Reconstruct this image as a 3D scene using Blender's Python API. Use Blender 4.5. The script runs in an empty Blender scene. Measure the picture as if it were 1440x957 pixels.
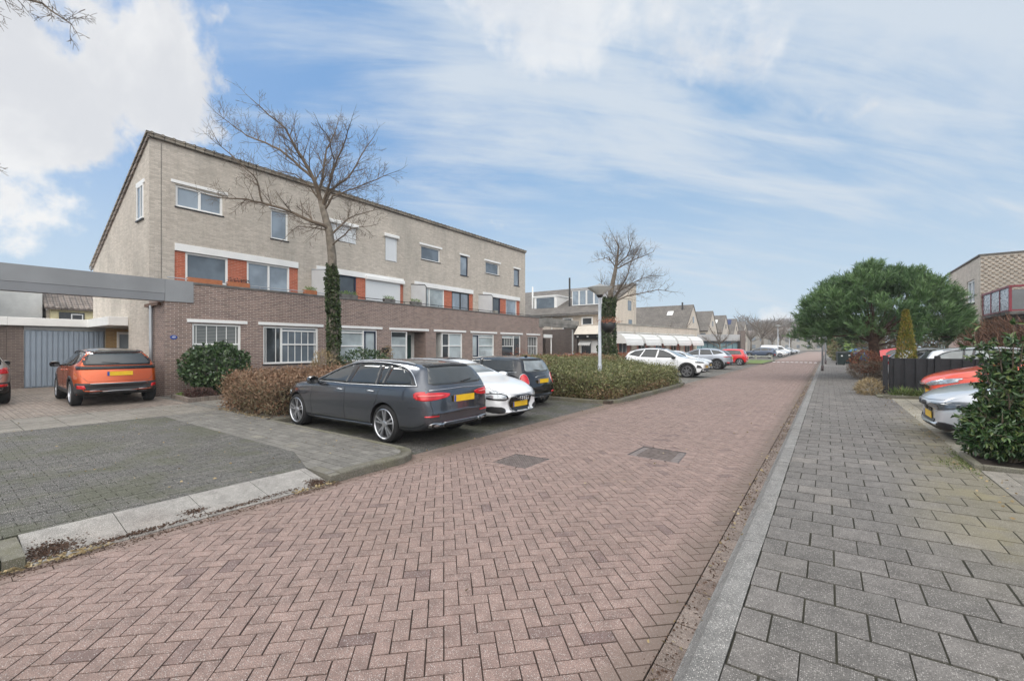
import bpy, bmesh, math, random
import numpy as np
from mathutils import Vector, Matrix
from mathutils.bvhtree import BVHTree
from mathutils import noise as mnoise
R = math.radians
C = bpy.context.scene.collection
random.seed(7); rng = np.random.default_rng(7)

# ------------------------------------------------------------ camera
cam = bpy.data.cameras.new('camera'); camo = bpy.data.objects.new('camera', cam); C.objects.link(camo)
camo.location = (0, 0, 1.68); camo.rotation_euler = (R(90), 0, R(36.05))
cam.sensor_width = 36; cam.lens = 15.25; cam.shift_y = .0059; cam.clip_start = .05; cam.clip_end = 5000
bpy.context.scene.camera = camo
# ------------------------------------------------------------ sky and sun
SUN_EL, SUN_AZ = 42.0, 272.0        # sun behind the left row, veiled by thin cloud (azimuth clockwise from +Y)
EXPOSURE = 0.0
wd = bpy.data.worlds.new('World'); bpy.context.scene.world = wd; wd.use_nodes = True
nt = wd.node_tree; nt.nodes.clear()
def wn(t, **k):
    n = nt.nodes.new(t)
    for a, b in k.items(): setattr(n, a, b)
    return n
def wl(a, b): nt.links.new(a, b)
def wmath(op, a, b=None, c=None, clamp=False):
    n = wn('ShaderNodeMath', operation=op, use_clamp=clamp)
    for i, v in enumerate((a, b, c)):
        if v is None: continue
        if isinstance(v, (int, float)): n.inputs[i].default_value = v
        else: wl(v, n.inputs[i])
    return n.outputs[0]
def wmix(f, a, b):
    n = wn('ShaderNodeMix', data_type='RGBA')
    for i, v in ((0, f), (6, a), (7, b)):
        if isinstance(v, (int, float)): n.inputs[i].default_value = v
        elif isinstance(v, tuple): n.inputs[i].default_value = (*v, 1)
        else: wl(v, n.inputs[i])
    return n.outputs[2]
def wss(v, lo, hi, a=0., b=1.):
    n = wn('ShaderNodeMapRange', interpolation_type='SMOOTHSTEP')
    wl(v, n.inputs[0])
    for i, q in enumerate((lo, hi, a, b)): n.inputs[i+1].default_value = q
    return n.outputs[0]
def wnoise(vec, scale, detail=5, rough=.55, dist=0.):
    n = wn('ShaderNodeTexNoise'); wl(vec, n.inputs['Vector'])
    n.inputs['Scale'].default_value = scale; n.inputs['Detail'].default_value = detail
    n.inputs['Roughness'].default_value = rough; n.inputs['Distortion'].default_value = dist
    return n.outputs['Fac']
def wdot(vec, d):
    n = wn('ShaderNodeVectorMath', operation='DOT_PRODUCT'); wl(vec, n.inputs[0])
    n.inputs[1].default_value = Vector(d).normalized(); return n.outputs['Value']
sky = wn('ShaderNodeTexSky', sky_type='NISHITA', sun_disc=False)
sky.sun_elevation = R(SUN_EL); sky.sun_rotation = R(SUN_AZ); sky.air_density = 1.0; sky.dust_density = .6; sky.ozone_density = 2.0
tc = wn('ShaderNodeTexCoord'); D = tc.outputs['Generated']
sep = wn('ShaderNodeSeparateXYZ'); wl(D, sep.inputs[0]); dz = sep.outputs[2]
den = wmath('ADD', wmath('MAXIMUM', dz, 0.), .22)
px_ = wmath('DIVIDE', sep.outputs[0], den); py_ = wmath('DIVIDE', sep.outputs[1], den)
cmb = wn('ShaderNodeCombineXYZ'); wl(px_, cmb.inputs[0]); wl(py_, cmb.inputs[1])
def streak(ang, sx, sy, off):
    r_ = wn('ShaderNodeMapping'); wl(cmb.outputs[0], r_.inputs[0]); r_.inputs['Rotation'].default_value = (0, 0, R(-ang)); r_.inputs['Location'].default_value = (off, off*.7, 0)
    s_ = wn('ShaderNodeMapping'); wl(r_.outputs[0], s_.inputs[0]); s_.inputs['Scale'].default_value = (sx, sy, 1); return s_.outputs[0]
cir = wnoise(streak(52, .75, 1.7, 3.3), 1.0, 8, .58, .6)
cir2 = wnoise(streak(44, .9, 4.2, 7.1), 1.5, 8, .62, .5)
cirs = wmath('ADD', wmath('MULTIPLY', cir, .6), wmath('MULTIPLY', cir2, .4))
def vdir(x, y):
    a = (x-720)/610; s, c = math.sin(R(36.05)), math.cos(R(36.05))
    return (-s+a*c, c+a*s, (487-y)/610)
# more veil high up and to the right, thin in the blue gap right of the big cloud and low down
veil = wmath('ADD', cirs, wss(dz, .12, .62, -.075, .10))
veil = wmath('ADD', veil, wss(wdot(D, vdir(1150, -60)), math.cos(R(42)), math.cos(R(8)), 0., .07))
veil = wmath('SUBTRACT', veil, wss(wdot(D, vdir(330, 60)), math.cos(R(24)), math.cos(R(4)), 0., .10))
cmask = wss(veil, .43, .68, 0., .92)
cn = wnoise(D, 3.4, 12, .58, .1)
cnc = wmath('MULTIPLY', wmath('SUBTRACT', cn, .5), 2.1)
def bank(x, y, r0, r1, lo=-.05, hi=.13, gain=.30, base=-.34):
    reg = wss(wdot(D, vdir(x, y)), math.cos(R(r0)), math.cos(R(r1)), base, gain)
    return wss(wmath('ADD', cnc, reg), lo, hi)
b1 = bank(-20, -10, 19.5, 5, gain=.34); b2 = bank(790, -60, 17, 2, -.05, .22, .16); b3 = bank(990, -30, 15, 2, -.04, .24, .12)
b4 = bank(20, 215, 13, 3, -.04, .14, gain=.12); b5 = bank(1105, 447, 4.5, .5, -.04, .16, .10)
cum = wmath('MAXIMUM', wmath('MAXIMUM', wmath('MAXIMUM', b1, b4), wmath('MULTIPLY', b5, .75)), wmath('MULTIPLY', wmath('MAXIMUM', b2, b3), .7))
shade = wss(wmath('ADD', wnoise(D, 3.2, 8, .6, .3), wss(wdot(D, vdir(120, 60)), math.cos(R(14)), math.cos(R(2)), -.04, .12)), .40, .66)
horizon = wss(dz, .0, .46, .92, 0.)
left_ = wss(wdot(D, vdir(300, 150)), math.cos(R(40)), math.cos(R(6)), 0., .8)
base = wmix(left_, (3.0, 5.3, 8.3), (1.6, 3.7, 7.2))
col = wmix(.75, sky.outputs[0], base)
col = wmix(horizon, col, (6.1, 7.4, 8.5))
col = wmix(cmask, col, (6.7, 7.45, 8.3))
col = wmix(cum, col, wmix(shade, (9.1, 9.2, 9.3), (7.3, 7.5, 7.9)))
# bright fill added to the unseen sky overhead and behind the camera
fill_glow = wss(wdot(D, (.42, -.58, .70)), .36, .93, 0., 1.)
col = wmix(fill_glow, col, (29., 28.3, 27.2))
bg = wn('ShaderNodeBackground'); bg.inputs['Strength'].default_value = .1
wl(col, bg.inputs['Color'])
wo = wn('ShaderNodeOutputWorld'); wl(bg.outputs[0], wo.inputs[0])
sl = bpy.data.lights.new('sun', 'SUN'); sl.energy = 1.3; sl.angle = R(18); sl.color = (1, .96, .9)
so = bpy.data.objects.new('sun', sl); C.objects.link(so)
_a = R(SUN_AZ); _e = R(SUN_EL)
sd = Vector((math.sin(_a)*math.cos(_e), math.cos(_a)*math.cos(_e), math.sin(_e)))
so.rotation_euler = (-sd).to_track_quat('-Z', 'Y').to_euler(); so.location = sd*50
vs = bpy.context.scene.view_settings; vs.view_transform = 'Standard'; vs.look = 'None'; vs.exposure = EXPOSURE; vs.gamma = 1
vs.use_curve_mapping = False
cy = bpy.context.scene.cycles
cy.max_bounces = 6; cy.diffuse_bounces = 3; cy.glossy_bounces = 3; cy.transmission_bounces = 4; cy.transparent_max_bounces = 6
cy.caustics_reflective = False; cy.caustics_refractive = False; cy.use_denoising = True; cy.denoising_prefilter = 'ACCURATE'

# ------------------------------------------------------------ materials
def srgb(r, g, b):
    f = lambda v: (v/255)/12.92 if v/255 <= .04045 else (((v/255)+.055)/1.055)**2.4
    return (f(r), f(g), f(b))
class N:
    def __init__(s, name):
        s.m = bpy.data.materials.new(name); s.m.use_nodes = True; s.t = s.m.node_tree
        s.b = s.t.nodes['Principled BSDF']; s.o = s.t.nodes['Material Output']
    def n(s, t, **k):
        x = s.t.nodes.new(t)
        for a, b in k.items(): setattr(x, a, b)
        return x
    def l(s, a, b): s.t.links.new(a, b)
    def put(s, sock, v):
        if isinstance(v, (int, float)): sock.default_value = v
        elif isinstance(v, tuple): sock.default_value = (*v, 1) if len(v) == 3 and len(sock.default_value) == 4 else v
        else: s.l(v, sock)
    def math(s, op, a, b=None, clamp=False):
        x = s.n('ShaderNodeMath', operation=op, use_clamp=clamp); s.put(x.inputs[0], a)
        if b is not None: s.put(x.inputs[1], b)
        return x.outputs[0]
    def mix(s, f, a, b, mode='MIX'):
        x = s.n('ShaderNodeMix', data_type='RGBA', blend_type=mode); s.put(x.inputs[0], f); s.put(x.inputs[6], a); s.put(x.inputs[7], b)
        return x.outputs[2]
    def pos(s): return s.n('ShaderNodeNewGeometry').outputs['Position']
    def obj(s): return s.n('ShaderNodeTexCoord').outputs['Object']
    def noise(s, v, sc, det=4, ro=.55, dist=0.):
        x = s.n('ShaderNodeTexNoise'); s.l(v, x.inputs['Vector']); x.inputs['Scale'].default_value = sc
        x.inputs['Detail'].default_value = det; x.inputs['Roughness'].default_value = ro; x.inputs['Distortion'].default_value = dist
        return x.outputs['Fac']
    def ss(s, v, lo, hi, a=0., b=1.):
        x = s.n('ShaderNodeMapRange', interpolation_type='SMOOTHSTEP'); s.l(v, x.inputs[0])
        for i, q in enumerate((lo, hi, a, b)): x.inputs[i+1].default_value = q
        return x.outputs[0]
    def scale(s, v, k):
        x = s.n('ShaderNodeMapping'); s.l(v, x.inputs[0]); x.inputs['Scale'].default_value = k; return x.outputs[0]
    def attr(s, nm):
        return s.n('ShaderNodeAttribute', attribute_name=nm).outputs['Fac']
    def bump(s, h, st=.5, d=.01):
        x = s.n('ShaderNodeBump'); x.inputs['Strength'].default_value = st; x.inputs['Distance'].default_value = d
        s.l(h, x.inputs['Height']); s.l(x.outputs[0], s.b.inputs['Normal'])
    def fin(s, col=None, ro=None, **k):
        if col is not None: s.put(s.b.inputs['Base Color'], col)
        if ro is not None: s.put(s.b.inputs['Roughness'], ro)
        for a, v in k.items(): s.put(s.b.inputs[a.replace('_', ' ')], v)
        return s.m
M = {}
def plain(name, col, ro=.6, var=.12, sc=3., bump=0., **k):
    a = N(name); p = a.obj(); n = a.noise(p, sc, 5)
    f = a.ss(n, .3, .7, 1-var, 1+var)
    m = a.n('ShaderNodeVectorMath', operation='SCALE'); m.inputs[0].default_value = col; a.l(f, m.inputs['Scale'])
    if bump: a.bump(a.noise(p, sc*20, 4), bump, .004)
    return a.fin(m.outputs[0], ro, **k)
def brick(name, c1, c2, mort, bw=.22, bh=.0625, ms=.010, dirt=.35, blotch=(.25, .25, .24), bumpst=.6):
    a = N(name); p = a.pos(); nrm = a.n('ShaderNodeNewGeometry').outputs['True Normal']
    sp = a.n('ShaderNodeSeparateXYZ'); a.l(p, sp.inputs[0]); sn = a.n('ShaderNodeSeparateXYZ'); a.l(nrm, sn.inputs[0])
    k = a.math('GREATER_THAN', a.math('ABSOLUTE', sn.outputs[0]), .6)
    u = a.n('ShaderNodeMix', data_type='FLOAT'); a.l(k, u.inputs[0]); a.l(sp.outputs[0], u.inputs[2]); a.l(sp.outputs[1], u.inputs[3])
    cb = a.n('ShaderNodeCombineXYZ'); a.l(u.outputs[0], cb.inputs[0]); a.l(sp.outputs[2], cb.inputs[1])
    t = a.n('ShaderNodeTexBrick'); a.l(cb.outputs[0], t.inputs['Vector'])
    t.inputs['Scale'].default_value = 1; t.inputs['Brick Width'].default_value = bw; t.inputs['Row Height'].default_value = bh
    t.inputs['Mortar Size'].default_value = ms/2; t.inputs['Mortar Smooth'].default_value = .15
    t.inputs['Color1'].default_value = (*c1, 1); t.inputs['Color2'].default_value = (*c2, 1); t.inputs['Mortar'].default_value = (*mort, 1)
    col = t.outputs['Color']
    big = a.ss(a.noise(a.scale(p, (1, 1, .6)), .55, 5, .6), .42, .72)
    col = a.mix(a.math('MULTIPLY', big, dirt), col, blotch)
    fine = a.math('MULTIPLY', a.ss(a.noise(p, 9, 3), .3, .7, .94, 1.06), a.ss(a.noise(a.scale(p, (2.2, 2.2, .28)), 1., 5, .6), .42, .74, 1.03, .88))
    col = a.mix(1., col, a.mix(fine, (.0, .0, .0), (1., 1., 1.)), 'MULTIPLY') if False else col
    v = a.n('ShaderNodeVectorMath', operation='SCALE'); a.l(col, v.inputs[0]); a.l(fine, v.inputs['Scale'])
    h = a.math('SUBTRACT', a.math('MULTIPLY', a.noise(p, 60, 3), .35), t.outputs['Fac'])
    a.bump(h, bumpst, .006)
    return a.fin(v.outputs[0], .88)
M['beige'] = brick('beige_brick', srgb(199, 190, 179), srgb(180, 171, 160), srgb(172, 166, 159), dirt=.42, blotch=srgb(150, 146, 138))
M['beige_far'] = brick('sand_brick', srgb(208, 197, 184), srgb(194, 183, 170), srgb(188, 180, 170), dirt=.2, blotch=srgb(150, 146, 138))
M['purple'] = brick('purple_brown_brick', srgb(142, 119, 109), srgb(114, 94, 88), srgb(184, 176, 170), dirt=.22, blotch=srgb(150, 136, 130), ms=.012)
M['dark_brick'] = brick('dark_brown_brick', srgb(112, 98, 92), srgb(92, 80, 76), srgb(150, 142, 136), dirt=.2)
M['red_brick'] = brick('red_brick', srgb(188, 102, 76), srgb(166, 86, 62), srgb(190, 150, 130), dirt=.08)
M['yellow_brick'] = brick('yellow_brown_brick', srgb(170, 138, 92), srgb(150, 120, 80), srgb(160, 145, 120), dirt=.1)
M['pink_brick'] = brick('pink_panel', srgb(214, 150, 134), srgb(204, 140, 124), srgb(200, 150, 140), dirt=.05)
M['white'] = plain('white_paint', (.80, .80, .79), .42, .05, 1.2)
M['offwhite'] = plain('weathered_white_paint', (.62, .62, .60), .5, .08, 2)
M['navy'] = plain('dark_blue_paint', (.02, .03, .06), .35)
M['black'] = plain('black_plastic', (.018, .018, .02), .45)
M['blackgloss'] = plain('gloss_black', (.012, .012, .014), .12)
M['cap'] = plain('concrete_coping', (.13, .125, .12), .8, .3, 4, .3)
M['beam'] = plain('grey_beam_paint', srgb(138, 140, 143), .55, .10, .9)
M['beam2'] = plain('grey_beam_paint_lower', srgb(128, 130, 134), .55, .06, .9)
M['concrete'] = plain('concrete', srgb(150, 147, 140), .85, .18, 2.5, .4)
M['garage'] = plain('blue_grey_steel', srgb(140, 152, 166), .45, .05, 2)
M['green_door'] = plain('dark_green_paint', (.012, .045, .04), .35)
M['zinc'] = plain('grey_pipe', srgb(160, 165, 170), .4, .08, 2, Metallic=.3)
M['galv'] = plain('galvanised_steel', srgb(166, 171, 178), .5, .12, 6, Metallic=.2)
M['wood'] = plain('brown_wood', (.12, .055, .025), .5, .3, 5)
M['terracotta'] = plain('terracotta', srgb(176, 112, 78), .8, .1, 8)
M['darkwood'] = plain('black_stained_wood', srgb(24, 25, 31), .65, .3, 9, .4)
M['panelwhite'] = plain('frosted_panel', srgb(205, 207, 210), .4, .05, 2)
M['red_rail'] = plain('dark_red_steel', srgb(122, 34, 50), .4)
M['fasciagrey'] = plain('grey_fascia', srgb(168, 168, 170), .6, .06, 1)
M['bluegrey'] = plain('teal_shop_frame', srgb(52, 84, 100), .4)
M['soil'] = plain('soil', (.06, .045, .035), .95, .4, 8, .8)
M['rust'] = plain('iron_cover', srgb(112, 103, 100), .75, .25, 10, .5)
def glassm(name, col, ro=.04, spec=.7, streak=0.):
    a = N(name); p = a.pos(); n = a.noise(p, .8, 3)
    c = a.mix(a.ss(n, .35, .65), tuple(x*.75 for x in col), tuple(min(1, x*1.25) for x in col))
    return a.fin(c, ro, Specular_IOR_Level=spec, Coat_Weight=.5, Coat_Roughness=.02)
M['glass'] = glassm('window_glass', (.05, .058, .066))
M['glass_pale'] = glassm('curtained_window_glass', srgb(170, 180, 184))
M['glass_mid'] = glassm('reflection_tinted_window_glass', srgb(138, 149, 160))  # pale grey-blue sky reflection put into the base colour
M['glass_slate'] = glassm('slate_window_glass', srgb(98, 107, 116))  # base colour lifted to stand in for a dimmer reflection
def blinds(name, c1, c2, period):
    a = N(name); sp = a.n('ShaderNodeSeparateXYZ'); a.l(a.pos(), sp.inputs[0])
    f = a.math('FRACT', a.math('DIVIDE', sp.outputs[2], period)); k = a.ss(f, .35, .5)
    return a.fin(a.mix(k, c1, c2), .25, Coat_Weight=.6)
M['blind'] = blinds('slatted_blind_behind_glass', (.05, .055, .06), srgb(130, 132, 128), .05)
M['shutter'] = blinds('white_roller_shutter', srgb(222, 224, 226), srgb(202, 205, 208), .045)
def tiles(name, c1, c2, axis, mort=(.03, .03, .03)):
    a = N(name); sp = a.n('ShaderNodeSeparateXYZ'); a.l(a.pos(), sp.inputs[0])
    u = sp.outputs[1] if axis == 'Y' else sp.outputs[0]
    cb = a.n('ShaderNodeCombineXYZ'); a.l(u, cb.inputs[0]); a.l(sp.outputs[2], cb.inputs[1])
    t = a.n('ShaderNodeTexBrick'); a.l(cb.outputs[0], t.inputs['Vector']); t.offset = 0
    t.inputs['Scale'].default_value = 1; t.inputs['Brick Width'].default_value = .3; t.inputs['Row Height'].default_value = .15
    t.inputs['Mortar Size'].default_value = .014; t.inputs['Mortar Smooth'].default_value = .6
    t.inputs['Color1'].default_value = (*c1, 1); t.inputs['Color2'].default_value = (*c2, 1); t.inputs['Mortar'].default_value = (*mort, 1)
    n = a.ss(a.noise(a.pos(), .9, 5, .6), .3, .7, .8, 1.2)
    v = a.n('ShaderNodeVectorMath', operation='SCALE'); a.l(t.outputs[0], v.inputs[0]); a.l(n, v.inputs['Scale'])
    wv = a.math('SINE', a.math('MULTIPLY', u, 2*math.pi/.3))
    a.bump(a.math('SUBTRACT', a.math('MULTIPLY', wv, .5), t.outputs['Fac']), .7, .03)
    return a.fin(v.outputs[0], .8)
M['tileY'] = tiles('grey_brown_roof_tiles', srgb(150, 142, 130), srgb(128, 120, 110), 'Y')
M['tileX'] = tiles('grey_brown_roof_tiles_cross', srgb(116, 110, 104), srgb(98, 93, 88), 'X')
M['tileR'] = tiles('weathered_roof_tiles', srgb(150, 138, 130), srgb(122, 112, 106), 'Y')
# pavers: random tone per stone (attribute rnd), speckled aggregate, joints are real gaps over sand
def paver(name, c1, c2, c3, speck=.5, stain=(.2, .17, .15), stainamt=.4, moss=0., mosscol=None, ro=.82, mossdir=None, k=.63, dirt=None):
    c1, c2, c3, stain = [tuple(x*k for x in q) for q in (c1, c2, c3, stain)]
    if mosscol: mosscol = tuple(x*k for x in mosscol)
    a = N(name); p = a.pos(); r = a.attr('rnd')
    col = a.mix(a.ss(r, .0, .85), c1, c2); col = a.mix(a.ss(r, .955, .99), col, c3)
    big = a.ss(a.noise(p, .7, 6, .62), .45, .72)
    col = a.mix(a.math('MULTIPLY', big, stainamt), col, stain)
    mid = a.ss(a.noise(p, 7, 6, .7), .3, .7, .78, 1.18)
    v = a.n('ShaderNodeVectorMath', operation='SCALE'); a.l(col, v.inputs[0]); a.l(mid, v.inputs['Scale']); col = v.outputs[0]
    vo = a.n('ShaderNodeTexVoronoi'); a.l(p, vo.inputs['Vector']); vo.inputs['Scale'].default_value = 125
    sp = a.ss(vo.outputs['Distance'], .26, .42, 1., 0.)
    ok = a.math('GREATER_THAN', a.n('ShaderNodeSeparateColor').outputs[0], .62)
    gr = a.ss(a.noise(p, 170, 4, .75), .36, .64, .58, 1.36)
    v3 = a.n('ShaderNodeVectorMath', operation='SCALE'); a.l(col, v3.inputs[0]); a.l(gr, v3.inputs['Scale']); col = v3.outputs[0]
    sep = [x for x in a.t.nodes if x.bl_idname == 'ShaderNodeSeparateColor'][0]; a.l(vo.outputs['Color'], sep.inputs[0])
    col = a.mix(a.math('MULTIPLY', a.math('MULTIPLY', sp, ok), speck), col, (.62, .58, .55))
    dk = a.math('MULTIPLY', sp, a.math('LESS_THAN', sep.outputs[1], .25))
    col = a.mix(a.math('MULTIPLY', dk, .5), col, (.06, .05, .05))
    if moss:
        mk = a.ss(a.noise(p, 1.1, 5, .6), .44, .62)
        if mossdir:
            sx = a.n('ShaderNodeSeparateXYZ'); a.l(p, sx.inputs[0])
            d0 = a.math('ADD', a.math('MULTIPLY', sx.outputs[0], mossdir[0]), a.math('MULTIPLY', sx.outputs[1], mossdir[1]))
            lo = a.ss(d0, mossdir[2], mossdir[3]); mk = a.math('MULTIPLY', a.math('ADD', mk, .55, True), lo)
            hi = a.ss(sx.outputs[1], 10, 16, 1., 0.); mk = a.math('MULTIPLY', mk, hi); mk = a.math('MULTIPLY', mk, a.ss(sx.outputs[1], 3.6, 5.6, .12, 1.))
        col = a.mix(a.math('MULTIPLY', mk, moss), col, mosscol)
    if dirt:                                   # trodden-in dirt along the gutters
        sx = a.n('ShaderNodeSeparateXYZ'); a.l(p, sx.inputs[0]); nz_ = a.math('MULTIPLY', a.math('SUBTRACT', a.noise(p, 3.5, 6, .65), .5), .55); xx = a.math('ADD', sx.outputs[0], nz_)
        for lo_, hi_, cc_ in dirt: col = a.mix(a.ss(xx, lo_, hi_, 0., .75), col, cc_)
    a.bump(a.math('ADD', a.noise(p, 130, 4), a.math('MULTIPLY', sp, .4)), .5, .003)
    return a.fin(col, ro)
M['klinker'] = paver('red_paving_brick', srgb(180, 153, 143), srgb(170, 144, 135), srgb(146, 122, 117), .55, srgb(156, 132, 120), .4, dirt=((-1.10, -.72, (.13, .10, .08)), (-4.58, -4.98, (.17, .125, .10))), k=.56)
M['darkpaver'] = paver('dark_paving_brick', srgb(108, 106, 101), srgb(96, 95, 91), srgb(122, 119, 112), .8, srgb(80, 78, 73), .5, .5, srgb(92, 96, 60), k=.52)
M['greypaver'] = paver('grey_paving_brick', srgb(140, 137, 130), srgb(122, 119, 113), srgb(150, 146, 134), .45, srgb(104, 100, 94), .4)
M['slab'] = paver('grey_concrete_slab', srgb(136, 131, 127), srgb(121, 117, 113), srgb(146, 140, 134), .5, srgb(110, 103, 97), .45, .75, srgb(160, 150, 112), .82, (1., -.06, .0, 1.15))
M['lightslab'] = paver('light_concrete_slab', srgb(164, 158, 148), srgb(150, 144, 134), srgb(140, 134, 126), .35, srgb(128, 120, 108), .5)
M['drive'] = paver('driveway_brick', srgb(168, 154, 142), srgb(150, 137, 127), srgb(132, 122, 114), .3, srgb(122, 112, 100), .5)
M['whitestrip'] = paver('pale_strip_stone', srgb(186, 180, 164), srgb(172, 166, 150), srgb(205, 202, 192), .3, srgb(150, 140, 110), .5)
M['gutter'] = paver('brown_gutter_brick', srgb(158, 142, 132), srgb(142, 126, 116), srgb(128, 110, 100), .35, srgb(112, 92, 78), .8)
M['kerb'] = paver('kerb_concrete', srgb(160, 158, 155), srgb(152, 150, 147), srgb(146, 144, 141), .8, srgb(132, 126, 118), .5, k=.56)
M['kerbdark'] = paver('mossy_kerb_concrete', srgb(134, 131, 118), srgb(122, 118, 106), srgb(128, 124, 110), .4, srgb(106, 100, 82), .5, .5, srgb(120, 118, 84))
M['ramp'] = paver('light_ramp_concrete', srgb(182, 178, 172), srgb(170, 166, 161), srgb(160, 156, 150), .6, srgb(140, 110, 92), .35)
M['sand'] = plain('joint_sand', srgb(58, 46, 40), .95, .3, 3)
M['sandgrey'] = plain('grey_joint_sand', srgb(50, 48, 38), .95, .4, 3)
M['earth'] = plain('ground_paving', srgb(98, 95, 90), .95, .2, .5)
def leafm(name, cols, ro=.5, sss=0.):
    a = N(name); r = a.attr('rnd'); cr = a.n('ShaderNodeValToRGB'); a.l(r, cr.inputs[0])
    e = cr.color_ramp.elements
    while len(e) > 1: e.remove(e[-1])
    e[0].position = 0; e[0].color = (*cols[0], 1)
    for i, c in enumerate(cols[1:]): x = e.new((i+1)/(len(cols)-1)); x.color = (*c, 1)
    return a.fin(cr.outputs[0], ro, Subsurface_Weight=0.)
M['bark'] = plain('grey_bark', srgb(116, 108, 98), .9, .3, 6, .8)
M['twig'] = plain('twig_bark', srgb(104, 92, 80), .9, .25, 4)
M['ivy'] = leafm('ivy_leaves', [(.02, .035, .012), (.035, .06, .018), (.06, .09, .03), (.10, .13, .06)])
M['rhodo'] = leafm('rhododendron_leaves', [(.018, .04, .014), (.03, .065, .02), (.05, .095, .03), (.11, .16, .07)], .35)
M['beech'] = leafm('dry_beech_leaves', [(.08, .045, .026), (.145, .075, .04), (.20, .11, .062), (.235, .15, .095), (.10, .095, .05)], .7)
M['hedge'] = leafm('mixed_hedge_leaves', [(.07, .08, .028), (.125, .14, .05), (.20, .205, .08), (.19, .11, .06), (.27, .25, .13)], .55)
M['pineneedle'] = leafm('pine_needles', [(.028, .066, .024), (.056, .122, .042), (.10, .185, .065), (.165, .265, .10)], .5)
M['thuja'] = leafm('thuja_foliage', [(.08, .105, .018), (.15, .165, .025), (.24, .22, .04), (.33, .19, .045)], .6)
M['broad'] = leafm('broad_evergreen_leaves', [(.024, .055, .018), (.04, .09, .028), (.075, .135, .042), (.16, .20, .065)], .32)
M['redleaf'] = leafm('red_brown_leaves', [(.16, .05, .03), (.28, .09, .05), (.36, .16, .09), (.20, .11, .08)], .7)
M['drytwig'] = leafm('dry_grey_twigs', [(.10, .075, .05), (.16, .12, .085), (.22, .17, .12), (.13, .10, .08)], .8)
M['reed'] = leafm('brown_stems', [(.07, .035, .022), (.12, .06, .035), (.17, .09, .055), (.10, .05, .04)], .8)
M['heather'] = leafm('purple_heather', [(.04, .02, .018), (.075, .035, .03), (.11, .055, .045), (.05, .045, .03)], .8)
M['grass'] = leafm('grass_blades', [(.04, .07, .015), (.08, .13, .03), (.14, .19, .05), (.20, .20, .08)], .7)
M['lime'] = leafm('fresh_green_leaves', [(.10, .17, .03), (.16, .25, .05), (.22, .30, .09)], .6)
M['strawy'] = leafm('straw_tuft', [(.20, .14, .07), (.32, .24, .12), (.38, .30, .18), (.14, .11, .05)], .8)
M['farhaze'] = leafm('far_tree_twigs', [(.10, .09, .085), (.14, .125, .115), (.18, .16, .14)], .9)
def paint(name, col, metal=.5, ro=.32, flake=.0):
    a = N(name); n = a.noise(a.obj(), 1.5, 2)
    c = a.mix(n, tuple(x*.93 for x in col), tuple(min(1, x*1.07) for x in col))
    return a.fin(c, ro, Metallic=metal, Coat_Weight=1., Coat_Roughness=.04)
M['p_grey'] = paint('graphite_car_paint', srgb(84, 88, 96), .8, .24)
M['p_white'] = paint('white_car_paint', srgb(228, 230, 233), 0., .35)
M['p_mini'] = paint('anthracite_car_paint', srgb(34, 35, 40), .5, .26)
M['p_orange'] = paint('orange_car_paint', srgb(196, 80, 14), .45, .34)
M['p_beige'] = paint('champagne_car_paint', srgb(176, 170, 164), .6, .34)
M['p_silver'] = paint('silver_car_paint', srgb(206, 209, 214), .35, .3)
M['p_grey2'] = paint('light_grey_car_paint', srgb(172, 178, 188), .5, .36)
M['p_red'] = paint('red_car_paint', srgb(214, 32, 34), 0., .3)
M['p_coral'] = paint('bright_red_car_paint', srgb(232, 84, 62), 0., .3)
M['p_blue'] = paint('dark_blue_car_paint', srgb(66, 80, 104), .4, .34)
M['p_sky'] = paint('bright_blue_car_paint', srgb(30, 110, 180), .3, .34)
M['p_green'] = paint('dark_green_car_paint', srgb(60, 84, 78), .3, .34)
M['c_glass'] = plain('car_glass', (.016, .019, .021), .03, .3, 2.5, Specular_IOR_Level=.85)
M['c_glass_light'] = plain('car_windscreen_glass', (.20, .225, .235), .05, .3, 2, Specular_IOR_Level=.9, Coat_Weight=.6)
M['c_glass_mid'] = plain('car_side_glass', (.16, .18, .185), .06, .3, 2, Specular_IOR_Level=.8)
M['c_glass_dim'] = plain('car_rear_glass', (.05, .056, .06), .1, .12, 2, Specular_IOR_Level=.7)
M['chrome'] = plain('chrome', (.62, .63, .65), .28, .03, 2, Metallic=1.)
M['rim'] = plain('alloy', (.50, .51, .54), .28, .05, 2, Metallic=.85)
M['rimdark'] = plain('dark_alloy', (.22, .22, .23), .35, .05, 2, Metallic=.6)
M['tyre'] = plain('tyre_rubber', (.011, .011, .012), .8, .1, 6)
M['clad'] = plain('matt_cladding', (.03, .03, .032), .6, .1, 6)
M['tail'] = plain('red_lamp_glass', (.55, .012, .018), .12, .15, 8, Coat_Weight=.8)
M['tail_band'] = plain('pale_red_lamp_band', (.75, .16, .15), .15, .1, 8, Coat_Weight=.8)
M['lampclear'] = plain('clear_lamp_glass', (.42, .45, .48), .1, .35, 14, Metallic=.4, Coat_Weight=1.)
M['lampdark'] = plain('smoked_lamp_glass', (.10, .11, .12), .1, .4, 14, Metallic=.3, Coat_Weight=1.)
M['plate'] = plain('yellow_plate', (.75, .47, .02), .4, .06, 8)
M['plateblue'] = plain('blue_plate_band', (.02, .06, .30), .4)
M['opal'] = plain('opal_lamp_cover', srgb(200, 202, 198), .4, .06, 3)

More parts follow.
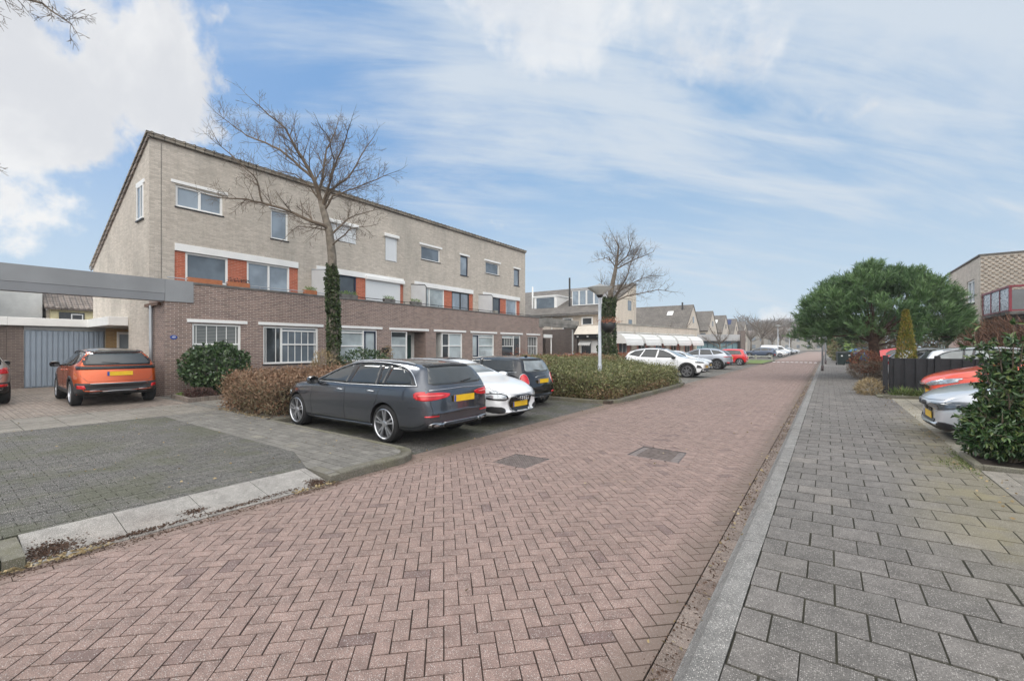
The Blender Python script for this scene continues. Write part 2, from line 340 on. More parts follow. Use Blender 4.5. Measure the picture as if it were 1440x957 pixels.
# ------------------------------------------------------------ mesh helpers
def thing(name, label, cat, loc=(0, 0, 0), rotz=0., group=None):
    o = bpy.data.objects.new(name, None); C.objects.link(o); o.empty_display_size = .2
    o.location = loc; o.rotation_euler = (0, 0, rotz); o['label'] = label; o['category'] = cat
    if group: o['group'] = group
    return o
def tag(o, label, cat, group=None):
    o['label'] = label; o['category'] = cat
    if group: o['group'] = group
    return o
def struct(o): o['kind'] = 'structure'; return o
def link_mesh(name, v, f, mats, parent=None, fm=None, smooth=False, rnd=None, world=True, loc=None):
    me = bpy.data.meshes.new(name); v = np.asarray(v, dtype=float).reshape(-1, 3)
    if parent is not None and world: v = v-np.array(root_loc(parent))
    if loc is not None: v = v-np.array(loc)
    me.from_pydata(v.tolist(), [], f)
    for m in (mats if isinstance(mats, (list, tuple)) else [mats]): me.materials.append(m)
    if fm is not None: me.polygons.foreach_set('material_index', fm)
    if smooth: me.polygons.foreach_set('use_smooth', [True]*len(me.polygons))
    if rnd is not None:
        at = me.attributes.new('rnd', 'FLOAT', 'FACE'); at.data.foreach_set('value', list(rnd))
    me.update()
    o = bpy.data.objects.new(name, me); C.objects.link(o)
    if loc is not None: o.location = loc
    if parent is not None: o.parent = parent
    return o
def root_loc(p):
    l = Vector(p.location)
    while p.parent is not None: p = p.parent; l = l+Vector(p.location)
    return l
class MB:
    def __init__(s): s.v = []; s.f = []; s.m = []; s.r = []
    def face(s, pts, m=0, r=0.):
        b = len(s.v); s.v.extend([tuple(p) for p in pts]); s.f.append(list(range(b, b+len(pts)))); s.m.append(m); s.r.append(r)
    def box(s, x0, x1, y0, y1, z0, z1, m=0, r=0.):
        if x0 > x1: x0, x1 = x1, x0
        if y0 > y1: y0, y1 = y1, y0
        b = len(s.v)
        s.v += [(x0, y0, z0), (x1, y0, z0), (x1, y1, z0), (x0, y1, z0), (x0, y0, z1), (x1, y0, z1), (x1, y1, z1), (x0, y1, z1)]
        for q in ((3, 2, 1, 0), (4, 5, 6, 7), (0, 1, 5, 4), (1, 2, 6, 5), (2, 3, 7, 6), (3, 0, 4, 7)):
            s.f.append([b+i for i in q]); s.m.append(m); s.r.append(r)
        return s
    def prism(s, poly, d, m=0, r=0.):      # closed prism: planar poly swept by vector d
        n = len(poly); b = len(s.v); s.v += [tuple(p) for p in poly]+[tuple(Vector(p)+Vector(d)) for p in poly]
        s.f.append([b+i for i in range(n)][::-1]); s.f.append([b+n+i for i in range(n)])
        for i in range(n): s.f.append([b+i, b+(i+1) % n, b+n+(i+1) % n, b+n+i])
        s.m += [m]*(n+2); s.r += [r]*(n+2); return s
    def tube(s, pts, rad, k=6, m=0, r=0., cap=True):
        pts = [Vector(p) for p in pts]; n = len(pts)
        rad = [rad]*n if isinstance(rad, (int, float)) else rad
        b = len(s.v); up = None
        for i, p in enumerate(pts):
            t = (pts[min(i+1, n-1)]-pts[max(i-1, 0)])
            if t.length < 1e-9: t = Vector((0, 0, 1))
            t.normalize()
            if up is None: up = t.orthogonal().normalized()
            else:
                up = up-t*up.dot(t)
                up = up.normalized() if up.length > 1e-6 else t.orthogonal().normalized()
            w = t.cross(up)
            for j in range(k):
                a = 2*math.pi*j/k; s.v.append(tuple(p+(up*math.cos(a)+w*math.sin(a))*rad[i]))
        for i in range(n-1):
            for j in range(k):
                q = b+i*k; s.f.append([q+j, q+(j+1) % k, q+k+(j+1) % k, q+k+j]); s.m.append(m); s.r.append(r)
        if cap:
            s.f.append([b+j for j in range(k)][::-1]); s.f.append([b+(n-1)*k+j for j in range(k)]); s.m += [m, m]; s.r += [r, r]
        return s
    def lathe(s, prof, k=24, c=(0, 0, 0), m=0, axis='Z'):
        b = len(s.v); n = len(prof)
        for (rr, z) in prof:
            for j in range(k):
                a = 2*math.pi*j/k; x, y = rr*math.cos(a), rr*math.sin(a)
                p = (x, y, z) if axis == 'Z' else (x, z, y)
                s.v.append((p[0]+c[0], p[1]+c[1], p[2]+c[2]))
        for i in range(n-1):
            for j in range(k):
                q = b+i*k; fc = [q+j, q+(j+1) % k, q+k+(j+1) % k, q+k+j]
                s.f.append(fc if axis == 'Z' else fc[::-1]); s.m.append(m); s.r.append(0.)
        return s
    def build(s, name, mats, parent=None, smooth=False, rnd=False, world=True, loc=None):
        return link_mesh(name, s.v, s.f, mats, parent, s.m, smooth, s.r if rnd else None, world, loc)
def bevel(o, w=.01, seg=2):
    md = o.modifiers.new('bevel', 'BEVEL'); md.width = w; md.segments = seg; md.limit_method = 'ANGLE'; md.angle_limit = R(40); return o
def part(name, mat, parent, fn, **k):
    b = MB(); fn(b); return b.build(name, mat, parent, **k)
def copy_tree(o, parent=None):
    c = o.copy(); C.objects.link(c)
    if parent is not None: c.parent = parent
    for ch in list(o.children): copy_tree(ch, c)
    return c
def clip_poly(poly, planes):               # planes (a,b,c): keep a*x+b*y<=c
    for a, b, c in planes:
        out = []; n = len(poly)
        for i in range(n):
            p, q = poly[i], poly[(i+1) % n]; dp = a*p[0]+b*p[1]-c; dq = a*q[0]+b*q[1]-c
            if dp <= 0: out.append(p)
            if (dp < 0 < dq) or (dq < 0 < dp):
                t = dp/(dp-dq); out.append((p[0]+(q[0]-p[0])*t, p[1]+(q[1]-p[1])*t))
        poly = out
        if len(poly) < 3: return []
    return poly
def area2(p):
    return .5*sum(p[i][0]*p[(i+1) % len(p)][1]-p[(i+1) % len(p)][0]*p[i][1] for i in range(len(p)))
def hull_planes(poly):
    if area2(poly) < 0: poly = poly[::-1]
    pl = []
    for i in range(len(poly)):
        p, q = poly[i], poly[(i+1) % len(poly)]; a, b = q[1]-p[1], -(q[0]-p[0]); pl.append((a, b, a*p[0]+b*p[1]))
    return pl
def paving(name, region, pattern, bl, bw, mat, sand, zf=lambda x, y: 0., ang=0., joint=.006, holes=(), depth=.012, seed=1, jit=.0015, origin=(0, 0), jv=None):
    """stones laid in a bond over a sand bed, cut at the region's edge; one object"""
    rr = random.Random(seed); pl = hull_planes(region); b = MB()
    hp = [hull_planes(h) for h in holes]
    ca, sa = math.cos(ang), math.sin(ang); ox, oy = origin
    inv = [((x-ox)*ca+(y-oy)*sa, -(x-ox)*sa+(y-oy)*ca) for x, y in region]
    u0, u1 = min(p[0] for p in inv)-bl*2, max(p[0] for p in inv)+bl*2; v0, v1 = min(p[1] for p in inv)-bl*2, max(p[1] for p in inv)+bl*2
    stones = []
    if pattern == 'run':
        for j in range(int(math.floor(v0/bw)), int(math.ceil(v1/bw))):
            off = (j % 2)*bl*.5
            for i in range(int(math.floor(u0/bl))-1, int(math.ceil(u1/bl))+1): stones.append((i*bl+off, j*bw, bl, bw))
    elif pattern == 'stack':
        for j in range(int(math.floor(v0/bw)), int(math.ceil(v1/bw))):
            for i in range(int(math.floor(u0/bl)), int(math.ceil(u1/bl))): stones.append((i*bl, j*bw, bl, bw))
    else:                                   # herringbone with bl = 2*bw
        n0, n1 = int(math.floor(u0/bw))-4, int(math.ceil(u1/bw))+4; m0, m1 = int(math.floor(v0/bw))-4, int(math.ceil(v1/bw))+4
        for j in range(m0, m1):
            for i in range(n0, n1):
                k = (i-j) % 4
                if k == 0: stones.append((i*bw, j*bw, bl, bw))
                elif k == 3: stones.append((i*bw, j*bw, bw, bl))   # its foot cell; the upper cell is k==2
    hj = joint/2; hv = (jv or joint)/2
    for (u, v, a, c_) in stones:
        du, dv = rr.uniform(-jit, jit), rr.uniform(-jit, jit)
        q = [(u+hj+du, v+hv+dv), (u+a-hj+du, v+hv+dv), (u+a-hj+du, v+c_-hv+dv), (u+hj+du, v+c_-hv+dv)]
        q = [(x*ca-y*sa+ox, x*sa+y*ca+oy) for x, y in q]
        cx_, cy_ = sum(p[0] for p in q)/4, sum(p[1] for p in q)/4
        dmax = max(a_*cx_+b_*cy_-c0 for a_, b_, c0 in [(A/math.hypot(A, B_), B_/math.hypot(A, B_), C_/math.hypot(A, B_)) for A, B_, C_ in pl])
        if dmax > bl: continue
        if dmax > -bl: q = clip_poly(q, pl)
        if len(q) < 3 or abs(area2(q)) < .0006: continue
        if any(all(A*cx_+B_*cy_ <= C_ for A, B_, C_ in h) for h in hp): continue
        dzz = rr.uniform(-.0012, .0012); tx, ty = rr.uniform(-.006, .006), rr.uniform(-.006, .006)
        top = [(x, y, zf(x, y)+dzz+tx*(x-cx_)+ty*(y-cy_)) for x, y in q]; n = len(q); bs = len(b.v); r_ = rr.random()
        b.v += top+[(x, y, z-depth) for x, y, z in top]
        b.f.append([bs+i for i in range(n)]); b.m.append(0); b.r.append(r_)
        for i in range(n):
            k2 = (i+1) % n; b.f.append([bs+i, bs+n+i, bs+n+k2, bs+k2]); b.m.append(0); b.r.append(r_)
    if sand is not None: b.face([(x, y, zf(x, y)-.006) for x, y in (region if area2(region) > 0 else region[::-1])], 1, 0.)
    o = b.build(name, [mat, sand or mat], None, rnd=True); struct(o); return o

# ------------------------------------------------------------ vehicles
def interp(tab, x):
    tab = sorted(tab)
    if x <= tab[0][0]: return tab[0][1]
    for (a, b), (c, d) in zip(tab, tab[1:]):
        if x <= c: return b+(d-b)*(x-a)/(c-a)
    return tab[-1][1]
def sstep(x, a, b):
    t = max(0., min(1., (x-a)/(b-a))); return t*t*(3-2*t)
def body_mesh(S):
    """lofted hull, subdivided, wheel wells cut; returns evaluated mesh"""
    xs = sorted(set([p[0] for p in S['top']]+S.get('xs', [])), reverse=True)
    add = []
    for a, b in zip(xs, xs[1:]):
        if a-b > .42: add.append((a+b)/2)
    xs = sorted(xs+add, reverse=True)
    Hm = max(z for _, z in S['top']); xmax, xmin = xs[0], xs[-1]; Wm = max(w for _, w in S['plan'])
    v = []; rings = []
    for x in xs:
        zt = interp(S['top'], x); zb = interp(S['bot'], x); w = interp(S['plan'], x); zB = min(interp(S['belt'], x), zt-.012)
        g = sstep((zt-zB)/(Hm-interp(S['belt'], 0)), .08, 1.); wt = w*.90*(1-g)+S['roofw']*g
        gg = max(0., min(1., (zt-zB)/(Hm-interp(S['belt'], 0))))
        P = [(0, zb), (.72*w, zb), (.93*w, zb+.02), (.985*w, zb+.12*(zB-zb)), (w, zb+.55*(zB-zb)), (.992*w, zb+.78*(zB-zb)), (.975*w, zB-.045), (.945*w, zB)]
        ye, ze = .93*w, zB
        P.append((ye+(wt-ye)*.5+.012*g, ze+(zt-.07*gg-ze)*.5)); P.append((wt+.01, zt-.085*gg-.012*(1-gg)))
        P.append((wt*.90, zt-.030*gg-.006)); P.append((wt*.5, zt-.008)); P.append((0, zt))
        ring = []
        for y, z in P: ring.append((y, z))
        full = ring+[(-y, z) for y, z in ring[1:-1]][::-1]
        idx = []
        for y, z in full:
            fx = x
            fr = S.get('bowf', .22)*sstep(x, xmax-.9, xmax); rr_ = S.get('bowr', .14)*sstep(-x, -xmin-.7, -xmin)
            q = (abs(y)/Wm)**2.2
            fx = x-fr*q+rr_*q
            idx.append(len(v)); v.append((fx, y, z))
        rings.append(idx)
    f = []; n = len(rings[0]); fm = []
    for a, b in zip(rings, rings[1:]):
        for i in range(n):
            j = (i+1) % n; f.append([a[i], a[j], b[j], b[i]]); fm.append(1 if (i == 0 or i == n-1) else 0)
    for ring, flip in ((rings[0], True), (rings[-1], False)):
        h = n//2
        for i in range(h):
            a, b = ring[i], ring[i+1]; c, d = ring[(n-i-1) % n], ring[(n-i) % n]
            q = [a, b, c, d] if i > 0 and i < h-1 else ([a, b, c] if i == 0 else [a, b, d])
            if i == h-1: q = [ring[i], ring[i+1], ring[(n-i) % n]]
            f.append(q[::-1] if flip else q); fm.append(0)
    me = bpy.data.meshes.new('tmp'); me.from_pydata(v, [], f)
    me.materials.append(M[S['paint']]); me.materials.append(M['black'])
    me.polygons.foreach_set('material_index', fm); me.polygons.foreach_set('use_smooth', [True]*len(f))
    bm = bmesh.new(); bm.from_mesh(me); bmesh.ops.recalc_face_normals(bm, faces=bm.faces); bm.to_mesh(me); bm.free()
    o = bpy.data.objects.new('tmp', me); C.objects.link(o)
    sb = o.modifiers.new('s', 'SUBSURF'); sb.levels = sb.render_levels = 2
    dg = bpy.context.evaluated_depsgraph_get(); ev = o.evaluated_get(dg)
    m1 = bpy.data.meshes.new_from_object(ev); bmb = bmesh.new(); bmb.from_mesh(m1); bvh = BVHTree.FromBMesh(bmb); bmb.free()
    cut = MB(); r = S['r']+S.get('gap', .045)
    for xw in (S['xf'], S['xr']):
        for sg in (1, -1):
            y0, y1 = sorted((sg*(Wm-.30), sg*(Wm+.2)))
            k = 36; bs = len(cut.v)
            for yy in (y0, y1):
                for j in range(k):
                    a = 2*math.pi*j/k; cut.v.append((xw+r*math.cos(a), yy, S['r']+r*math.sin(a)))
            cut.f.append([bs+j for j in range(k)]); cut.f.append([bs+k+j for j in range(k)][::-1])
            for j in range(k): cut.f.append([bs+j, bs+k+j, bs+k+(j+1) % k, bs+(j+1) % k])
            cut.m += [0]*(k+2); cut.r += [0]*(k+2)
    co = cut.build('cut', M['black'])
    bmc = bmesh.new(); bmc.from_mesh(co.data); bmesh.ops.recalc_face_normals(bmc, faces=bmc.faces); bmc.to_mesh(co.data); bmc.free()
    o2 = bpy.data.objects.new('tmp2', m1); C.objects.link(o2)
    bo = o2.modifiers.new('b', 'BOOLEAN'); bo.operation = 'DIFFERENCE'; bo.object = co; bo.solver = 'EXACT'; bo.material_mode = 'TRANSFER'
    dg = bpy.context.evaluated_depsgraph_get(); m2 = bpy.data.meshes.new_from_object(o2.evaluated_get(dg))
    m2.name = 'body'
    for q in (o, o2, co): bpy.data.objects.remove(q)
    # flat-shade the cut edge: mark sharp by angle
    try:
        bmc = bmesh.new(); bmc.from_mesh(m2)
        for e in bmc.edges:
            if len(e.link_faces) == 2 and e.calc_face_angle(0) > R(50): e.smooth = False
        bmc.to_mesh(m2); bmc.free()
    except Exception: pass
    return m2, bvh
VIEW = {'side': lambda s: (lambda u, w: (Vector((u, 3*s, w)), Vector((0, -s, 0)))),
        'end': lambda s: (lambda u, w: (Vector((4*s, u, w)), Vector((-s, 0, 0)))),
        'top': lambda s: (lambda u, w: (Vector((u, w, 4)), Vector((0, 0, -1))))}
def project(bvh, view, s, u, w, eps):
    o, d = VIEW[view](s)(u, w); loc, nor, _, dist = bvh.ray_cast(o, d, 8)
    if loc is None:
        q = Vector((u, 0, w)) if view == 'side' else (Vector((2.2*s, u, w)) if view == 'end' else Vector((u, w, 1)))
        if view == 'side': q = Vector((u, .7*s, w))
        loc, nor, _, _ = bvh.find_nearest(q)
    if nor.dot(d) > 0: nor = -nor
    project.graze = abs(nor.dot(d)); return loc+nor*eps
def clip_cell(poly, u0, u1, w0, w1): return clip_poly(poly, [(-1, 0, -u0), (1, 0, u1), (0, -1, -w0), (0, 1, w1)])
def patch(name, bvh, view, s, poly, mat, parent, eps=.006, cell=.06, th=.012, res=None, cut=.30):
    us = [p[0] for p in poly]; ws = [p[1] for p in poly]; V = {}; vs = []; fs = []; gz = []
    def vid(p):
        k = (round(p[0], 4), round(p[1], 4))
        if k not in V: V[k] = len(vs); vs.append(project(bvh, view, s, p[0], p[1], eps)); gz.append(project.graze)
        return V[k]
    nu = max(1, int(math.ceil((max(us)-min(us))/cell))); nw = max(1, int(math.ceil((max(ws)-min(ws))/cell)))
    du = (max(us)-min(us))/nu; dw = (max(ws)-min(ws))/nw
    for i in range(nu):
        for j in range(nw):
            q = clip_cell(poly, min(us)+i*du, min(us)+(i+1)*du, min(ws)+j*dw, min(ws)+(j+1)*dw)
            if len(q) < 3 or abs(area2(q)) < 1e-6: continue
            ids = []
            for p in q:
                k = vid(p)
                if k not in ids: ids.append(k)
            if len(ids) >= 3 and min(gz[k] for k in ids) > cut: fs.append(ids)
    if not fs: return None
    o = link_mesh(name, [tuple(x) for x in vs], fs, mat, parent, smooth=True, world=False)
    bm = bmesh.new(); bm.from_mesh(o.data); bmesh.ops.remove_doubles(bm, verts=bm.verts, dist=.0005)
    seen = set(); isl = []
    for f0 in bm.faces:
        if f0 in seen: continue
        st = [f0]; seen.add(f0); g_ = []
        while st:
            f_ = st.pop(); g_.append(f_)
            for e_ in f_.edges:
                for f2 in e_.link_faces:
                    if f2 not in seen: seen.add(f2); st.append(f2)
        isl.append(g_)
    isl.sort(key=len, reverse=True); dead = [f_ for g_ in isl[1:] for f_ in g_]
    if dead: bmesh.ops.delete(bm, geom=dead, context='FACES')
    bmesh.ops.recalc_face_normals(bm, faces=bm.faces)
    # orient outwards
    c = Vector((0, 0, .7)); tot = sum((f.normal.dot((f.calc_center_median()-c)) for f in bm.faces))
    if tot < 0: bmesh.ops.reverse_faces(bm, faces=bm.faces)
    bm.to_mesh(o.data); bm.free()
    md = o.modifiers.new('s', 'SOLIDIFY'); md.thickness = th; md.offset = -1
    return o
def trimline(b, bvh, view, s, pts, rad, eps=.002, step=.08, k=5, closed=False):
    out = []; pts = pts+[pts[0]] if closed else pts
    for p, q in zip(pts, pts[1:]):
        n = max(1, int(math.hypot(q[0]-p[0], q[1]-p[1])/step))
        for i in range(n): out.append(project(bvh, view, s, p[0]+(q[0]-p[0])*i/n, p[1]+(q[1]-p[1])*i/n, eps))
    out.append(project(bvh, view, s, *pts[-1], eps)); b.tube(out, rad, k)
def sm(pts, n=3):                           # smooth closed outline (Chaikin)
    for _ in range(n):
        out = []
        for i in range(len(pts)):
            p, q = pts[i], pts[(i+1) % len(pts)]
            out += [(p[0]*.75+q[0]*.25, p[1]*.75+q[1]*.25), (p[0]*.25+q[0]*.75, p[1]*.25+q[1]*.75)]
        pts = out
    return pts
def smo(pts, n=2):                          # smooth open polyline
    for _ in range(n):
        out = [pts[0]]
        for p, q in zip(pts, pts[1:]): out += [(p[0]*.75+q[0]*.25, p[1]*.75+q[1]*.25), (p[0]*.25+q[0]*.75, p[1]*.25+q[1]*.75)]
        pts = out+[pts[-1]]
    return pts
WHEELS = {}
def wheel(parent, x, y, S, sg):
    r = S['r']; tw = S.get('tw', .225); rr = r*S.get('rimf', .70)
    w = bpy.data.objects.new('wheel', None); C.objects.link(w); w.parent = parent; w.location = (x, y, r)
    if sg < 0: w.rotation_euler = (0, 0, math.pi)
    key = (S['name'])
    if key not in WHEELS:
        b = MB(); h = tw/2
        b.lathe([(rr*.97, h-.012), (rr+.012, h), (r-.045, h+.004), (r-.012, h-.02), (r, h-.05), (r, -h+.05), (r-.012, -h+.02), (r-.045, -h), (rr*.9, -h)], 40, axis='Y')
        ty = b.build('tyre', M['tyre'], w, smooth=True, world=False)
        b = MB(); mm = 0
        b.lathe([(rr, h-.004), (rr-.010, h+.002), (rr-.022, h-.012), (rr-.03, h-.06), (rr-.035, -.02)], 40, axis='Y', m=0)
        b.lathe([(rr-.03, h-.075), (.02, h-.085)], 40, axis='Y', m=1)
        b.lathe([(.062, h-.03), (.055, h-.012), (.03, h-.008), (.001, h-.008)], 20, axis='Y', m=0)
        nsp = S.get('spokes', 5); dbl = S.get('dbl', True)
        for i in range(nsp):
            a0 = 2*math.pi*i/nsp+.3
            for dd in ((-.17, .17) if dbl else (0,)):
                a1 = a0+dd*.9; a2 = a0+dd*1.02; wd0, wd1 = (.015, .017) if dbl else (.034, .026)
                def pt(a, rad, side, yy): return (rad*math.cos(a)-side*math.sin(a), yy, rad*math.sin(a)+side*math.cos(a))
                p = [pt(a1, .045, -wd0, h-.018), pt(a1, .045, wd0, h-.018), pt(a2, rr-.015, wd1, h-.010), pt(a2, rr-.015, -wd1, h-.010)]
                b.prism(p, (0, -.035, 0), m=0)
        ri = b.build('rim', [M[S.get('rimmat', 'rim')], M['black']], w, smooth=False, world=False)
        WHEELS[key] = (ty.data, ri.data)
    else:
        for nm, d in zip(('tyre', 'rim'), WHEELS[key]):
            o = bpy.data.objects.new(nm, d); C.objects.link(o); o.parent = w
    return w
def arch(xc, zc, r0, r1, a0=-12, a1=192):
    A = [R(a0+(a1-a0)*i/18) for i in range(19)]; return [(xc+r1*math.cos(a), zc+r1*math.sin(a)) for a in A]+[(xc+r0*math.cos(a), zc+r0*math.sin(a)) for a in A[::-1]]
def clads(S, z0=.30, z1=.43):
    r = S['r']+.045; L = []
    for xc in (S['xf'], S['xr']): L.append((arch(xc, S['r'], r+.004, r+.075), 'clad', 'wheel_arch_cladding', .008))
    L.append(([(S['xr']+r+.02, z0), (S['xf']-r-.02, z0), (S['xf']-r-.06, z1), (S['xr']+r+.06, z1)], 'clad', 'sill_cladding', .009))
    return L
def ell(cx, cz, rx, rz, n=16, a0=0): return [(cx+rx*math.cos(2*math.pi*i/n+a0), cz+rz*math.sin(2*math.pi*i/n+a0)) for i in range(n)]
def mirp(poly): return [(-u, w) for u, w in poly][::-1]
def car(S, name, label, cat, group, loc, rotz, tilt=0., detail=2):
    t = thing(name, label, cat, loc, rotz, group)
    if tilt: t.rotation_euler = (0, tilt, rotz)
    me, bvh = body_mesh(S); bo = bpy.data.objects.new('body', me); C.objects.link(bo); bo.parent = t
    Wm = max(w for _, w in S['plan']); tw = S.get('tw', .225)
    for xw in (S['xf'], S['xr']):
        for sg in (1, -1): wheel(t, xw, sg*(Wm-tw/2-.012), S, sg)
    for sg in (1, -1):
        if 'pillar' in S: patch('window_pillars', bvh, 'side', sg, S['pillar'], M['blackgloss'], t, .002, .06)
        for poly in S['win']: patch('window', bvh, 'side', sg, poly, M[S.get('gl', 'c_glass')], t, .005, .07)
        for poly, mt, nm, e in S.get('side', []): patch(nm, bvh, 'side', sg, poly, M[mt], t, e+(.004 if 'light' in nm else 0), .03 if 'light' in nm else .05, cut=.30 if 'light' in nm else .1)
        for poly, mt, nm, e in S.get('endpair_r', []): patch(nm, bvh, 'end', -1, poly if sg > 0 else mirp(poly), M[mt], t, e+.005, .025)
        for poly, mt, nm, e in S.get('endpair_f', []): patch(nm, bvh, 'end', 1, poly if sg > 0 else mirp(poly), M[mt], t, e+.005, .025)
    for poly, mt, nm, e in S.get('rear', []): patch(nm, bvh, 'end', -1, poly, M[mt], t, e, .05, cut=.12)
    for poly, mt, nm, e in S.get('front', []): patch(nm, bvh, 'end', 1, poly, M[mt], t, e, .07)
    b = MB()
    for sg in (1, -1):
        for ln in S.get('gaps', []): trimline(b, bvh, 'side', sg, ln, .0042, .0005)
    for ln in S.get('gaps_r', []): trimline(b, bvh, 'end', -1, ln, .0042, .0005)
    for ln in S.get('gaps_f', []): trimline(b, bvh, 'end', 1, ln, .0042, .0005)
    if b.f: b.build('panel_gap', M['black'], t, world=False)
    b = MB()
    for sg in (1, -1):
        for ln in S.get('chrome', []): trimline(b, bvh, 'side', sg, ln, .009, .010, .04)
    for ln in S.get('chrome_r', []): trimline(b, bvh, 'end', -1, ln, .009, .006)
    for ln in S.get('chrome_f', []): trimline(b, bvh, 'end', 1, ln, .009, .006)
    if b.f: b.build('chrome_trim', M[S.get('trim', 'chrome')], t, smooth=True, world=False)
    for sg in (1, -1):                      # mirrors and handles
        mx, mz = S['mirror']; p = project(bvh, 'side', sg, mx, mz, 0)
        b = MB(); y0 = p.y+sg*.03
        for k_, (dx, sy, sz) in enumerate(((-.07, .6, .7), (-.03, 1, 1), (.05, .95, .9), (.11, .55, .5))):
            pass
        sec = [(-.07, .10, .075), (-.045, .115, .09), (.03, .11, .085), (.09, .08, .06), (.115, .03, .025)]
        rings = []
        for dx, ry, rz in sec:
            rings.append(len(b.v)); cyy = y0+sg*.11
            for j in range(12):
                a = 2*math.pi*j/12; b.v.append((p.x+dx, cyy+ry*.95*math.copysign(abs(math.cos(a))**.7, math.cos(a)), mz+.04+rz*.9*math.copysign(abs(math.sin(a))**.7, math.sin(a))))
        for a_, c_ in zip(rings, rings[1:]):
            for j in range(12): b.f.append([a_+j, a_+(j+1) % 12, c_+(j+1) % 12, c_+j]); b.m.append(0)
        b.f.append([rings[0]+j for j in range(12)]); b.m.append(1); b.f.append([rings[-1]+j for j in range(12)][::-1]); b.m.append(0)
        b.tube([(p.x+.03, p.y-sg*.03, mz-.02), (p.x+.02, y0+sg*.05, mz+.02)], .028, 8, 1)
        b.build('mirror', [M[S.get('mirmat', S['paint'])], M['black']], t, smooth=True, world=False)
        for hx, hz in S.get('handles', []):
            b = MB(); pp = [project(bvh, 'side', sg, hx+d, hz, e) for d, e in ((-.10, .004), (-.07, .03), (0, .036), (.07, .03), (.10, .004))]
            b.tube(pp, [.010, .014, .014, .014, .010], 6)
            b.build('door_handle', M[S.get('handlemat', S['paint'])], t, smooth=True, world=False)
    pl = S.get('plate_r')
    if pl: plate(bvh, -1, pl, t)
    pl = S.get('plate_f')
    if pl: plate(bvh, 1, pl, t)
    if 'extra' in S: S['extra'](t, bvh, S)
    return t
def plate(bvh, s, z, t):
    p = project(bvh, 'end', s, 0, z, 0); px = max(abs(project(bvh, 'end', s, u, z+w, 0).x) for u in (-.2, 0, .2) for w in (-.05, .05))+.012
    b = MB(); b.box(s*px, s*(px+.008), -.26, .26, z-.055, z+.055, 0)
    yb = -.26 if s > 0 else .22                  # blue band on the reader's left
    yb = -.26 if s < 0 else .215
    yb = (.215 if s < 0 else -.26)
    b.box(s*(px+.008), s*(px+.0105), yb, yb+.045, z-.053, z+.053, 1)
    b.build('licence_plate', [M['plate'], M['plateblue']], t, world=False)
def wiper(t, p, q):
    b = MB(); b.tube([p, q], [.012, .007], 5); b.build('rear_wiper', M['black'], t, world=False)
def rails(t, bvh, S, x0, x1, y, mat='chrome', lift=.03):
    for sg in (1, -1):
        b = MB(); pts = []
        n = 10
        for i in range(n+1):
            x = x0+(x1-x0)*i/n; p = project(bvh, 'top', 1, x, sg*y, 0); e = .012+lift*math.sin(math.pi*min(1, max(0, i/n)))**.4
            pts.append(p+Vector((0, 0, e)))
        b.tube(pts, .015, 6); b.build('roof_rail', M[mat], t, smooth=True, world=False)
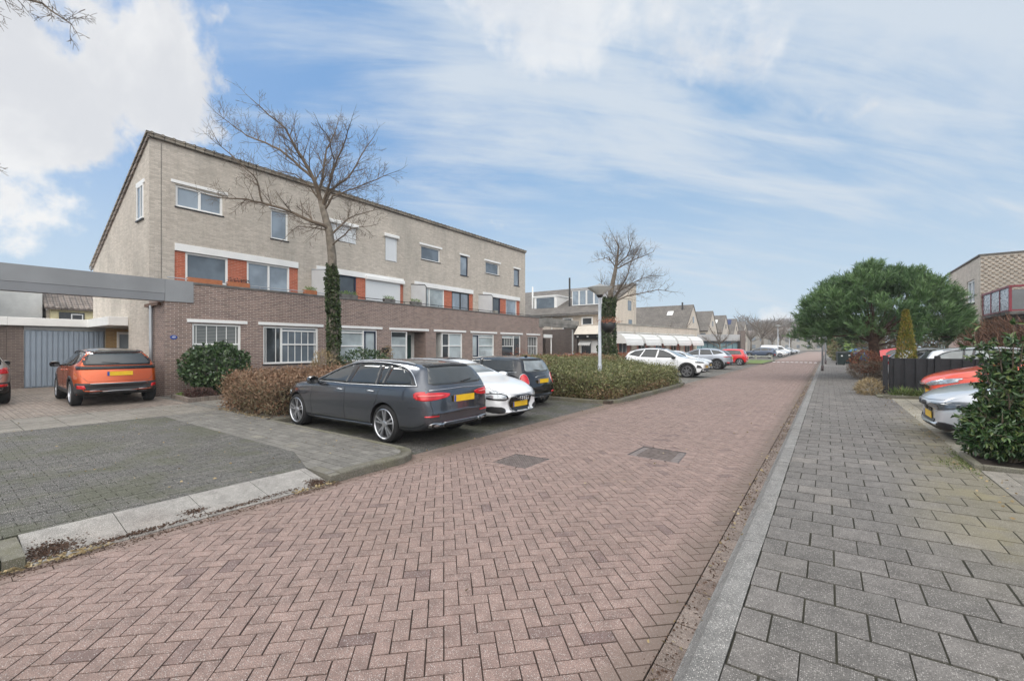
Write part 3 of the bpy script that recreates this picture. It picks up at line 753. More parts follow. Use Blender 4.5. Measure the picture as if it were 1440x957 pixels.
# ---- estate car (near, graphite)
def estate_spec(paint_, name='estate', **kw):
    S = dict(name=name, paint=paint_, r=.335, tw=.235, rimf=.79, xf=1.60, xr=-1.34, roofw=.60, bowf=.3, bowr=.2,
        top=[(2.47, .60), (2.44, .70), (2.30, .80), (2.0, .89), (1.5, .96), (1.08, 1.01), (.86, 1.07), (.45, 1.27), (.12, 1.39), (-.25, 1.438), (-.9, 1.445), (-1.5, 1.425), (-1.98, 1.372), (-2.08, 1.33), (-2.21, 1.15), (-2.31, 1.03), (-2.36, .95), (-2.39, .80), (-2.42, .62), (-2.41, .52)],
        belt=[(2.47, .56), (2.3, .74), (1.6, .90), (1.0, .955), (0, .98), (-1.3, 1.01), (-2.0, 1.02), (-2.27, 1.0), (-2.38, .9), (-2.42, .6)],
        bot=[(2.47, .36), (2.35, .22), (1.9, .19), (0, .19), (-1.9, .22), (-2.25, .27), (-2.41, .36)],
        plan=[(2.47, .62), (2.4, .74), (2.2, .85), (1.6, .915), (.5, .925), (-1.4, .925), (-2.0, .895), (-2.25, .855), (-2.37, .80), (-2.42, .71)],
        win=[[(.83, 1.0), (.42, 1.205), (.10, 1.31), (-.10, 1.345), (-.17, .99)],
             [(-.24, 1.35), (-.6, 1.362), (-.93, 1.355), (-1.08, 1.015), (-.29, .99)],
             [(-1.0, 1.352), (-1.20, 1.345), (-1.27, 1.02), (-1.14, 1.015)],
             smo([(-1.25, 1.34), (-1.60, 1.29), (-1.85, 1.18), (-2.0, 1.035)])+[(-1.33, 1.02)]],
        pillar=smo([(.87, .992), (.40, 1.218), (0., 1.345), (-.5, 1.375), (-1.2, 1.36), (-1.64, 1.30), (-1.90, 1.185), (-2.06, 1.02)])+[(-1.3, 1.0), (-.2, .98)],
        chrome=[smo([(.88, .99), (.40, 1.225), (0., 1.352), (-.5, 1.385), (-1.2, 1.37), (-1.66, 1.308), (-1.93, 1.19), (-2.08, 1.02)])+[(-1.3, .995), (-.2, .975), (.86, .985)]],
        gaps=[[(.98, .93), (1.02, .6), (.98, .26), (.0, .25), (-.16, .26), (-.18, .98)], [(-.16, .26), (-.95, .27), (-1.0, .5), (-1.12, .72), (-1.22, .98), (-1.3, 1.01)], [(-1.95, .66), (-2.3, .67)], [(1.25, .88), (1.5, .94)]],
        handles=[(-.02, .87), (-.98, .89)], handlemat='chrome', mirror=(.80, .97),
        side=[(sm([(-2.04, .915), (-2.06, .81), (-2.22, .775), (-2.40, .80), (-2.40, .905), (-2.2, .935)], 1), 'tail', 'taillight', .006),
              ([(.95, .225), (-1.0, .225), (-1.0, .30), (.95, .275)], 'p_sill', 'sill', .008)],
        rear=[([(-.58, 1.03), (.58, 1.03), (.66, 1.055), (.53, 1.315), (0, 1.335), (-.53, 1.315), (-.66, 1.055)], 'c_glass_dim', 'rear_window', .005),
              (smo([(-.57, 1.345), (-.3, 1.365), (.3, 1.365), (.57, 1.345)])+[(.5, 1.318), (0, 1.338), (-.5, 1.318)], 'blackgloss', 'spoiler', .014),
              ([(-.42, .30), (.42, .30), (.38, .37), (-.38, .37)], 'clad', 'diffuser', .006)],
        endpair_r=[(sm([(.30, .895), (.86, .92), (.86, .775), (.55, .79), (.33, .83)], 1), 'tail', 'taillight', .007),
                   ([(.52, .50), (.78, .515), (.78, .535), (.52, .525)], 'tail', 'reflector', .007), ([(.42, .865), (.83, .875), (.83, .85), (.5, .842)], 'tail_band', 'light_band', .013),
                   (sm([(.42, .40), (.74, .415), (.70, .335), (.45, .33)], 1), 'chrome', 'exhaust_pipe', .012)],
        gaps_r=[[(-.74, .98), (-.70, .75), (-.66, .56), (0, .545), (.66, .56), (.70, .75), (.74, .98)]],
        chrome_r=[[(-.70, .945), (0, .965), (.70, .945)], [(-.42, .385), (.42, .385)]],
        front=[(sm([(-.40, .40), (.40, .40), (.48, .62), (-.48, .62)], 1), 'black', 'grille', .006)],
        endpair_f=[(sm([(.50, .62), (.80, .60), (.84, .74), (.62, .74)], 1), 'lampclear', 'headlight', .007)],
        plate_r=.79, plate_f=.42)
    S.update(kw); return S
M['p_sill'] = M['p_grey']
def est_extra(t, bvh, S):
    rails(t, bvh, S, .1, -1.75, .555, 'galv', .02)
    wiper(t, project(bvh, 'end', -1, -.02, 1.05, .03), project(bvh, 'end', -1, -.34, 1.085, .025))
    b = MB()
    for sg in (1, -1):
        c = [project(bvh, 'end', -1, sg*u, w, .03) for u, w in sm([(.45, .388), (.70, .40), (.67, .35), (.47, .345)], 1)]
        b.face([tuple(p) for p in (c if sg > 0 else c[::-1])])
    b.build('exhaust_pipe', M['black'], t, world=False)
# ---- hatchback seen from the front (white)
def hatch_spec(paint_, name='hatch', **kw):
    S = dict(name=name, paint=paint_, r=.315, tw=.22, rimf=.72, xf=1.28, xr=-1.30, roofw=.56, bowf=.34, bowr=.2,
        top=[(2.12, .56), (2.10, .66), (2.02, .76), (1.75, .86), (1.3, .935), (.98, .985), (.80, 1.04), (.4, 1.25), (.08, 1.37), (-.3, 1.415), (-.9, 1.40), (-1.45, 1.33), (-1.62, 1.26), (-1.85, 1.06), (-1.98, .95), (-2.05, .85), (-2.12, .60), (-2.11, .5)],
        belt=[(2.12, .52), (1.95, .72), (1.3, .87), (.9, .92), (0, .93), (-1.3, .96), (-1.8, .96), (-2.0, .88), (-2.12, .58)],
        bot=[(2.12, .30), (2.0, .19), (1.6, .18), (0, .18), (-1.7, .2), (-2.0, .26), (-2.11, .34)],
        plan=[(2.12, .60), (2.06, .72), (1.9, .81), (1.3, .885), (.4, .895), (-1.3, .895), (-1.8, .85), (-2.03, .77), (-2.12, .66)],
        win=[[(.80, .955), (.40, 1.19), (.08, 1.295), (-.12, 1.325), (-.20, .945)], [(-.22, 1.33), (-.75, 1.325), (-1.05, 1.28), (-1.30, 1.10), (-1.32, .99), (-.28, .95)]],
        gaps=[[(.92, .9), (.92, .4), (.85, .25), (-.12, .25), (-.2, .93)], [(-.12, .25), (-.85, .27), (-1.1, .7), (-1.15, .95)], [(1.2, .86), (1.7, .80), (1.95, .68)]],
        handles=[(-.05, .82), (-.92, .84)], mirror=(.72, .93),
        side=[(sm([(1.70, .735), (1.86, .62), (2.06, .58), (2.04, .68), (1.85, .75)], 1), 'lampclear', 'headlight', .006),
              (sm([(-1.80, .87), (-1.80, .76), (-2.08, .70), (-2.02, .84)], 1), 'tail', 'taillight', .006)],
        rear=[([(-.50, .98), (.50, .98), (.42, 1.24), (-.42, 1.24)], 'c_glass', 'rear_window', .005)],
        endpair_r=[(sm([(.42, .84), (.80, .86), (.80, .72), (.46, .74)], 1), 'tail', 'taillight', .007)],
        front=[([(-.64, 1.0), (.64, 1.0), (.52, 1.28), (.40, 1.335), (-.40, 1.335), (-.52, 1.28)], 'c_glass_light', 'windscreen', .005),
               (sm([(-.31, .28), (.31, .28), (.40, .50), (.38, .64), (-.38, .64), (-.40, .50)], 1), 'blackgloss', 'grille', .007)],
        endpair_f=[(sm([(.42, .545), (.70, .545), (.85, .62), (.82, .70), (.48, .685)], 1), 'blackgloss', 'headlight', .006), (sm([(.46, .57), (.69, .57), (.80, .625), (.77, .68), (.52, .665)], 1), 'lampclear', 'headlight', .014),
                   (sm([(.46, .30), (.68, .28), (.80, .33), (.80, .44), (.52, .40)], 1), 'black', 'air_intake', .007)],
        chrome_f=[[(-.37, .645), (.37, .645), (.40, .50), (.31, .29), (-.31, .29), (-.40, .50), (-.37, .645)], [(-.8, .20), (-.4, .175), (.4, .175), (.8, .20)]],
        gaps_f=[[(-.70, .90), (-.62, .74), (-.42, .665), (.42, .665), (.62, .74), (.70, .90)]],
        plate_f=.44, plate_r=.55)
    S.update(kw); return S
def slats(t, bvh, zs, w, mat='chrome', r=.006):
    b = MB()
    for z in zs: trimline(b, bvh, 'end', 1, [(-w, z), (w, z)], r, .012)
    b.build('grille_slats', M[mat], t, world=False)
def rings4(t, bvh, S):
    slats(t, bvh, [.52, .60], .34, 'black', .009)
    b = MB()
    for y in (-.105, -.035, .035, .105):
        c = project(bvh, 'end', 1, y, .575, .02)
        b.tube([(c.x, c.y+.048*math.cos(a), c.z+.048*math.sin(a)) for a in [2*math.pi*i/16 for i in range(17)]], .006, 5, cap=False)
    b.build('emblem', M['chrome'], t, smooth=True, world=False)
# ---- small retro hatch seen from behind
def mini_spec(paint_, name='mini', **kw):
    S = dict(name=name, paint=paint_, r=.31, tw=.21, rimf=.74, xf=1.22, xr=-1.28, roofw=.60, bowf=.24, bowr=.20,
        top=[(1.92, .60), (1.90, .72), (1.78, .84), (1.4, .92), (1.0, .965), (.82, 1.03), (.55, 1.22), (.30, 1.36), (.0, 1.405), (-.6, 1.415), (-1.2, 1.395), (-1.46, 1.37), (-1.56, 1.30), (-1.70, 1.05), (-1.76, .94), (-1.82, .80), (-1.90, .60), (-1.91, .48)],
        belt=[(1.92, .56), (1.75, .78), (1.3, .89), (.8, .93), (-1.3, .965), (-1.65, .96), (-1.8, .80), (-1.91, .55)],
        bot=[(1.92, .32), (1.8, .2), (1.4, .18), (-1.5, .2), (-1.8, .25), (-1.91, .34)],
        plan=[(1.92, .60), (1.84, .74), (1.6, .82), (1.2, .86), (-1.25, .865), (-1.6, .84), (-1.8, .79), (-1.91, .70)],
        win=[[(.78, .965), (.50, 1.20), (.30, 1.305), (-.10, 1.335), (-.14, .965)], [(-.17, 1.337), (-.8, 1.335), (-1.28, 1.30), (-1.45, 1.0), (-.20, .97)]],
        chrome=[[(.85, .945), (-1.5, .975)]], gaps=[[(.88, .92), (.86, .3), (-.05, .25), (-.2, .5), (-.18, .96)]], handles=[(-.02, .86)], handlemat='chrome', mirror=(.70, .95),
        side=[([(1.6, .20), (-1.55, .20), (-1.55, .27), (1.6, .27)], 'clad', 'sill', .008)],
        rear=[([(-.52, .985), (.52, .985), (.58, 1.03), (.47, 1.29), (-.47, 1.29), (-.58, 1.03)], 'c_glass_light', 'rear_window', .005),
              (smo([(-.60, 1.36), (0, 1.385), (.60, 1.36)])+[(.5, 1.295), (-.5, 1.295)], 'black', 'spoiler', .015),
              ([(-.45, .24), (.45, .24), (.42, .36), (-.42, .36)], 'clad', 'diffuser', .006)],
        endpair_r=[(ell(.675, .775, .105, .155), 'tail', 'taillight', .014), (sm([(.55, .37), (.74, .38), (.74, .43), (.55, .42)], 1), 'tail', 'reflector', .01)],
        chrome_r=[ell(.675, .775, .112, .162)+[ell(.675, .775, .112, .162)[0]], mirp(ell(.675, .775, .112, .162))+[mirp(ell(.675, .775, .112, .162))[0]], [(-.28, .83), (-.15, .86), (.15, .86), (.28, .83)], [(-.62, .30), (.62, .30)]],
        gaps_r=[[(-.60, .96), (-.54, .60), (-.40, .54), (.40, .54), (.54, .60), (.60, .96)], [(-.86, .50), (.86, .50)]],
        endpair_f=[(ell(.6, .68, .12, .13), 'lampclear', 'headlight', .01)], front=[(sm([(-.3, .35), (.3, .35), (.36, .6), (-.36, .6)], 1), 'black', 'grille', .006)],
        plate_r=.73)
    S.update(kw); return S
def mini_extra(t, bvh, S):
    wiper(t, project(bvh, 'end', -1, 0, 1.0, .03), project(bvh, 'end', -1, .26, 1.035, .025))
    b = MB()
    for y in (-.07, .07):
        p = project(bvh, 'end', -1, y, .29, 0); b.lathe([(.045, -.06), (.045, .03), (.036, .03), (.034, -.02), (.001, -.02)], 16, (p.x-.0, y, .29), axis='Y')
    v2 = []
    for (x, y, z) in b.v:
        pass
    b2 = MB()
    for y in (-.075, .075):
        p = project(bvh, 'end', -1, y, .29, 0)
        for rr_, m in ((.045, 0), (.033, 1)):
            q = .03 if m == 0 else .032
            b2.tube([(p.x+.08, y, .27), (p.x-q, y, .27)], rr_, 14, m)
    b2.build('exhaust_pipe', [M['chrome'], M['black']], t, world=False)
    p = project(bvh, 'top', 1, -1.25, 0, 0); b3 = MB(); b3.prism([(p.x-.07, -.02, p.z-.01), (p.x+.07, -.012, p.z-.01), (p.x-.06, -.004, p.z+.055)], (0, .024, 0)); b3.build('roof_aerial', M['black'], t, world=False)
# ---- compact SUV seen from behind (orange, black roof)
def suv_spec(paint_, name='suv', **kw):
    S = dict(name=name, paint=paint_, r=.345, tw=.225, rimf=.70, xf=1.30, xr=-1.30, roofw=.58, bowf=.26, bowr=.22,
        top=[(2.15, .68), (2.13, .82), (2.0, .95), (1.5, 1.02), (1.05, 1.06), (.85, 1.13), (.45, 1.36), (.15, 1.49), (-.3, 1.535), (-.9, 1.54), (-1.45, 1.49), (-1.68, 1.44), (-1.80, 1.32), (-1.98, 1.12), (-2.04, 1.03), (-2.10, .85), (-2.15, .66), (-2.14, .5)],
        belt=[(2.15, .62), (1.95, .88), (1.3, .97), (.9, 1.0), (0, 1.03), (-1.3, 1.07), (-1.9, 1.06), (-2.08, .92), (-2.15, .6)],
        bot=[(2.15, .38), (2.0, .26), (1.5, .24), (-1.6, .25), (-1.95, .30), (-2.14, .40)],
        plan=[(2.15, .62), (2.08, .76), (1.9, .84), (1.3, .885), (-1.3, .89), (-1.8, .86), (-2.05, .80), (-2.15, .70)],
        win=[[(.82, 1.05), (.42, 1.30), (.10, 1.42), (-.12, 1.445), (-.18, 1.045)], [(-.20, 1.45), (-.85, 1.44), (-1.05, 1.41), (-1.12, 1.08), (-.26, 1.05)], [(-1.10, 1.40), (-1.48, 1.33), (-1.62, 1.20), (-1.19, 1.085)]],
        gaps=[[(.95, .98), (.95, .5), (.88, .4), (-.15, .4), (-.19, 1.03)], [(-.15, .4), (-.85, .4), (-1.05, .7), (-1.14, 1.06)]],
        handles=[(-.03, .93), (-.95, .96)], mirror=(.75, 1.03), mirmat='black',
        side=[],
        rear=[([(-.66, 1.075), (.66, 1.075), (.73, 1.12), (.60, 1.45), (-.60, 1.45), (-.73, 1.12)], 'blackgloss', 'rear_window_frame', .002), ([(-.60, 1.10), (.60, 1.10), (.66, 1.13), (.54, 1.40), (-.54, 1.40), (-.66, 1.13)], 'c_glass_dim', 'rear_window', .009),
              (smo([(-.62, 1.47), (0, 1.50), (.62, 1.47)])+[(.5, 1.41), (-.5, 1.41)], 'blackgloss', 'spoiler', .02),
              ([(-.82, .97), (-.86, 1.06), (.86, 1.06), (.82, .97)], 'blackgloss', 'taillight', .009),
              ([(-.87, .30), (.87, .30), (.88, .62), (.5, .615), (-.5, .615), (-.88, .62)], 'clad', 'bumper', .010)],
        endpair_r=[([(.66, .47), (.80, .48), (.80, .57), (.68, .56)], 'tail', 'reflector', .013)],
        chrome_r=[[(-.58, .605), (.58, .605)], [(-.35, .40), (.35, .40)], [(.40, .42), (.58, .42), (.58, .37), (.40, .37), (.40, .42)], [(-.40, .42), (-.58, .42), (-.58, .37), (-.40, .37), (-.40, .42)]],
        gaps_r=[[(-.82, .90), (-.62, .66), (.62, .66), (.82, .90)]],
        endpair_f=[(sm([(.5, .80), (.8, .78), (.82, .88), (.55, .88)], 1), 'lampclear', 'headlight', .007)],
        front=[([(-.64, 1.09), (.64, 1.09), (.52, 1.40), (.40, 1.45), (-.40, 1.45), (-.52, 1.40)], 'c_glass_light', 'windscreen', .005), (sm([(-.45, .5), (.45, .5), (.5, .75), (-.5, .75)], 1), 'black', 'grille', .007)],
        plate_r=.86)
    S.update(kw)
    if not S['side']: S['side'] = clads(S)
    return S
def roof_patch(mat, x0, x1, hw):
    def f(t, bvh, S):
        pts = [(x0, -hw*.8), (x0, hw*.8), (x0-.25, hw), (x1+.2, hw), (x1, hw*.9), (x1, -hw*.9), (x1+.2, -hw), (x0-.25, -hw)]
        patch('roof', bvh, 'top', 1, pts[::-1], M[mat], t, .006, .12)
    return f

# ------------------------------------------------------------ ground
def zR(x, y=0): return .10+.035*(x+.42)
g = MB(); g.face([(-600, -200, -.06), (600, -200, -.06), (600, 900, -.06), (-600, 900, -.06)])
struct(g.build('ground', M['earth']))
# road in herringbone at 45 degrees, with a run of cut stones along the edges
mh1 = [(-3.94, 4.93), (-3.94, 5.52), (-3.35, 5.57), (-3.37, 4.93)]
mh2 = [(-2.52, 6.50), (-2.50, 7.20), (-1.80, 7.17), (-1.74, 6.46)]
def grow_(p, k):
    cx = sum(q[0] for q in p)/4; cy_ = sum(q[1] for q in p)/4
    return [(cx+(x-cx)*k, cy_+(y-cy_)*k) for x, y in p]
paving('road', [(-4.72, -5), (-.757, -5), (-.757, 62), (-4.72, 62)], 'herring', .196, .098, M['klinker'], M['sand'], ang=R(45), holes=(grow_(mh1, 1.15), grow_(mh2, 1.15)), joint=.0085)
paving('road_edge', [(-4.92, -5), (-4.725, -5), (-4.725, 62), (-4.92, 62)], 'run', .205, .1, M['klinker'], M['sand'], ang=R(90), seed=2, origin=(-4.725, 0))
for ya, yb in ((3.95, 4.56), (11.8, 12.9), (19.0, 20.1)):
    paving('road_edge', [(-5.75, ya), (-4.925, ya), (-4.925, yb), (-5.75, yb)], 'run', .205, .1, M['klinker'], M['sand'], ang=R(90), seed=3, origin=(-4.925, 0), zf=lambda x, y: -.003)
g = MB(); g.face([(-5.3, 62, -.004), (-.6, 62, -.004), (-.6, 170, -.004), (-5.3, 170, -.004)]); struct(g.build('road', plain('distant_road_brick', srgb(140, 121, 113), .85, .1, .6)))
# white give-way dashes on the road hump
g = MB()
for i in range(10): g.box(-4.85+i*.41, -4.85+i*.41+.24, 54.6, 55.6, -.01, .006)
struct(g.build('road_marking', M['white']))
for i, q in enumerate((mh1, mh2)):
    o = thing('manhole_cover', ['plain chequered iron manhole cover in the road nearer the parked estate car', 'ribbed iron manhole cover in the middle of the road'][i], 'manhole cover', (sum(p[0] for p in q)/4, sum(p[1] for p in q)/4, 0), group='manhole covers in the road')
    fr = MB(); big = grow_(q, 1.0); outer = grow_(q, 1.40)
    for a in range(4):
        b_ = (a+1) % 4
        n = 4
        for k in range(n):
            def L(p, r_, t): return (p[0]+(r_[0]-p[0])*t, p[1]+(r_[1]-p[1])*t)
            t0, t1 = k/n+.012, (k+1)/n-.012
            A, B_, C_, D_ = L(big[a], big[b_], t0), L(big[a], big[b_], t1), L(outer[a], outer[b_], t1), L(outer[a], outer[b_], t0)
            fr.prism([(A[0], A[1], -.012), (B_[0], B_[1], -.012), (C_[0], C_[1], -.012), (D_[0], D_[1], -.012)][::-1], (0, 0, .0155), r=random.random())
    fr.build('brick_surround', M['klinker'], o, rnd=True)
    ins = grow_(q, .97); c = MB(); c.prism([(x, y, -.012) for x, y in ins][::-1], (0, 0, .009)); c.build('cover_plate', M['rust'], o)
    c = MB(); k_ = 13 if i == 0 else 9
    for a in range(1, k_):
        t = a/k_
        p0 = (ins[0][0]+(ins[1][0]-ins[0][0])*t, ins[0][1]+(ins[1][1]-ins[0][1])*t); p1 = (ins[3][0]+(ins[2][0]-ins[3][0])*t, ins[3][1]+(ins[2][1]-ins[3][1])*t)
        s0, s1 = (.04, .96) if i == 0 else (.15, .85)
        P0 = (p0[0]+(p1[0]-p0[0])*s0, p0[1]+(p1[1]-p0[1])*s0, .0); P1 = (p0[0]+(p1[0]-p0[0])*s1, p0[1]+(p1[1]-p0[1])*s1, .0)
        c.tube([P0, P1], .007 if i == 0 else .012, 4)
    if i == 0:
        for a in range(1, k_):
            t = a/k_
            p0 = (ins[0][0]+(ins[3][0]-ins[0][0])*t, ins[0][1]+(ins[3][1]-ins[0][1])*t, 0); p1 = (ins[1][0]+(ins[2][0]-ins[1][0])*t, ins[1][1]+(ins[2][1]-ins[1][1])*t, 0)
            c.tube([p0, p1], .007, 4)
    c.build('raised_ribs', M['rust'], o)
    c = MB()
    for k in range(4): c.prism([(*ins[k], -.01), (*ins[(k+1) % 4], -.01), (*q[(k+1) % 4], -.01), (*q[k], -.01)], (0, 0, .014))
    c.build('frame', M['black'], o)
# right gutter, kerb, pavement
paving('gutter', [(-.75, -5), (-.625, -5), (-.625, 62), (-.75, 62)], 'stack', .125, .21, M['gutter'], M['sand'], seed=4, origin=(-.75, 0), jit=.004, zf=lambda x, y: -.004)
def kerbline(name, prof, y0, y1, L, mat, seed=1):
    b = MB(); rr = random.Random(seed); y = y0
    while y < y1:
        ye = min(y+L, y1); r_ = rr.random(); dz = rr.uniform(-.003, .003); dx = rr.uniform(-.003, .003)
        b.prism([(x+dx, y+.003, z+dz) for x, z in prof], (0, ye-y-.006, 0), r=r_); y = ye
    return struct(b.build(name, mat, rnd=True))
kerbline('kerb', [(-.63, -.05), (-.42, -.05), (-.42, .10), (-.53, .10), (-.555, .092), (-.615, .012), (-.63, .0)], -5, 75, 1.0, M['kerb'])
paving('pavement', [(-.415, -5), (1.50, -5), (1.50, 42), (-.415, 42)], 'run', .30, .295, M['slab'], M['sandgrey'], zf=zR, origin=(-.415, .02), joint=.011, seed=5, jit=.003, jv=.017)
g = MB(); g.face([(-.415, 42, zR(-.4)-.003), (2.2, 42, zR(2.2)-.003), (2.2, 140, zR(2.2)-.003), (-.415, 140, zR(-.4)-.003)]); struct(g.build('pavement', plain('distant_pavement', srgb(114, 110, 106), .85, .1, .6)))
paving('pavement_strip', [(1.50, 8.5), (1.80, 8.5), (1.80, 16.7), (1.50, 16.7)], 'stack', .3, .1, M['whitestrip'], M['sandgrey'], zf=zR, origin=(1.5, 0), seed=8)
paving('parking_area', [(1.81, 8.5), (12, 8.5), (12, 16.7), (1.81, 16.7)], 'run', .6, .3, M['whitestrip'], M['sandgrey'], zf=zR, origin=(1.81, 0), seed=9)
paving('parking_area', [(1.51, 2), (9, 2), (9, 7.66), (1.51, 7.66)], 'run', .4, .2, M['lightslab'], M['sandgrey'], zf=zR, origin=(1.51, 0), seed=10, ang=R(90))
g = MB(); g.face([(1.5, 16.7, zR(1.5)-.02), (30, 16.7, zR(12)), (30, 60, zR(12)), (1.5, 60, zR(1.5)-.02)]); struct(g.build('ground', M['earth']))
# bed under the broad-leaved shrub
g = MB()
z0 = zR(1.5)
g.box(1.47, 1.55, 7.72, 8.52, z0-.05, z0+.055); g.box(1.55, 5, 7.72, 7.79, z0-.05, z0+.055); g.box(1.55, 5, 8.46, 8.52, z0-.05, z0+.04)
struct(bevel(g.build('kerb', M['kerbdark'], rnd=True), .008))
g = MB(); nn = 40
for i in range(nn):
    for j in range(10):
        def h(a, b_): x = 1.55+3.4*a/nn; y = 7.79+.67*b_/10; return (x, y, zR(1.5)+.02+.03*mnoise.noise(Vector((x*5, y*5, 0))))
        g.face([h(i, j), h(i+1, j), h(i+1, j+1), h(i, j+1)])
struct(g.build('soil', M['soil'], smooth=True))
# left side: raised forecourt, sloping ramp slabs, kerb stones
Zl = .10
kb = MB(); y = .50
rr = random.Random(3)
while y < 2.95:
    ye = min(y+.60, 2.98); r_ = rr.random()
    kb.prism([(-4.93, y+.003, -.05), (-4.93, y+.003, .006), (-4.96, y+.003, .02), (-5.47, y+.003, Zl+.0), (-5.50, y+.003, Zl), (-5.50, y+.003, -.05)], (0, ye-y-.006, 0), r=r_); y = ye
struct(kb.build('ramp_slabs', M['ramp'], rnd=True))
kb = MB()
def kpath(b, pts, w, z1, seg=.5, top=.0, seed=1):
    """kerb stones following a line (left-hand side = the filled side)"""
    rr = random.Random(seed)
    for p, q in zip(pts, pts[1:]):
        d = Vector((q[0]-p[0], q[1]-p[1])); L = d.length; d.normalize(); nrm = Vector((-d.y, d.x)); n = max(1, round(L/seg))
        for i in range(n):
            a = Vector(p)+d*(L*i/n+(.003 if n > 1 else 0)); e = Vector(p)+d*(L*(i+1)/n-(.003 if n > 1 else 0)); r_ = rr.random()
            z2 = z1+.006; prof = [(0, -.06), (0, z2-.022), (.010, z2-.006), (.03, z2), (w, z2), (w, -.06)]
            A = [(a.x+nrm.x*u, a.y+nrm.y*u, z) for u, z in prof]; B_ = [(e.x+nrm.x*u, e.y+nrm.y*u, z) for u, z in prof]; bs = len(b.v); b.v += A+B_
            k = len(prof); b.f.append([bs+i2 for i2 in range(k)]); b.f.append([bs+k+i2 for i2 in range(k)][::-1])
            for i2 in range(k): b.f.append([bs+i2, bs+k+i2, bs+k+(i2+1) % k, bs+(i2+1) % k])
            b.m += [0]*(k+2); b.r += [r_]*(k+2)
kpath(kb, [(-4.93, -4.5), (-4.93, .365)], .16, Zl, 1.0)
kb.prism([(-4.93, .49, -.05), (-4.93, .49, Zl-.01), (-5.09, .49, Zl), (-5.45, .49, Zl+.002), (-5.45, .49, -.05)], (0, -.12, 0), r=.4)
kb.prism([(-4.93, 2.99, -.05), (-4.93, 2.99, Zl-.01), (-5.09, 2.99, Zl), (-5.45, 2.99, Zl+.002), (-5.45, 2.99, -.05)], (0, .14, 0), r=.6)
kpath(kb, [(-4.93, 3.13), (-4.93, 4.05)], .16, Zl, .9, seed=2)
arc = [(-4.93, 4.05)]+[(-5.43+.5*math.cos(a), 4.05+.5*math.sin(a)) for a in [R(10*i) for i in range(1, 10)]]
kpath(kb, arc, .16, Zl, 1., seed=3)
kpath(kb, [(-5.43, 4.55), (-9.75, 4.55)], .12, Zl, 1.0, seed=4)
struct(kb.build('kerb', M['kerbdark'], rnd=True))
zl = lambda x, y: Zl
paving('forecourt', [(-12.2, -5), (-5.505, -5), (-5.505, 3.0), (-6.5, 3.34), (-12.2, 3.29)], 'run', .21, .105, M['darkpaver'], M['sandgrey'], zf=zl, ang=R(90), seed=11, joint=.006)
paving('pavement', [(-12.2, 3.295), (-6.5, 3.345), (-6.5, 4.47), (-12.2, 4.47)], 'run', .30, .15, M['greypaver'], M['sandgrey'], zf=zl, seed=12, joint=.008)
paving('pavement', [(-6.495, 3.345), (-5.5, 3.0), (-5.02, 3.0), (-5.02, 4.0), (-5.2, 4.38), (-5.45, 4.47), (-6.495, 4.47)], 'run', .30, .15, M['greypaver'], M['sandgrey'], zf=zl, seed=22, joint=.008)
paving('pavement', [(-5.50, -5), (-5.095, -5), (-5.095, .38), (-5.50, .38)], 'run', .20, .1, M['kerbdark'], M['sandgrey'], zf=zl, seed=23, joint=.008)
paving('footpath', [(-17.1, 4.43), (-9.9, 4.43), (-9.9, 4.70), (-17.1, 4.70)], 'run', .30, .15, M['greypaver'], M['sandgrey'], zf=zl, seed=24, joint=.008)
paving('pavement', [(-14.30, -6), (-12.21, -6), (-12.21, 4.45), (-14.30, 4.45)], 'run', .30, .60, M['lightslab'], M['sandgrey'], zf=zl, origin=(-12.2, 0), seed=13, joint=.01, ang=R(0))
paving('driveway', [(-24.6, -6), (-14.31, -6), (-14.31, 4.45), (-24.6, 4.45)], 'run', .21, .105, M['drive'], M['sandgrey'], zf=zl, seed=14, joint=.007)
paving('footpath', [(-17.1, 4.71), (-9.9, 4.71), (-9.9, 6.3), (-17.1, 6.3)], 'run', .30, .30, M['lightslab'], M['sandgrey'], zf=zl, seed=15)
# parking bays
paving('parking_bays', [(-9.72, 4.56), (-5.20, 4.56), (-5.20, 11.75), (-9.72, 11.75)], 'herring', .21, .105, M['darkpaver'], M['sandgrey'], seed=16, joint=.008)
paving('road_edge', [(-5.20, 4.56), (-4.925, 4.56), (-4.925, 11.8), (-5.20, 11.8)], 'run', .205, .1, M['klinker'], M['sand'], ang=R(90), seed=17, origin=(-4.925, 0))
kb = MB(); kpath(kb, [(-9.72, 4.55), (-9.72, 11.75)], .12, Zl, 1.0, seed=6)
kpath(kb, [(-9.72, 11.78), (-5.75, 11.78)], .12, Zl, 1.0, seed=7)
arc = [(-5.75, 11.78)]+[(-5.75+.75*math.sin(a), 12.53-.75*math.cos(a)) for a in [R(10*i) for i in range(1, 10)]]
kpath(kb, arc, .14, Zl, 1., seed=8); kpath(kb, [(-5.0, 12.53), (-5.0, 19.3)], .14, Zl, 1.0, seed=9)
arc = [(-5.0, 19.3)]+[(-5.8+.8*math.cos(a), 19.3+.8*math.sin(a)) for a in [R(10*i) for i in range(1, 10)]]
kpath(kb, arc, .14, Zl, 1., seed=10); kpath(kb, [(-5.8, 20.1), (-10, 20.1)], .12, Zl, 1.0, seed=11)
struct(kb.build('kerb', M['kerbdark'], rnd=True))
g = MB(); g.box(-9.8, -5.12, 11.9, 20.0, -.05, .085); struct(g.build('soil', M['soil']))
g = MB(); g.box(-17.15, -9.84, 6.3, 30, -.05, .09); struct(g.build('front_gardens', M['soil']))
paving('parking_bays', [(-10.5, 20.2), (-5.20, 20.2), (-5.20, 46.4), (-10.5, 46.4)], 'herring', .21, .105, M['greypaver'], M['sandgrey'], seed=18, joint=.008)
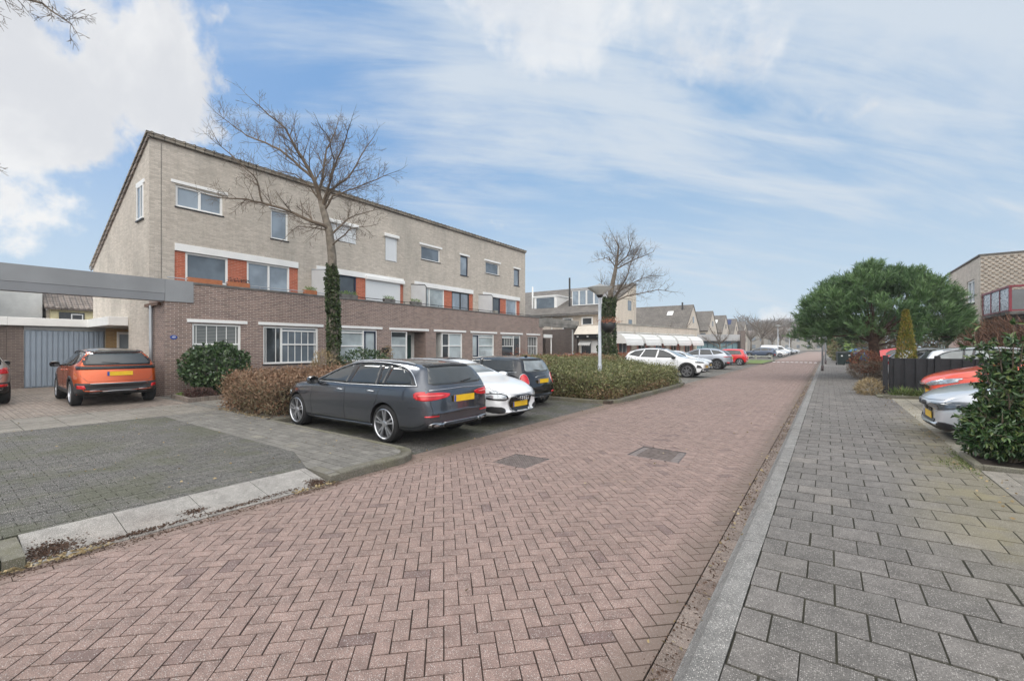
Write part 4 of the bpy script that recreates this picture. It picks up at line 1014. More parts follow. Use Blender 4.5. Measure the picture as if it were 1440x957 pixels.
paving('road_edge', [(-5.20, 20.1), (-4.925, 20.1), (-4.925, 62), (-5.20, 62)], 'run', .205, .1, M['klinker'], M['sand'], ang=R(90), seed=19, origin=(-4.925, 0))
g = MB(); g.box(-10.6, -13.0, 20.1, 60, -.05, .10); struct(g.build('pavement', plain('shop_pavement', srgb(126, 122, 116), .85, .08, 1)))
g = MB(); g.box(-4.9, -12, 46.5, 58.0, -.05, .10); struct(g.build('kerb', M['kerbdark'], rnd=True))

# ------------------------------------------------------------ wall with openings
def wall_mesh(b, plane, P, u0, u1, z0, z1, openings, depth, back=None, m=0, sgn=1, topf=None):
    """plane 'X': wall at x=P facing +x*sgn, u = y. plane 'Y': wall at y=P facing -y, u = x."""
    us = sorted({u0, u1} | {o[0] for o in openings} | {o[1] for o in openings}); zs = sorted({z0, z1} | {o[2] for o in openings} | {o[3] for o in openings})
    def pt(u, z, d=0.):
        return (P-sgn*d, u, z) if plane == 'X' else (u, P+sgn*d, z)
    for a, c in zip(us, us[1:]):
        for e, f in zip(zs, zs[1:]):
            cu, cz = (a+c)/2, (e+f)/2
            if cu < u0 or cu > u1 or cz < z0 or cz > z1: continue
            if any(o[0] < cu < o[1] and o[2] < cz < o[3] for o in openings): continue
            q = [pt(a, e), pt(c, e), pt(c, f), pt(a, f)]
            if plane == 'X' and sgn < 0: q = q[::-1]
            b.face(q, m)
    for (a, c, e, f) in openings:
        for (p, q) in (((a, e), (a, f)), ((a, f), (c, f)), ((c, f), (c, e)), ((c, e), (a, e))):
            b.face([pt(*p), pt(*q), pt(*q, depth), pt(*p, depth)], m)
def window(parent, plane, P, a, c, e, f, rec=.10, fw=.055, bars_v=(), bars_h=(), frame='white', glass='glass', glasses=None, sgn=1, thin=(), sill=None, extra=None, name='window'):
    """framed window set back in its opening; frame mesh > glass sub-part"""
    def bx(b, u0, u1, z0, z1, d0, d1, m=0):
        if plane == 'X': b.box(P-sgn*d0, P-sgn*d1, u0, u1, z0, z1, m)
        else: b.box(u0, u1, P+sgn*d0, P+sgn*d1, z0, z1, m)
    b = MB(); d0, d1 = rec-.05, rec+.02
    bx(b, a, a+fw, e, f, d0, d1); bx(b, c-fw, c, e, f, d0, d1); bx(b, a+fw, c-fw, e, e+fw, d0, d1); bx(b, a+fw, c-fw, f-fw, f, d0, d1)
    for u in bars_v: bx(b, u-fw/2, u+fw/2, e+fw, f-fw, d0+.003, d1)
    vs_ = sorted([a+fw]+list(bars_v)+[c-fw])
    for h in bars_h:
        z, lo, hi = (h, a+fw, c-fw) if isinstance(h, (int, float)) else h
        bx(b, lo, hi, z-fw*.4, z+fw*.4, d0+.006, d1)
    for (u, z0, z1) in thin: bx(b, u-.012, u+.012, z0, z1, rec-.015, rec+.01)
    w = b.build(name, M[frame], parent); bevel(w, .004, 1)
    gl = glasses or [(a+fw*.5, c-fw*.5, e+fw*.5, f-fw*.5, glass)]
    for (g0, g1, g2, g3, gm) in gl:
        b = MB(); bx(b, g0, g1, g2, g3, rec+.005, rec+.012)
        o = b.build('glass', M[gm], None); o.parent = w
        # parent chain keeps world coordinates relative to the building's base
        l = root_loc(parent); o.data.transform(Matrix.Translation(-l))
    if sill: 
        b = MB(); bx(b, a-.03, c+.03, e-.045, e-.002, -.03, rec); b.build('sill', M[sill], parent)
    return w
def lintel(parent, plane, P, a, c, z0, z1, mat='white', out=.035, sgn=1):
    b = MB()
    if plane == 'X': b.box(P+sgn*out, P-sgn*.05, a, c, z0, z1)
    else: b.box(a, c, P-sgn*out, P+sgn*.05, z0, z1)
    return bevel(b.build('lintel', M[mat], parent), .006, 1)

# ------------------------------------------------------------ the near terrace: four houses
XM, XE = -18.78, -17.20
ZT, ZE = 8.90, 5.30                        # wall top front, rear eaves
YB = [4.69, 10.46, 16.22, 21.99, 27.52]
HL = ['end-of-terrace brick house beside the garage, terracotta pots on its balcony wall', 'second terraced house, with white roller shutters over its upper windows', 'third terraced house, with the recessed door and dark-framed balcony doors', 'last terraced house of the row, next to the concrete carport beam']
def roofz(x): return ZT+(x-XM)*(ZT-ZE)/(26.72-18.78)
def house(i):
    y0, y1 = YB[i], YB[i+1]; o = i*5.773
    t = thing('terraced_house', HL[i], 'house', (XE, (y0+y1)/2, 0), group='houses of the near terrace')
    up = [(5.44+o, 6.94+o, 6.68, 7.46), (8.71+o, 9.43+o, 6.20, 7.44)]
    bal = (5.41+o, 9.86+o) if i == 0 else ((10.70+(i-1)*5.773, 15.70+(i-1)*5.773))
    if i == 3: bal = (22.45, 26.8)
    b = MB()
    op = up+[(bal[0], bal[1], 3.5, 5.10)]
    wall_mesh(b, 'X', XM, y0, y1, 0, ZT, op, .12)
    # party/side and rear walls
    if i == 0:
        # gable side with entrance niche cut out of its foot
        b.face([(XM, y0, 2.44), (XM, y0, ZT), (-26.72, y0, ZE), (-26.72, y0, 2.44)])
        wall_mesh(b, 'Y', y0, -21.20, XM, 0.0, 2.44, [], .1)
        wall_mesh(b, 'Y', y0, -26.72, -24.6, 0.0, 2.44, [], .1)
        b.face([(-21.2, y0, 0), (-21.2, y0, 2.44), (-21.2, 5.9, 2.44), (-21.2, 5.9, 0)][::-1])
        b.face([(-21.2, y0, 2.44), (-24.6, y0, 2.44), (-24.6, 5.9, 2.44), (-21.2, 5.9, 2.44)])
    b.face([(XM, y0+.002, 2.45), (XM, y0+.002, ZT-.01), (-26.72, y0+.002, ZE-.01), (-26.72, y0+.002, 2.45)]) if i else None
    if i == 3: b.face([(XM, y1, 0), (-26.72, y1, 0), (-26.72, y1, ZE), (XM, y1, ZT)])
    b.face([(-26.72, y0, 0), (-26.72, y0, ZE), (-26.72, y1, ZE), (-26.72, y1, 0)])
    b.build('wall', M['beige'], t)
    if i == 0:
        b = MB(); b.face([(-24.58, y0, .1), (-24.58, 5.9, .1), (-24.58, 5.9, 2.44), (-24.58, y0, 2.44)]); b.face([(-24.58, 5.9, .1), (-21.2, 5.9, .1), (-21.2, 5.9, 2.44), (-24.58, 5.9, 2.44)]); b.build('porch_wall', M['yellow_brick'], t)
        d = MB(); d.box(-24.57, -24.50, 5.05, 5.12, .1, 2.3); d.box(-24.57, -24.50, 5.75, 5.82, .1, 2.3); d.box(-24.57, -24.50, 5.12, 5.75, 2.2, 2.3); d.box(-24.565, -24.51, 5.12, 5.75, .1, .3)
        w = d.build('door', M['white'], t); g = MB(); g.box(-24.55, -24.53, 5.12, 5.75, .3, 2.2); g.build('glass', M['glass_mid'], w)
        d = MB(); d.tube([(-23.2, 5.4, .1), (-23.2, 5.4, 2.1)], .03, 8); d.box(-23.24, -22.4, 5.37, 5.43, .9, 1.9); d.build('letterbox_screen', M['zinc'], t)
        b = MB(); b.box(-24.7, -21.22, 4.12, 4.685, 2.46, 2.78); b.box(-26.9, -24.7, 4.12, 4.68, 2.46, 2.78); bevel(b.build('canopy', M['white'], t), .01)
        # gable window: lintel, recess, sill
        b = MB(); b.box(-20.18, -19.22, y0-.03, y0+.06, 7.40, 7.53); b.build('lintel', M['white'], t)
        wn_ = MB(); wn_.box(-20.08, -19.34, y0-.002, y0-.012, 6.15, 7.40); 
        f = MB(); f.box(-20.08, -20.02, y0-.035, y0-.0, 6.18, 7.39); f.box(-19.40, -19.34, y0-.035, y0-.0, 6.18, 7.39); f.box(-20.02, -19.40, y0-.035, y0, 6.18, 6.24); f.box(-20.02, -19.40, y0-.035, y0, 7.33, 7.39); f.box(-19.68, -19.64, y0-.034, y0, 6.24, 7.33)
        w = f.build('window', M['white'], t); g = MB(); g.box(-20.02, -19.40, y0-.012, y0-.004, 6.24, 7.33); g.build('glass', M['glass_slate'], w)
        b = MB(); b.box(-20.12, -19.30, y0-.07, y0, 6.12, 6.16); b.build('sill', M['black'], t)
        b = MB(); b.tube([(-18.25, y0-.08, .2), (-18.25, y0-.08, 3.05)], .05, 10); b.tube([(-18.25, y0-.08, .22), (-18.15, y0-.12, .13), (-18.0, y0-.2, .12)], .05, 10); b.build('downpipe', M['zinc'], t, smooth=True)
        b = MB(); b.box(-18.9, -17.5, y0-.1, y0-.01, 3.02, 3.12); b.build('gutter_board', M['wood'], t)
    # roof: tiles with wavy front verge
    b = MB(); n = max(2, round((y1-y0)/.30)); ov = .10 if i == 0 else 0; y0r = y0-ov; y1r = y1+(.10 if i == 3 else 0)
    dz = .06; xf, xr = XM+.08, -26.90
    b.prism([(xf, y0r, roofz(xf)+.02), (xf, y0r, roofz(xf)+dz+.03), (xr, y0r, roofz(xr)+dz+.03), (xr, y0r, roofz(xr)+.0)], (0, y1r-y0r, 0))
    k = int((y1r-y0r)/.30)
    for j in range(k):
        yc = y0r+(j+.5)*(y1r-y0r)/k
        b.tube([(xf+.05, yc, roofz(xf)+.065), (xr, yc, roofz(xr)+.065)], .05, 6)
    b.build('roof', M['tileY'], t)
    b = MB(); b.box(XM+.10, XM-.02, y0, y1, ZT-.06, ZT+.03); b.build('fascia', M['tileY'], t)
    if i == 0:
        b = MB(); b.prism([(XM+.10, y0-.06, ZT-.10), (XM+.10, y0-.06, ZT+.02), (-26.9, y0-.06, roofz(-26.9)+.02), (-26.9, y0-.06, roofz(-26.9)-.12)], (0, .05, 0)); b.build('verge_board', M['tileR'], t)
        b = MB(); b.box(XM, XM+.008, 5.02, 5.035, 3.8, ZT-.15); b.build('movement_joint', M['cap'], t)
        b = MB(); b.box(-26.7, -26.95, y0-.1, y1, ZE-.14, ZE-.02); b.build('gutter', M['zinc'], t)
    # upper windows
    A = up[0]; Bn = up[1]
    if i == 0:
        window(t, 'X', XM, *A, bars_v=(6.19,), fw=.075, glasses=[(A[0]+.04, A[1]-.04, A[2]+.04, A[3]-.04, 'glass_mid')], sill='black')
        window(t, 'X', XM, *Bn, fw=.06, glass='glass_mid', sill='black')
    elif i == 1:
        for q in (A, Bn):
            s = MB(); s.box(XM-.01, XM+.02, q[0]+.02, q[1]-.02, q[2]+.02, q[3]); s.box(XM+.02, XM+.045, q[0], q[0]+.04, q[2], q[3]); s.box(XM+.02, XM+.045, q[1]-.04, q[1], q[2], q[3]); s.build('roller_shutter', M['shutter'], t)
            s = MB(); s.box(XM, XM+.16, q[0]-.12, q[1]+.12, q[3], q[3]+.17); bevel(s.build('shutter_box', M['white'], t), .03)
    elif i == 2:
        window(t, 'X', XM, *A, fw=.05, glass='glass_slate', sill='black', thin=()); 
        window(t, 'X', XM, *Bn, fw=.05, frame='navy', glass='glass_mid', sill='black')
    else:
        window(t, 'X', XM, *A, fw=.05, glass='glass_slate', sill='black'); window(t, 'X', XM, *Bn, fw=.05, frame='navy', glass='glass_mid', sill='black')
    if i != 1:
        lintel(t, 'X', XM, A[0]-.14, A[1]+.16, 7.50, 7.61); lintel(t, 'X', XM, Bn[0]-.09, Bn[1]+.15, 7.46, 7.57)
    # balcony level: red panels between frames under one long lintel
    lintel(t, 'X', XM, bal[0], bal[1], 5.10, 5.36, out=.04)
    if i == 0: segs = [('r', 5.41, 5.74), ('w', 5.74, 7.12), ('r', 7.12, 7.80), ('d', 7.80, 9.50), ('r', 9.50, 9.86)]
    elif i == 1: segs = [('dd', 10.70, 12.78), ('r', 12.78, 13.30), ('s', 13.30, 15.46), ('r', 15.46, 15.70)]
    elif i == 2: segs = [('c', 16.47, 18.85), ('r', 18.85, 19.52), ('d', 19.52, 21.13), ('r', 21.13, 21.47)]
    else: segs = [('dd', 22.45, 24.42), ('r', 24.42, 25.11), ('p', 25.11, 26.43), ('r', 26.43, 26.80)]
    for k_, a, c in segs:
        if k_ == 'r': b = MB(); b.box(XM-.04, XM-.3, a, c, 3.5, 5.10); b.build('red_brick_panel', M['red_brick'], t)
        elif k_ == 'w': window(t, 'X', XM, a, c, 4.05, 5.10, fw=.07, glass='glass_slate', sill='cap'); b = MB(); b.box(XM-.04, XM-.3, a, c, 3.5, 4.0); b.build('red_brick_panel', M['red_brick'], t)
        elif k_ == 'd': window(t, 'X', XM, a, c, 3.52, 5.10, fw=.07, bars_v=((a+c)/2,), frame='white' if i == 0 else 'black', glass='glass_mid', name='balcony_door')
        elif k_ == 'dd': window(t, 'X', XM, a, c, 3.52, 5.10, fw=.07, bars_v=((a+c)/2,), frame='navy', glass='glass', name='balcony_door')
        elif k_ == 'c': window(t, 'X', XM, a, c, 3.52, 5.10, fw=.06, bars_v=((a+c)/2, ), frame='white', glass='glass_pale', name='balcony_door')
        elif k_ == 'p': window(t, 'X', XM, a, c, 3.52, 5.10, fw=.05, frame='white', glass='glass_mid', name='balcony_door')
        else:
            s = MB(); s.box(XM-.03, XM+.02, a, c, 3.5, 5.10); s.build('roller_shutter', M['shutter'], t)
            s = MB(); s.box(XM, XM+.18, a-.04, c+.22, 5.05, 5.24); bevel(s.build('shutter_box', M['white'], t), .03)
            s = MB(); s.box(XM, XM+.18, 13.2, 13.3, 3.5, 3.6); 
    # ground-floor front extension with parapet
    E = {0: [(5.44, 6.94, .72, 2.46), (7.70, 9.89, 1.01, 2.46)], 1: [(10.62, 12.83, 1.01, 2.46), (13.63, 15.87, .10, 2.44)],
         2: [(16.62, 18.75, .10, 2.44), (19.62, 21.72, 1.0, 2.44)], 3: [(22.52, 24.67, 1.0, 2.44), (25.51, 26.86, .45, 2.40)]}[i]
    b = MB(); wall_mesh(b, 'X', XE, y0, y1, 0, 3.76, E, .14)
    if i == 0: wall_mesh(b, 'Y', y0, XM, XE, 0, 3.76, [], .1)
    if i == 3: b.face([(XE, y1, 0), (XM, y1, 0), (XM, y1, 3.76), (XE, y1, 3.76)])
    b.face([(XE-.22, y0, 3.45), (XE-.22, y0, 3.76), (XE-.22, y1, 3.76), (XE-.22, y1, 3.45)])
    b.build('front_extension', M['purple'], t)
    b = MB(); b.box(XM, XE-.22, y0+.01, y1-.01, 3.40, 3.5); b.build('balcony_floor', M['cap'], t)
    b = MB(); b.box(XE+.03, XE-.26, (5.47 if i == 0 else y0), y1, 3.762, 3.83)
    bevel(b.build('coping', M['cap'], t), .008)
    # rail
    b = MB(); ys, ye = (y0+.1, y1) 
    b.tube([(XE-.10, ys, 3.93), (XE-.10, ye, 3.93)], .018, 6)
    for j in range(5): yy = ys+(ye-ys)*(j+.5)/5; b.tube([(XE-.10, yy, 3.83), (XE-.10, yy, 3.93)], .012, 5)
    b.build('balcony_rail', M['galv' if i == 0 else 'black'], t)
    if i < 3:
        pass
    if i > 0:                                    # frosted screen on the party line
        b = MB(); b.prism([(XM+.02, y0, 3.5), (XM+.02, y0, 5.14), (XE-.45, y0, 5.02), (XE-.35, y0, 4.90), (XE-.35, y0, 3.5)], (0, .02, 0)); sc = b.build('balcony_screen', M['panelwhite'], t)
        b = MB(); b.tube([(XM+.02, y0, 5.14), (XE-.45, y0, 5.02), (XE-.34, y0, 4.90), (XE-.34, y0, 3.83)], .022, 6); b.build('screen_frame', M['galv' if i == 1 else 'black'], sc)
    # ground-floor windows
    ZL0, ZL1 = 2.50, 2.60
    def LT(a, c): lintel(t, 'X', XE, a, c, ZL0-.01, ZL1)
    if i == 0:
        q = E[0]; window(t, 'X', XE, *q, fw=.07, bars_h=(1.76,), frame='white', glasses=[(q[0]+.04, q[1]-.04, q[2]+.04, q[3]-.04, 'blind')], thin=[(q[0]+.14+j*(q[1]-q[0]-.28)/4, 1.79, 2.39) for j in range(5)], sill='black')
        LT(5.29, 7.14)
        q = E[1]; window(t, 'X', XE, *q, fw=.07, bars_v=(8.40,), bars_h=((1.76, 8.44, 9.82), (2.30, 8.44, 9.82)), glasses=[(q[0]+.04, 8.40, 1.05, 2.42, 'glass'), (8.40, q[1]-.04, 1.05, 2.42, 'glass_slate')],
                         thin=[(7.84, 1.08, 2.39), (8.20, 1.08, 2.39)]+[(8.68+.27*j, 1.08, 2.27) for j in range(5)], sill='black')
        LT(7.52, 10.10)
        pl = MB(); pl.lathe([(.001, .012), (.085, .012), (.09, .006), (.09, 0)], 24, (0, 0, 0)); 
        v = [(XE+z, 4.93+x*1.1, 1.98+y*.8) for (x, y, z) in pl.v]; 
        link_mesh('number_plate', v, pl.f, M['plateblue'], t)
        cu = bpy.data.curves.new('house_number', 'FONT'); cu.body = '49'; cu.size = .10; cu.extrude = .002; cu.align_x = 'CENTER'; cu.align_y = 'CENTER'
        cu.materials.append(M['white']); fo = bpy.data.objects.new('house_number', cu); C.objects.link(fo); fo.parent = t
        fo.data.transform(Matrix.Identity(4)); fo.location = Vector((XE+.015, 4.93, 1.98))-root_loc(t); fo.rotation_euler = (R(90), 0, R(90)); dg_ = bpy.context.evaluated_depsgraph_get(); nm_ = bpy.data.meshes.new_from_object(fo.evaluated_get(dg_)); no_ = bpy.data.objects.new('house_number', nm_); C.objects.link(no_); no_.parent = t; no_.location = fo.location; no_.rotation_euler = fo.rotation_euler; bpy.data.objects.remove(fo); no_.name = 'house_number'
    elif i == 1:
        q = E[0]; window(t, 'X', XE, *q, fw=.07, bars_v=(12.10,), bars_h=((1.70, 10.68, 12.08), (2.30, 10.68, 12.08)), glass='glass_pale', sill='cap')
        b = MB(); b.box(XE-.03, XE-.08, 12.14, 12.20, 1.07, 2.39); b.box(XE-.03, XE-.08, 12.70, 12.76, 1.07, 2.39); b.box(XE-.03, XE-.08, 12.2, 12.7, 2.33, 2.39); b.box(XE-.03, XE-.08, 12.2, 12.7, 1.07, 1.13); b.build('blue_sash', M['navy'], t)
        LT(10.86-.3, 13.10)
        window(t, 'X', XE, 13.63, 14.66, .75, 2.44, fw=.06, bars_h=(1.72, ), glasses=[(13.67, 14.62, .8, 2.15, 'glass_pale'), (13.67, 14.62, 2.15, 2.40, 'glass')])
        b = MB(); b.box(XE-.01, XE-.14, 13.63, 14.66, .1, .745); b.build('window_panel', M['white'], t)
        b = MB(); b.box(XE-.9, XE-1.0, 14.66, 15.87, .1, 2.44); b.box(XE-.14, XE-.9, 14.60, 14.66, .1, 2.44); b.build('porch_lining', M['offwhite'], t)
        b = MB(); b.box(XE-.14, XE-.9, 15.87, 15.93, .1, 2.44); b.build('porch_side', M['purple'], t)
        b = MB(); b.box(XE-.84, XE-.90, 14.92, 15.60, .12, 2.30); b.build('front_door', M['green_door'], t)
        LT(13.50, 16.08)
    elif i == 2:
        window(t, 'X', XE, 17.10, 18.75, .25, 2.44, fw=.07, bars_v=(17.68,), bars_h=(1.72, .72), glasses=[(17.15, 17.65, .3, 2.4, 'glass'), (17.72, 18.70, .72, 2.4, 'glass_pale'), (17.72, 18.70, .3, .72, 'glass')])
        b = MB(); b.box(XE-.7, XE-.8, 16.62, 17.10, .1, 2.44); b.box(XE-.14, XE-.7, 17.08, 17.12, .1, 2.44); b.build('front_door', M['offwhite'], t)
        LT(16.44, 19.02)
        q = E[1]; window(t, 'X', XE, *q, fw=.07, bars_v=(20.22,), bars_h=((1.72, 20.25, 21.65), (2.25, 20.25, 21.65)), glass='glass_pale', sill='cap')
        b = MB(); b.box(XE-.03, XE-.08, 20.10, 20.18, 1.07, 2.37); b.box(XE-.03, XE-.08, 19.69, 20.10, 1.07, 1.13); b.box(XE-.03, XE-.08, 19.69, 20.10, 2.31, 2.37); b.build('blue_sash', M['navy'], t)
        LT(19.42, 21.98)
    else:
        q = E[0]; window(t, 'X', XE, *q, fw=.06, bars_v=(23.88,), bars_h=((1.70, 22.58, 23.85), (2.25, 22.58, 23.85)), glasses=[(q[0]+.03, q[1]-.03, q[2]+.03, 2.25, 'glass'), (q[0]+.03, q[1]-.03, 2.25, 2.41, 'glass_pale')], thin=[(22.9+.2*j, 1.75, 2.23) for j in range(5)], sill='black')
        LT(22.33, 24.88)
        q = E[1]; window(t, 'X', XE, *q, fw=.06, bars_h=(1.70, .75), glass='glass', thin=[(25.75+.22*j, .8, 2.33) for j in range(5)])
        LT(25.35, 27.14)
    return t
for i in range(4): house(i)
# plant pots on the parapets
def planter(label, x, y, w, mat, leaf, flowers=True, h=.16, name='planter'):
    t = thing(name, label, 'planter', (x, y, 3.83), group='plant pots on the balcony walls')
    b = MB(); b.prism([(x-.09, y-w/2, 3.835), (x+.09, y-w/2, 3.835), (x+.11, y-w/2-.01, 3.835+h), (x-.11, y-w/2-.01, 3.835+h)], (0, w, 0)); b.build('pot', M[mat], t)
    if leaf: leafcloud('plants', t, M[leaf], 260, lambda: (x+random.uniform(-.11, .11), y+random.uniform(-w/2, w/2), 3.83+h+random.uniform(0, .15)), .05)
# ------------------------------------------------------------ foliage
def leaves(name, P, size, mat, parent=None, nrm=None, spread=1., asp=.5, rnd=None, loc=None, fold=.25, kind=None, up=0., hexa=False):
    """many small folded leaf faces at points P (n,3); one object"""
    P = np.asarray(P, float); n = len(P)
    d = rng.normal(size=(n, 3)); d /= np.linalg.norm(d, axis=1, keepdims=True)
    if nrm is not None: d = d*spread+np.asarray(nrm)*(1.2-spread*.4); d /= np.linalg.norm(d, axis=1, keepdims=True)
    d[:, 2] += up; d /= np.linalg.norm(d, axis=1, keepdims=True)
    a = rng.normal(size=(n, 3)); s = np.cross(d, a); s /= np.linalg.norm(s, axis=1, keepdims=True); k = np.cross(d, s)
    sz = (size*rng.uniform(.6, 1.3, n))[:, None]
    base = P; tip = P+d*sz-k*sz*fold*.15; mid = P+d*sz*.5
    if hexa:                               # pointed oval folded on its midrib: two quads
        o1, o2 = P+d*sz*.28+k*sz*fold*.1, P+d*sz*.68+k*sz*fold*.1; w1, w2 = s*sz*asp*.5, s*sz*asp*.40; c1, c2 = k*sz*fold*.22, k*sz*fold*.18
        Vv = np.stack([base, o1-w1+c1, o2-w2+c2, tip, o2+w2+c2, o1+w1+c1], 1).reshape(-1, 3); nv = 6; idx = np.array([0, 1, 2, 3, 0, 3, 4, 5]); fn = 2
    else:
        l = mid+s*sz*asp*.5+k*sz*fold*.4; r_ = mid-s*sz*asp*.5+k*sz*fold*.4
        Vv = np.stack([base, r_, tip, l], 1).reshape(-1, 3); nv = 4; idx = np.arange(4); fn = 1
    if loc is None and parent is not None: Vv = Vv-np.array(root_loc(parent))
    me = bpy.data.meshes.new(name); me.vertices.add(nv*n); me.vertices.foreach_set('co', Vv.ravel())
    LI = (np.arange(n)[:, None]*nv+idx[None, :]).ravel(); me.loops.add(len(LI)); me.loops.foreach_set('vertex_index', LI); me.polygons.add(n*fn)
    me.polygons.foreach_set('loop_start', np.arange(n*fn)*4); me.polygons.foreach_set('loop_total', np.full(n*fn, 4))
    if fn == 2: rnd = np.repeat(rng.random(n) if rnd is None else np.asarray(rnd), 2)
    at = me.attributes.new('rnd', 'FLOAT', 'FACE'); rv = rng.random(n*fn) if rnd is None else rnd
    at.data.foreach_set('value', np.clip(rv, 0, 1)); me.materials.append(mat); me.update(); me.validate()
    o = bpy.data.objects.new(name, me); C.objects.link(o)
    if parent is not None: o.parent = parent
    return o
def leafcloud(name, parent, mat, n, f, size, **k):
    return leaves(name, [f() for _ in range(n)], size, mat, parent, **k)
def nz(p, sc): return mnoise.noise(Vector(p)*sc)
planter('terracotta trough of plants at the left end of the balcony wall', XE-.12, 5.85, 1.0, 'terracotta', None)
planter('second terracotta trough, nearly empty, left of the middle of the end house wall', XE-.12, 6.9, .7, 'terracotta', 'heather')
planter('terracotta pot with sprigs near the right end of the end house wall', XE-.12, 9.6, .5, 'terracotta', 'lime')
planter('first grey box of yellow-green flowers on the balcony wall, right of the tree', XE-.12, 11.4, .8, 'cap', 'lime')
planter('middle grey box of yellow-green flowers below the white roller shutter', XE-.12, 13.6, .6, 'cap', 'lime')
planter('grey box of yellow-green flowers just left of the balcony screen', XE-.12, 15.3, .65, 'cap', 'lime')
planter('small grey pot on the wall at the last balcony screen', XE-.12, 22.0, .25, 'concrete', None, name='flower_pot')
# ------------------------------------------------------------ carport beam, garages
t = thing('carport_beam', 'long grey painted beam spanning the driveway in front of the garages', 'beam', (-17.2, 0, 0))
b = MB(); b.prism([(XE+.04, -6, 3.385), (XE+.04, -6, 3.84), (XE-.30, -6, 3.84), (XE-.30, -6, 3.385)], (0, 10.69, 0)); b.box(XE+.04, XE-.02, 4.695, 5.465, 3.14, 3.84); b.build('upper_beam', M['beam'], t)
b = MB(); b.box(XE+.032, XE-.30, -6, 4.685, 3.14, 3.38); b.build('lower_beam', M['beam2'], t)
t = thing('garage', 'garage with blue-grey ribbed door and white fascia behind the orange car', 'garage', (-24.6, 3.3, 0), group='garages at the back of the driveway')
b = MB(); b.box(-24.62, -30, 1.98, 2.40, .0, 2.46); b.build('wall', M['dark_brick'], t)
b = MB(); b.box(-24.45, -30, 1.98, 4.40, 2.47, 2.77); bevel(b.build('fascia', M['white'], t), .01)
b = MB(); b.box(-24.66, -24.74, 2.42, 4.67, .1, 2.32); 
for j in range(15): yy = 2.46+j*.148; b.box(-24.63, -24.66, yy, yy+.10, .14, 2.28)
bevel(b.build('door', M['garage'], t), .008, 1)
b = MB(); b.box(-24.60, -24.70, 2.405, 4.68, 2.325, 2.45); b.build('door_frame', M['beam'], t)
t = thing('garage', 'garage with dark green door at the left edge, partly behind the beige car', 'garage', (-24.6, .5, 0), group='garages at the back of the driveway')
b = MB(); b.box(-24.64, -24.9, 1.70, 1.975, .0, 2.44); b.build('pier', M['dark_brick'], t); b = MB(); b.box(-24.64, -24.9, -1.4, -.9, .0, 2.44); b.build('pier', M['dark_brick'], t)
b = MB(); b.box(-24.45, -30, -1.4, 1.975, 2.47, 2.78); bevel(b.build('fascia', M['white'], t), .01)
b = MB(); b.box(-24.68, -24.75, -.9, 1.70, .1, 2.22); 
for j in range(12): b.box(-24.66, -24.68, -.88, 1.68, .14+j*.17, .28+j*.17)
b.build('door', M['green_door'], t)
b = MB(); b.tube([(-24.45, 1.4, 2.3), (-24.3, 1.4, 2.26)], .04, 8); b.box(-24.47, -24.40, 1.3, 1.62, 2.22, 2.38); b.build('outdoor_lamp', M['black'], t)
# houses behind the garages
t = thing('house', 'distant house with corrugated grey tiled roof and cream wall seen under the beam', 'house', (-46, 9, 0))
b = MB(); wall_mesh(b, 'X', -44, 5.35, 24, 0, 4.3, [], .1); b.face([(-44, 5.35, 0), (-44, 5.35, 4.2), (-48.2, 5.35, 7.1), (-52, 5.35, 4.2), (-52, 5.35, 0)]); b.build('wall', M['beige_far'], t)
b = MB(); b.box(-43.7, -44.1, 5.5, 24, 2.8, 4.3); b.build('cladding', plain('cream_boarding', srgb(226, 214, 170), .6), t)
b = MB(); b.prism([(-43.4, 5.2, 4.25), (-48.2, 5.2, 7.3), (-48.2, 5.2, 7.42), (-43.35, 5.2, 4.38)], (0, 19, 0))
for j in range(62): b.tube([(-43.38, 5.3+j*.3, 4.40), (-48.2, 5.3+j*.3, 7.44)], .07, 5)
b.build('roof', M['tileR'], t)
b = MB(); b.box(-43.65, -43.6, 5.9, 7.2, 3.2, 4.1); b.build('window', M['glass'], t)
b = MB(); b.box(-43.56, -43.6, 6.5, 6.56, 3.3, 4.0); b.box(-43.56, -43.6, 7.06, 7.12, 3.3, 4.0); b.box(-43.56, -43.6, 6.56, 7.06, 3.94, 4.0); b.box(-43.56, -43.6, 6.56, 7.06, 3.3, 3.36); b.build('window_frame', M['white'], t)
t = thing('flat_roofed_house', 'pale flat-roofed house with white roof edge at the far left under the beam', 'house', (-40, -2, 0))
b = MB(); wall_mesh(b, 'X', -38, -14, 2.4, 0, 4.6, [(-3.8, -3.1, 3.3, 4.2), (1.5, 2.2, 3.4, 4.2), (-1.2, -.3, 3.3, 4.3)], .1); b.face([(-38, 2.4, 0), (-38, 2.4, 4.6), (-46, 2.4, 4.6), (-46, 2.4, 0)][::-1]); b.build('wall', M['beige_far'], t)
b = MB(); b.box(-37.6, -47, -14, 2.45, 4.6, 6.2); b.build('roof_edge', M['white'], t)
for q in ((-3.8, -3.1, 3.3, 4.2), (1.5, 2.2, 3.4, 4.2), (-1.2, -.3, 3.3, 4.3)): window(t, 'X', -38, *q, fw=.07, glass='glass')
b = MB(); b.box(-44, -52, 2.5, 5.15, 0, 6.9); tag(b.build('house_gable', M['offwhite']), 'plain pale gable wall between the flat-roofed house and the tiled roof', 'wall')
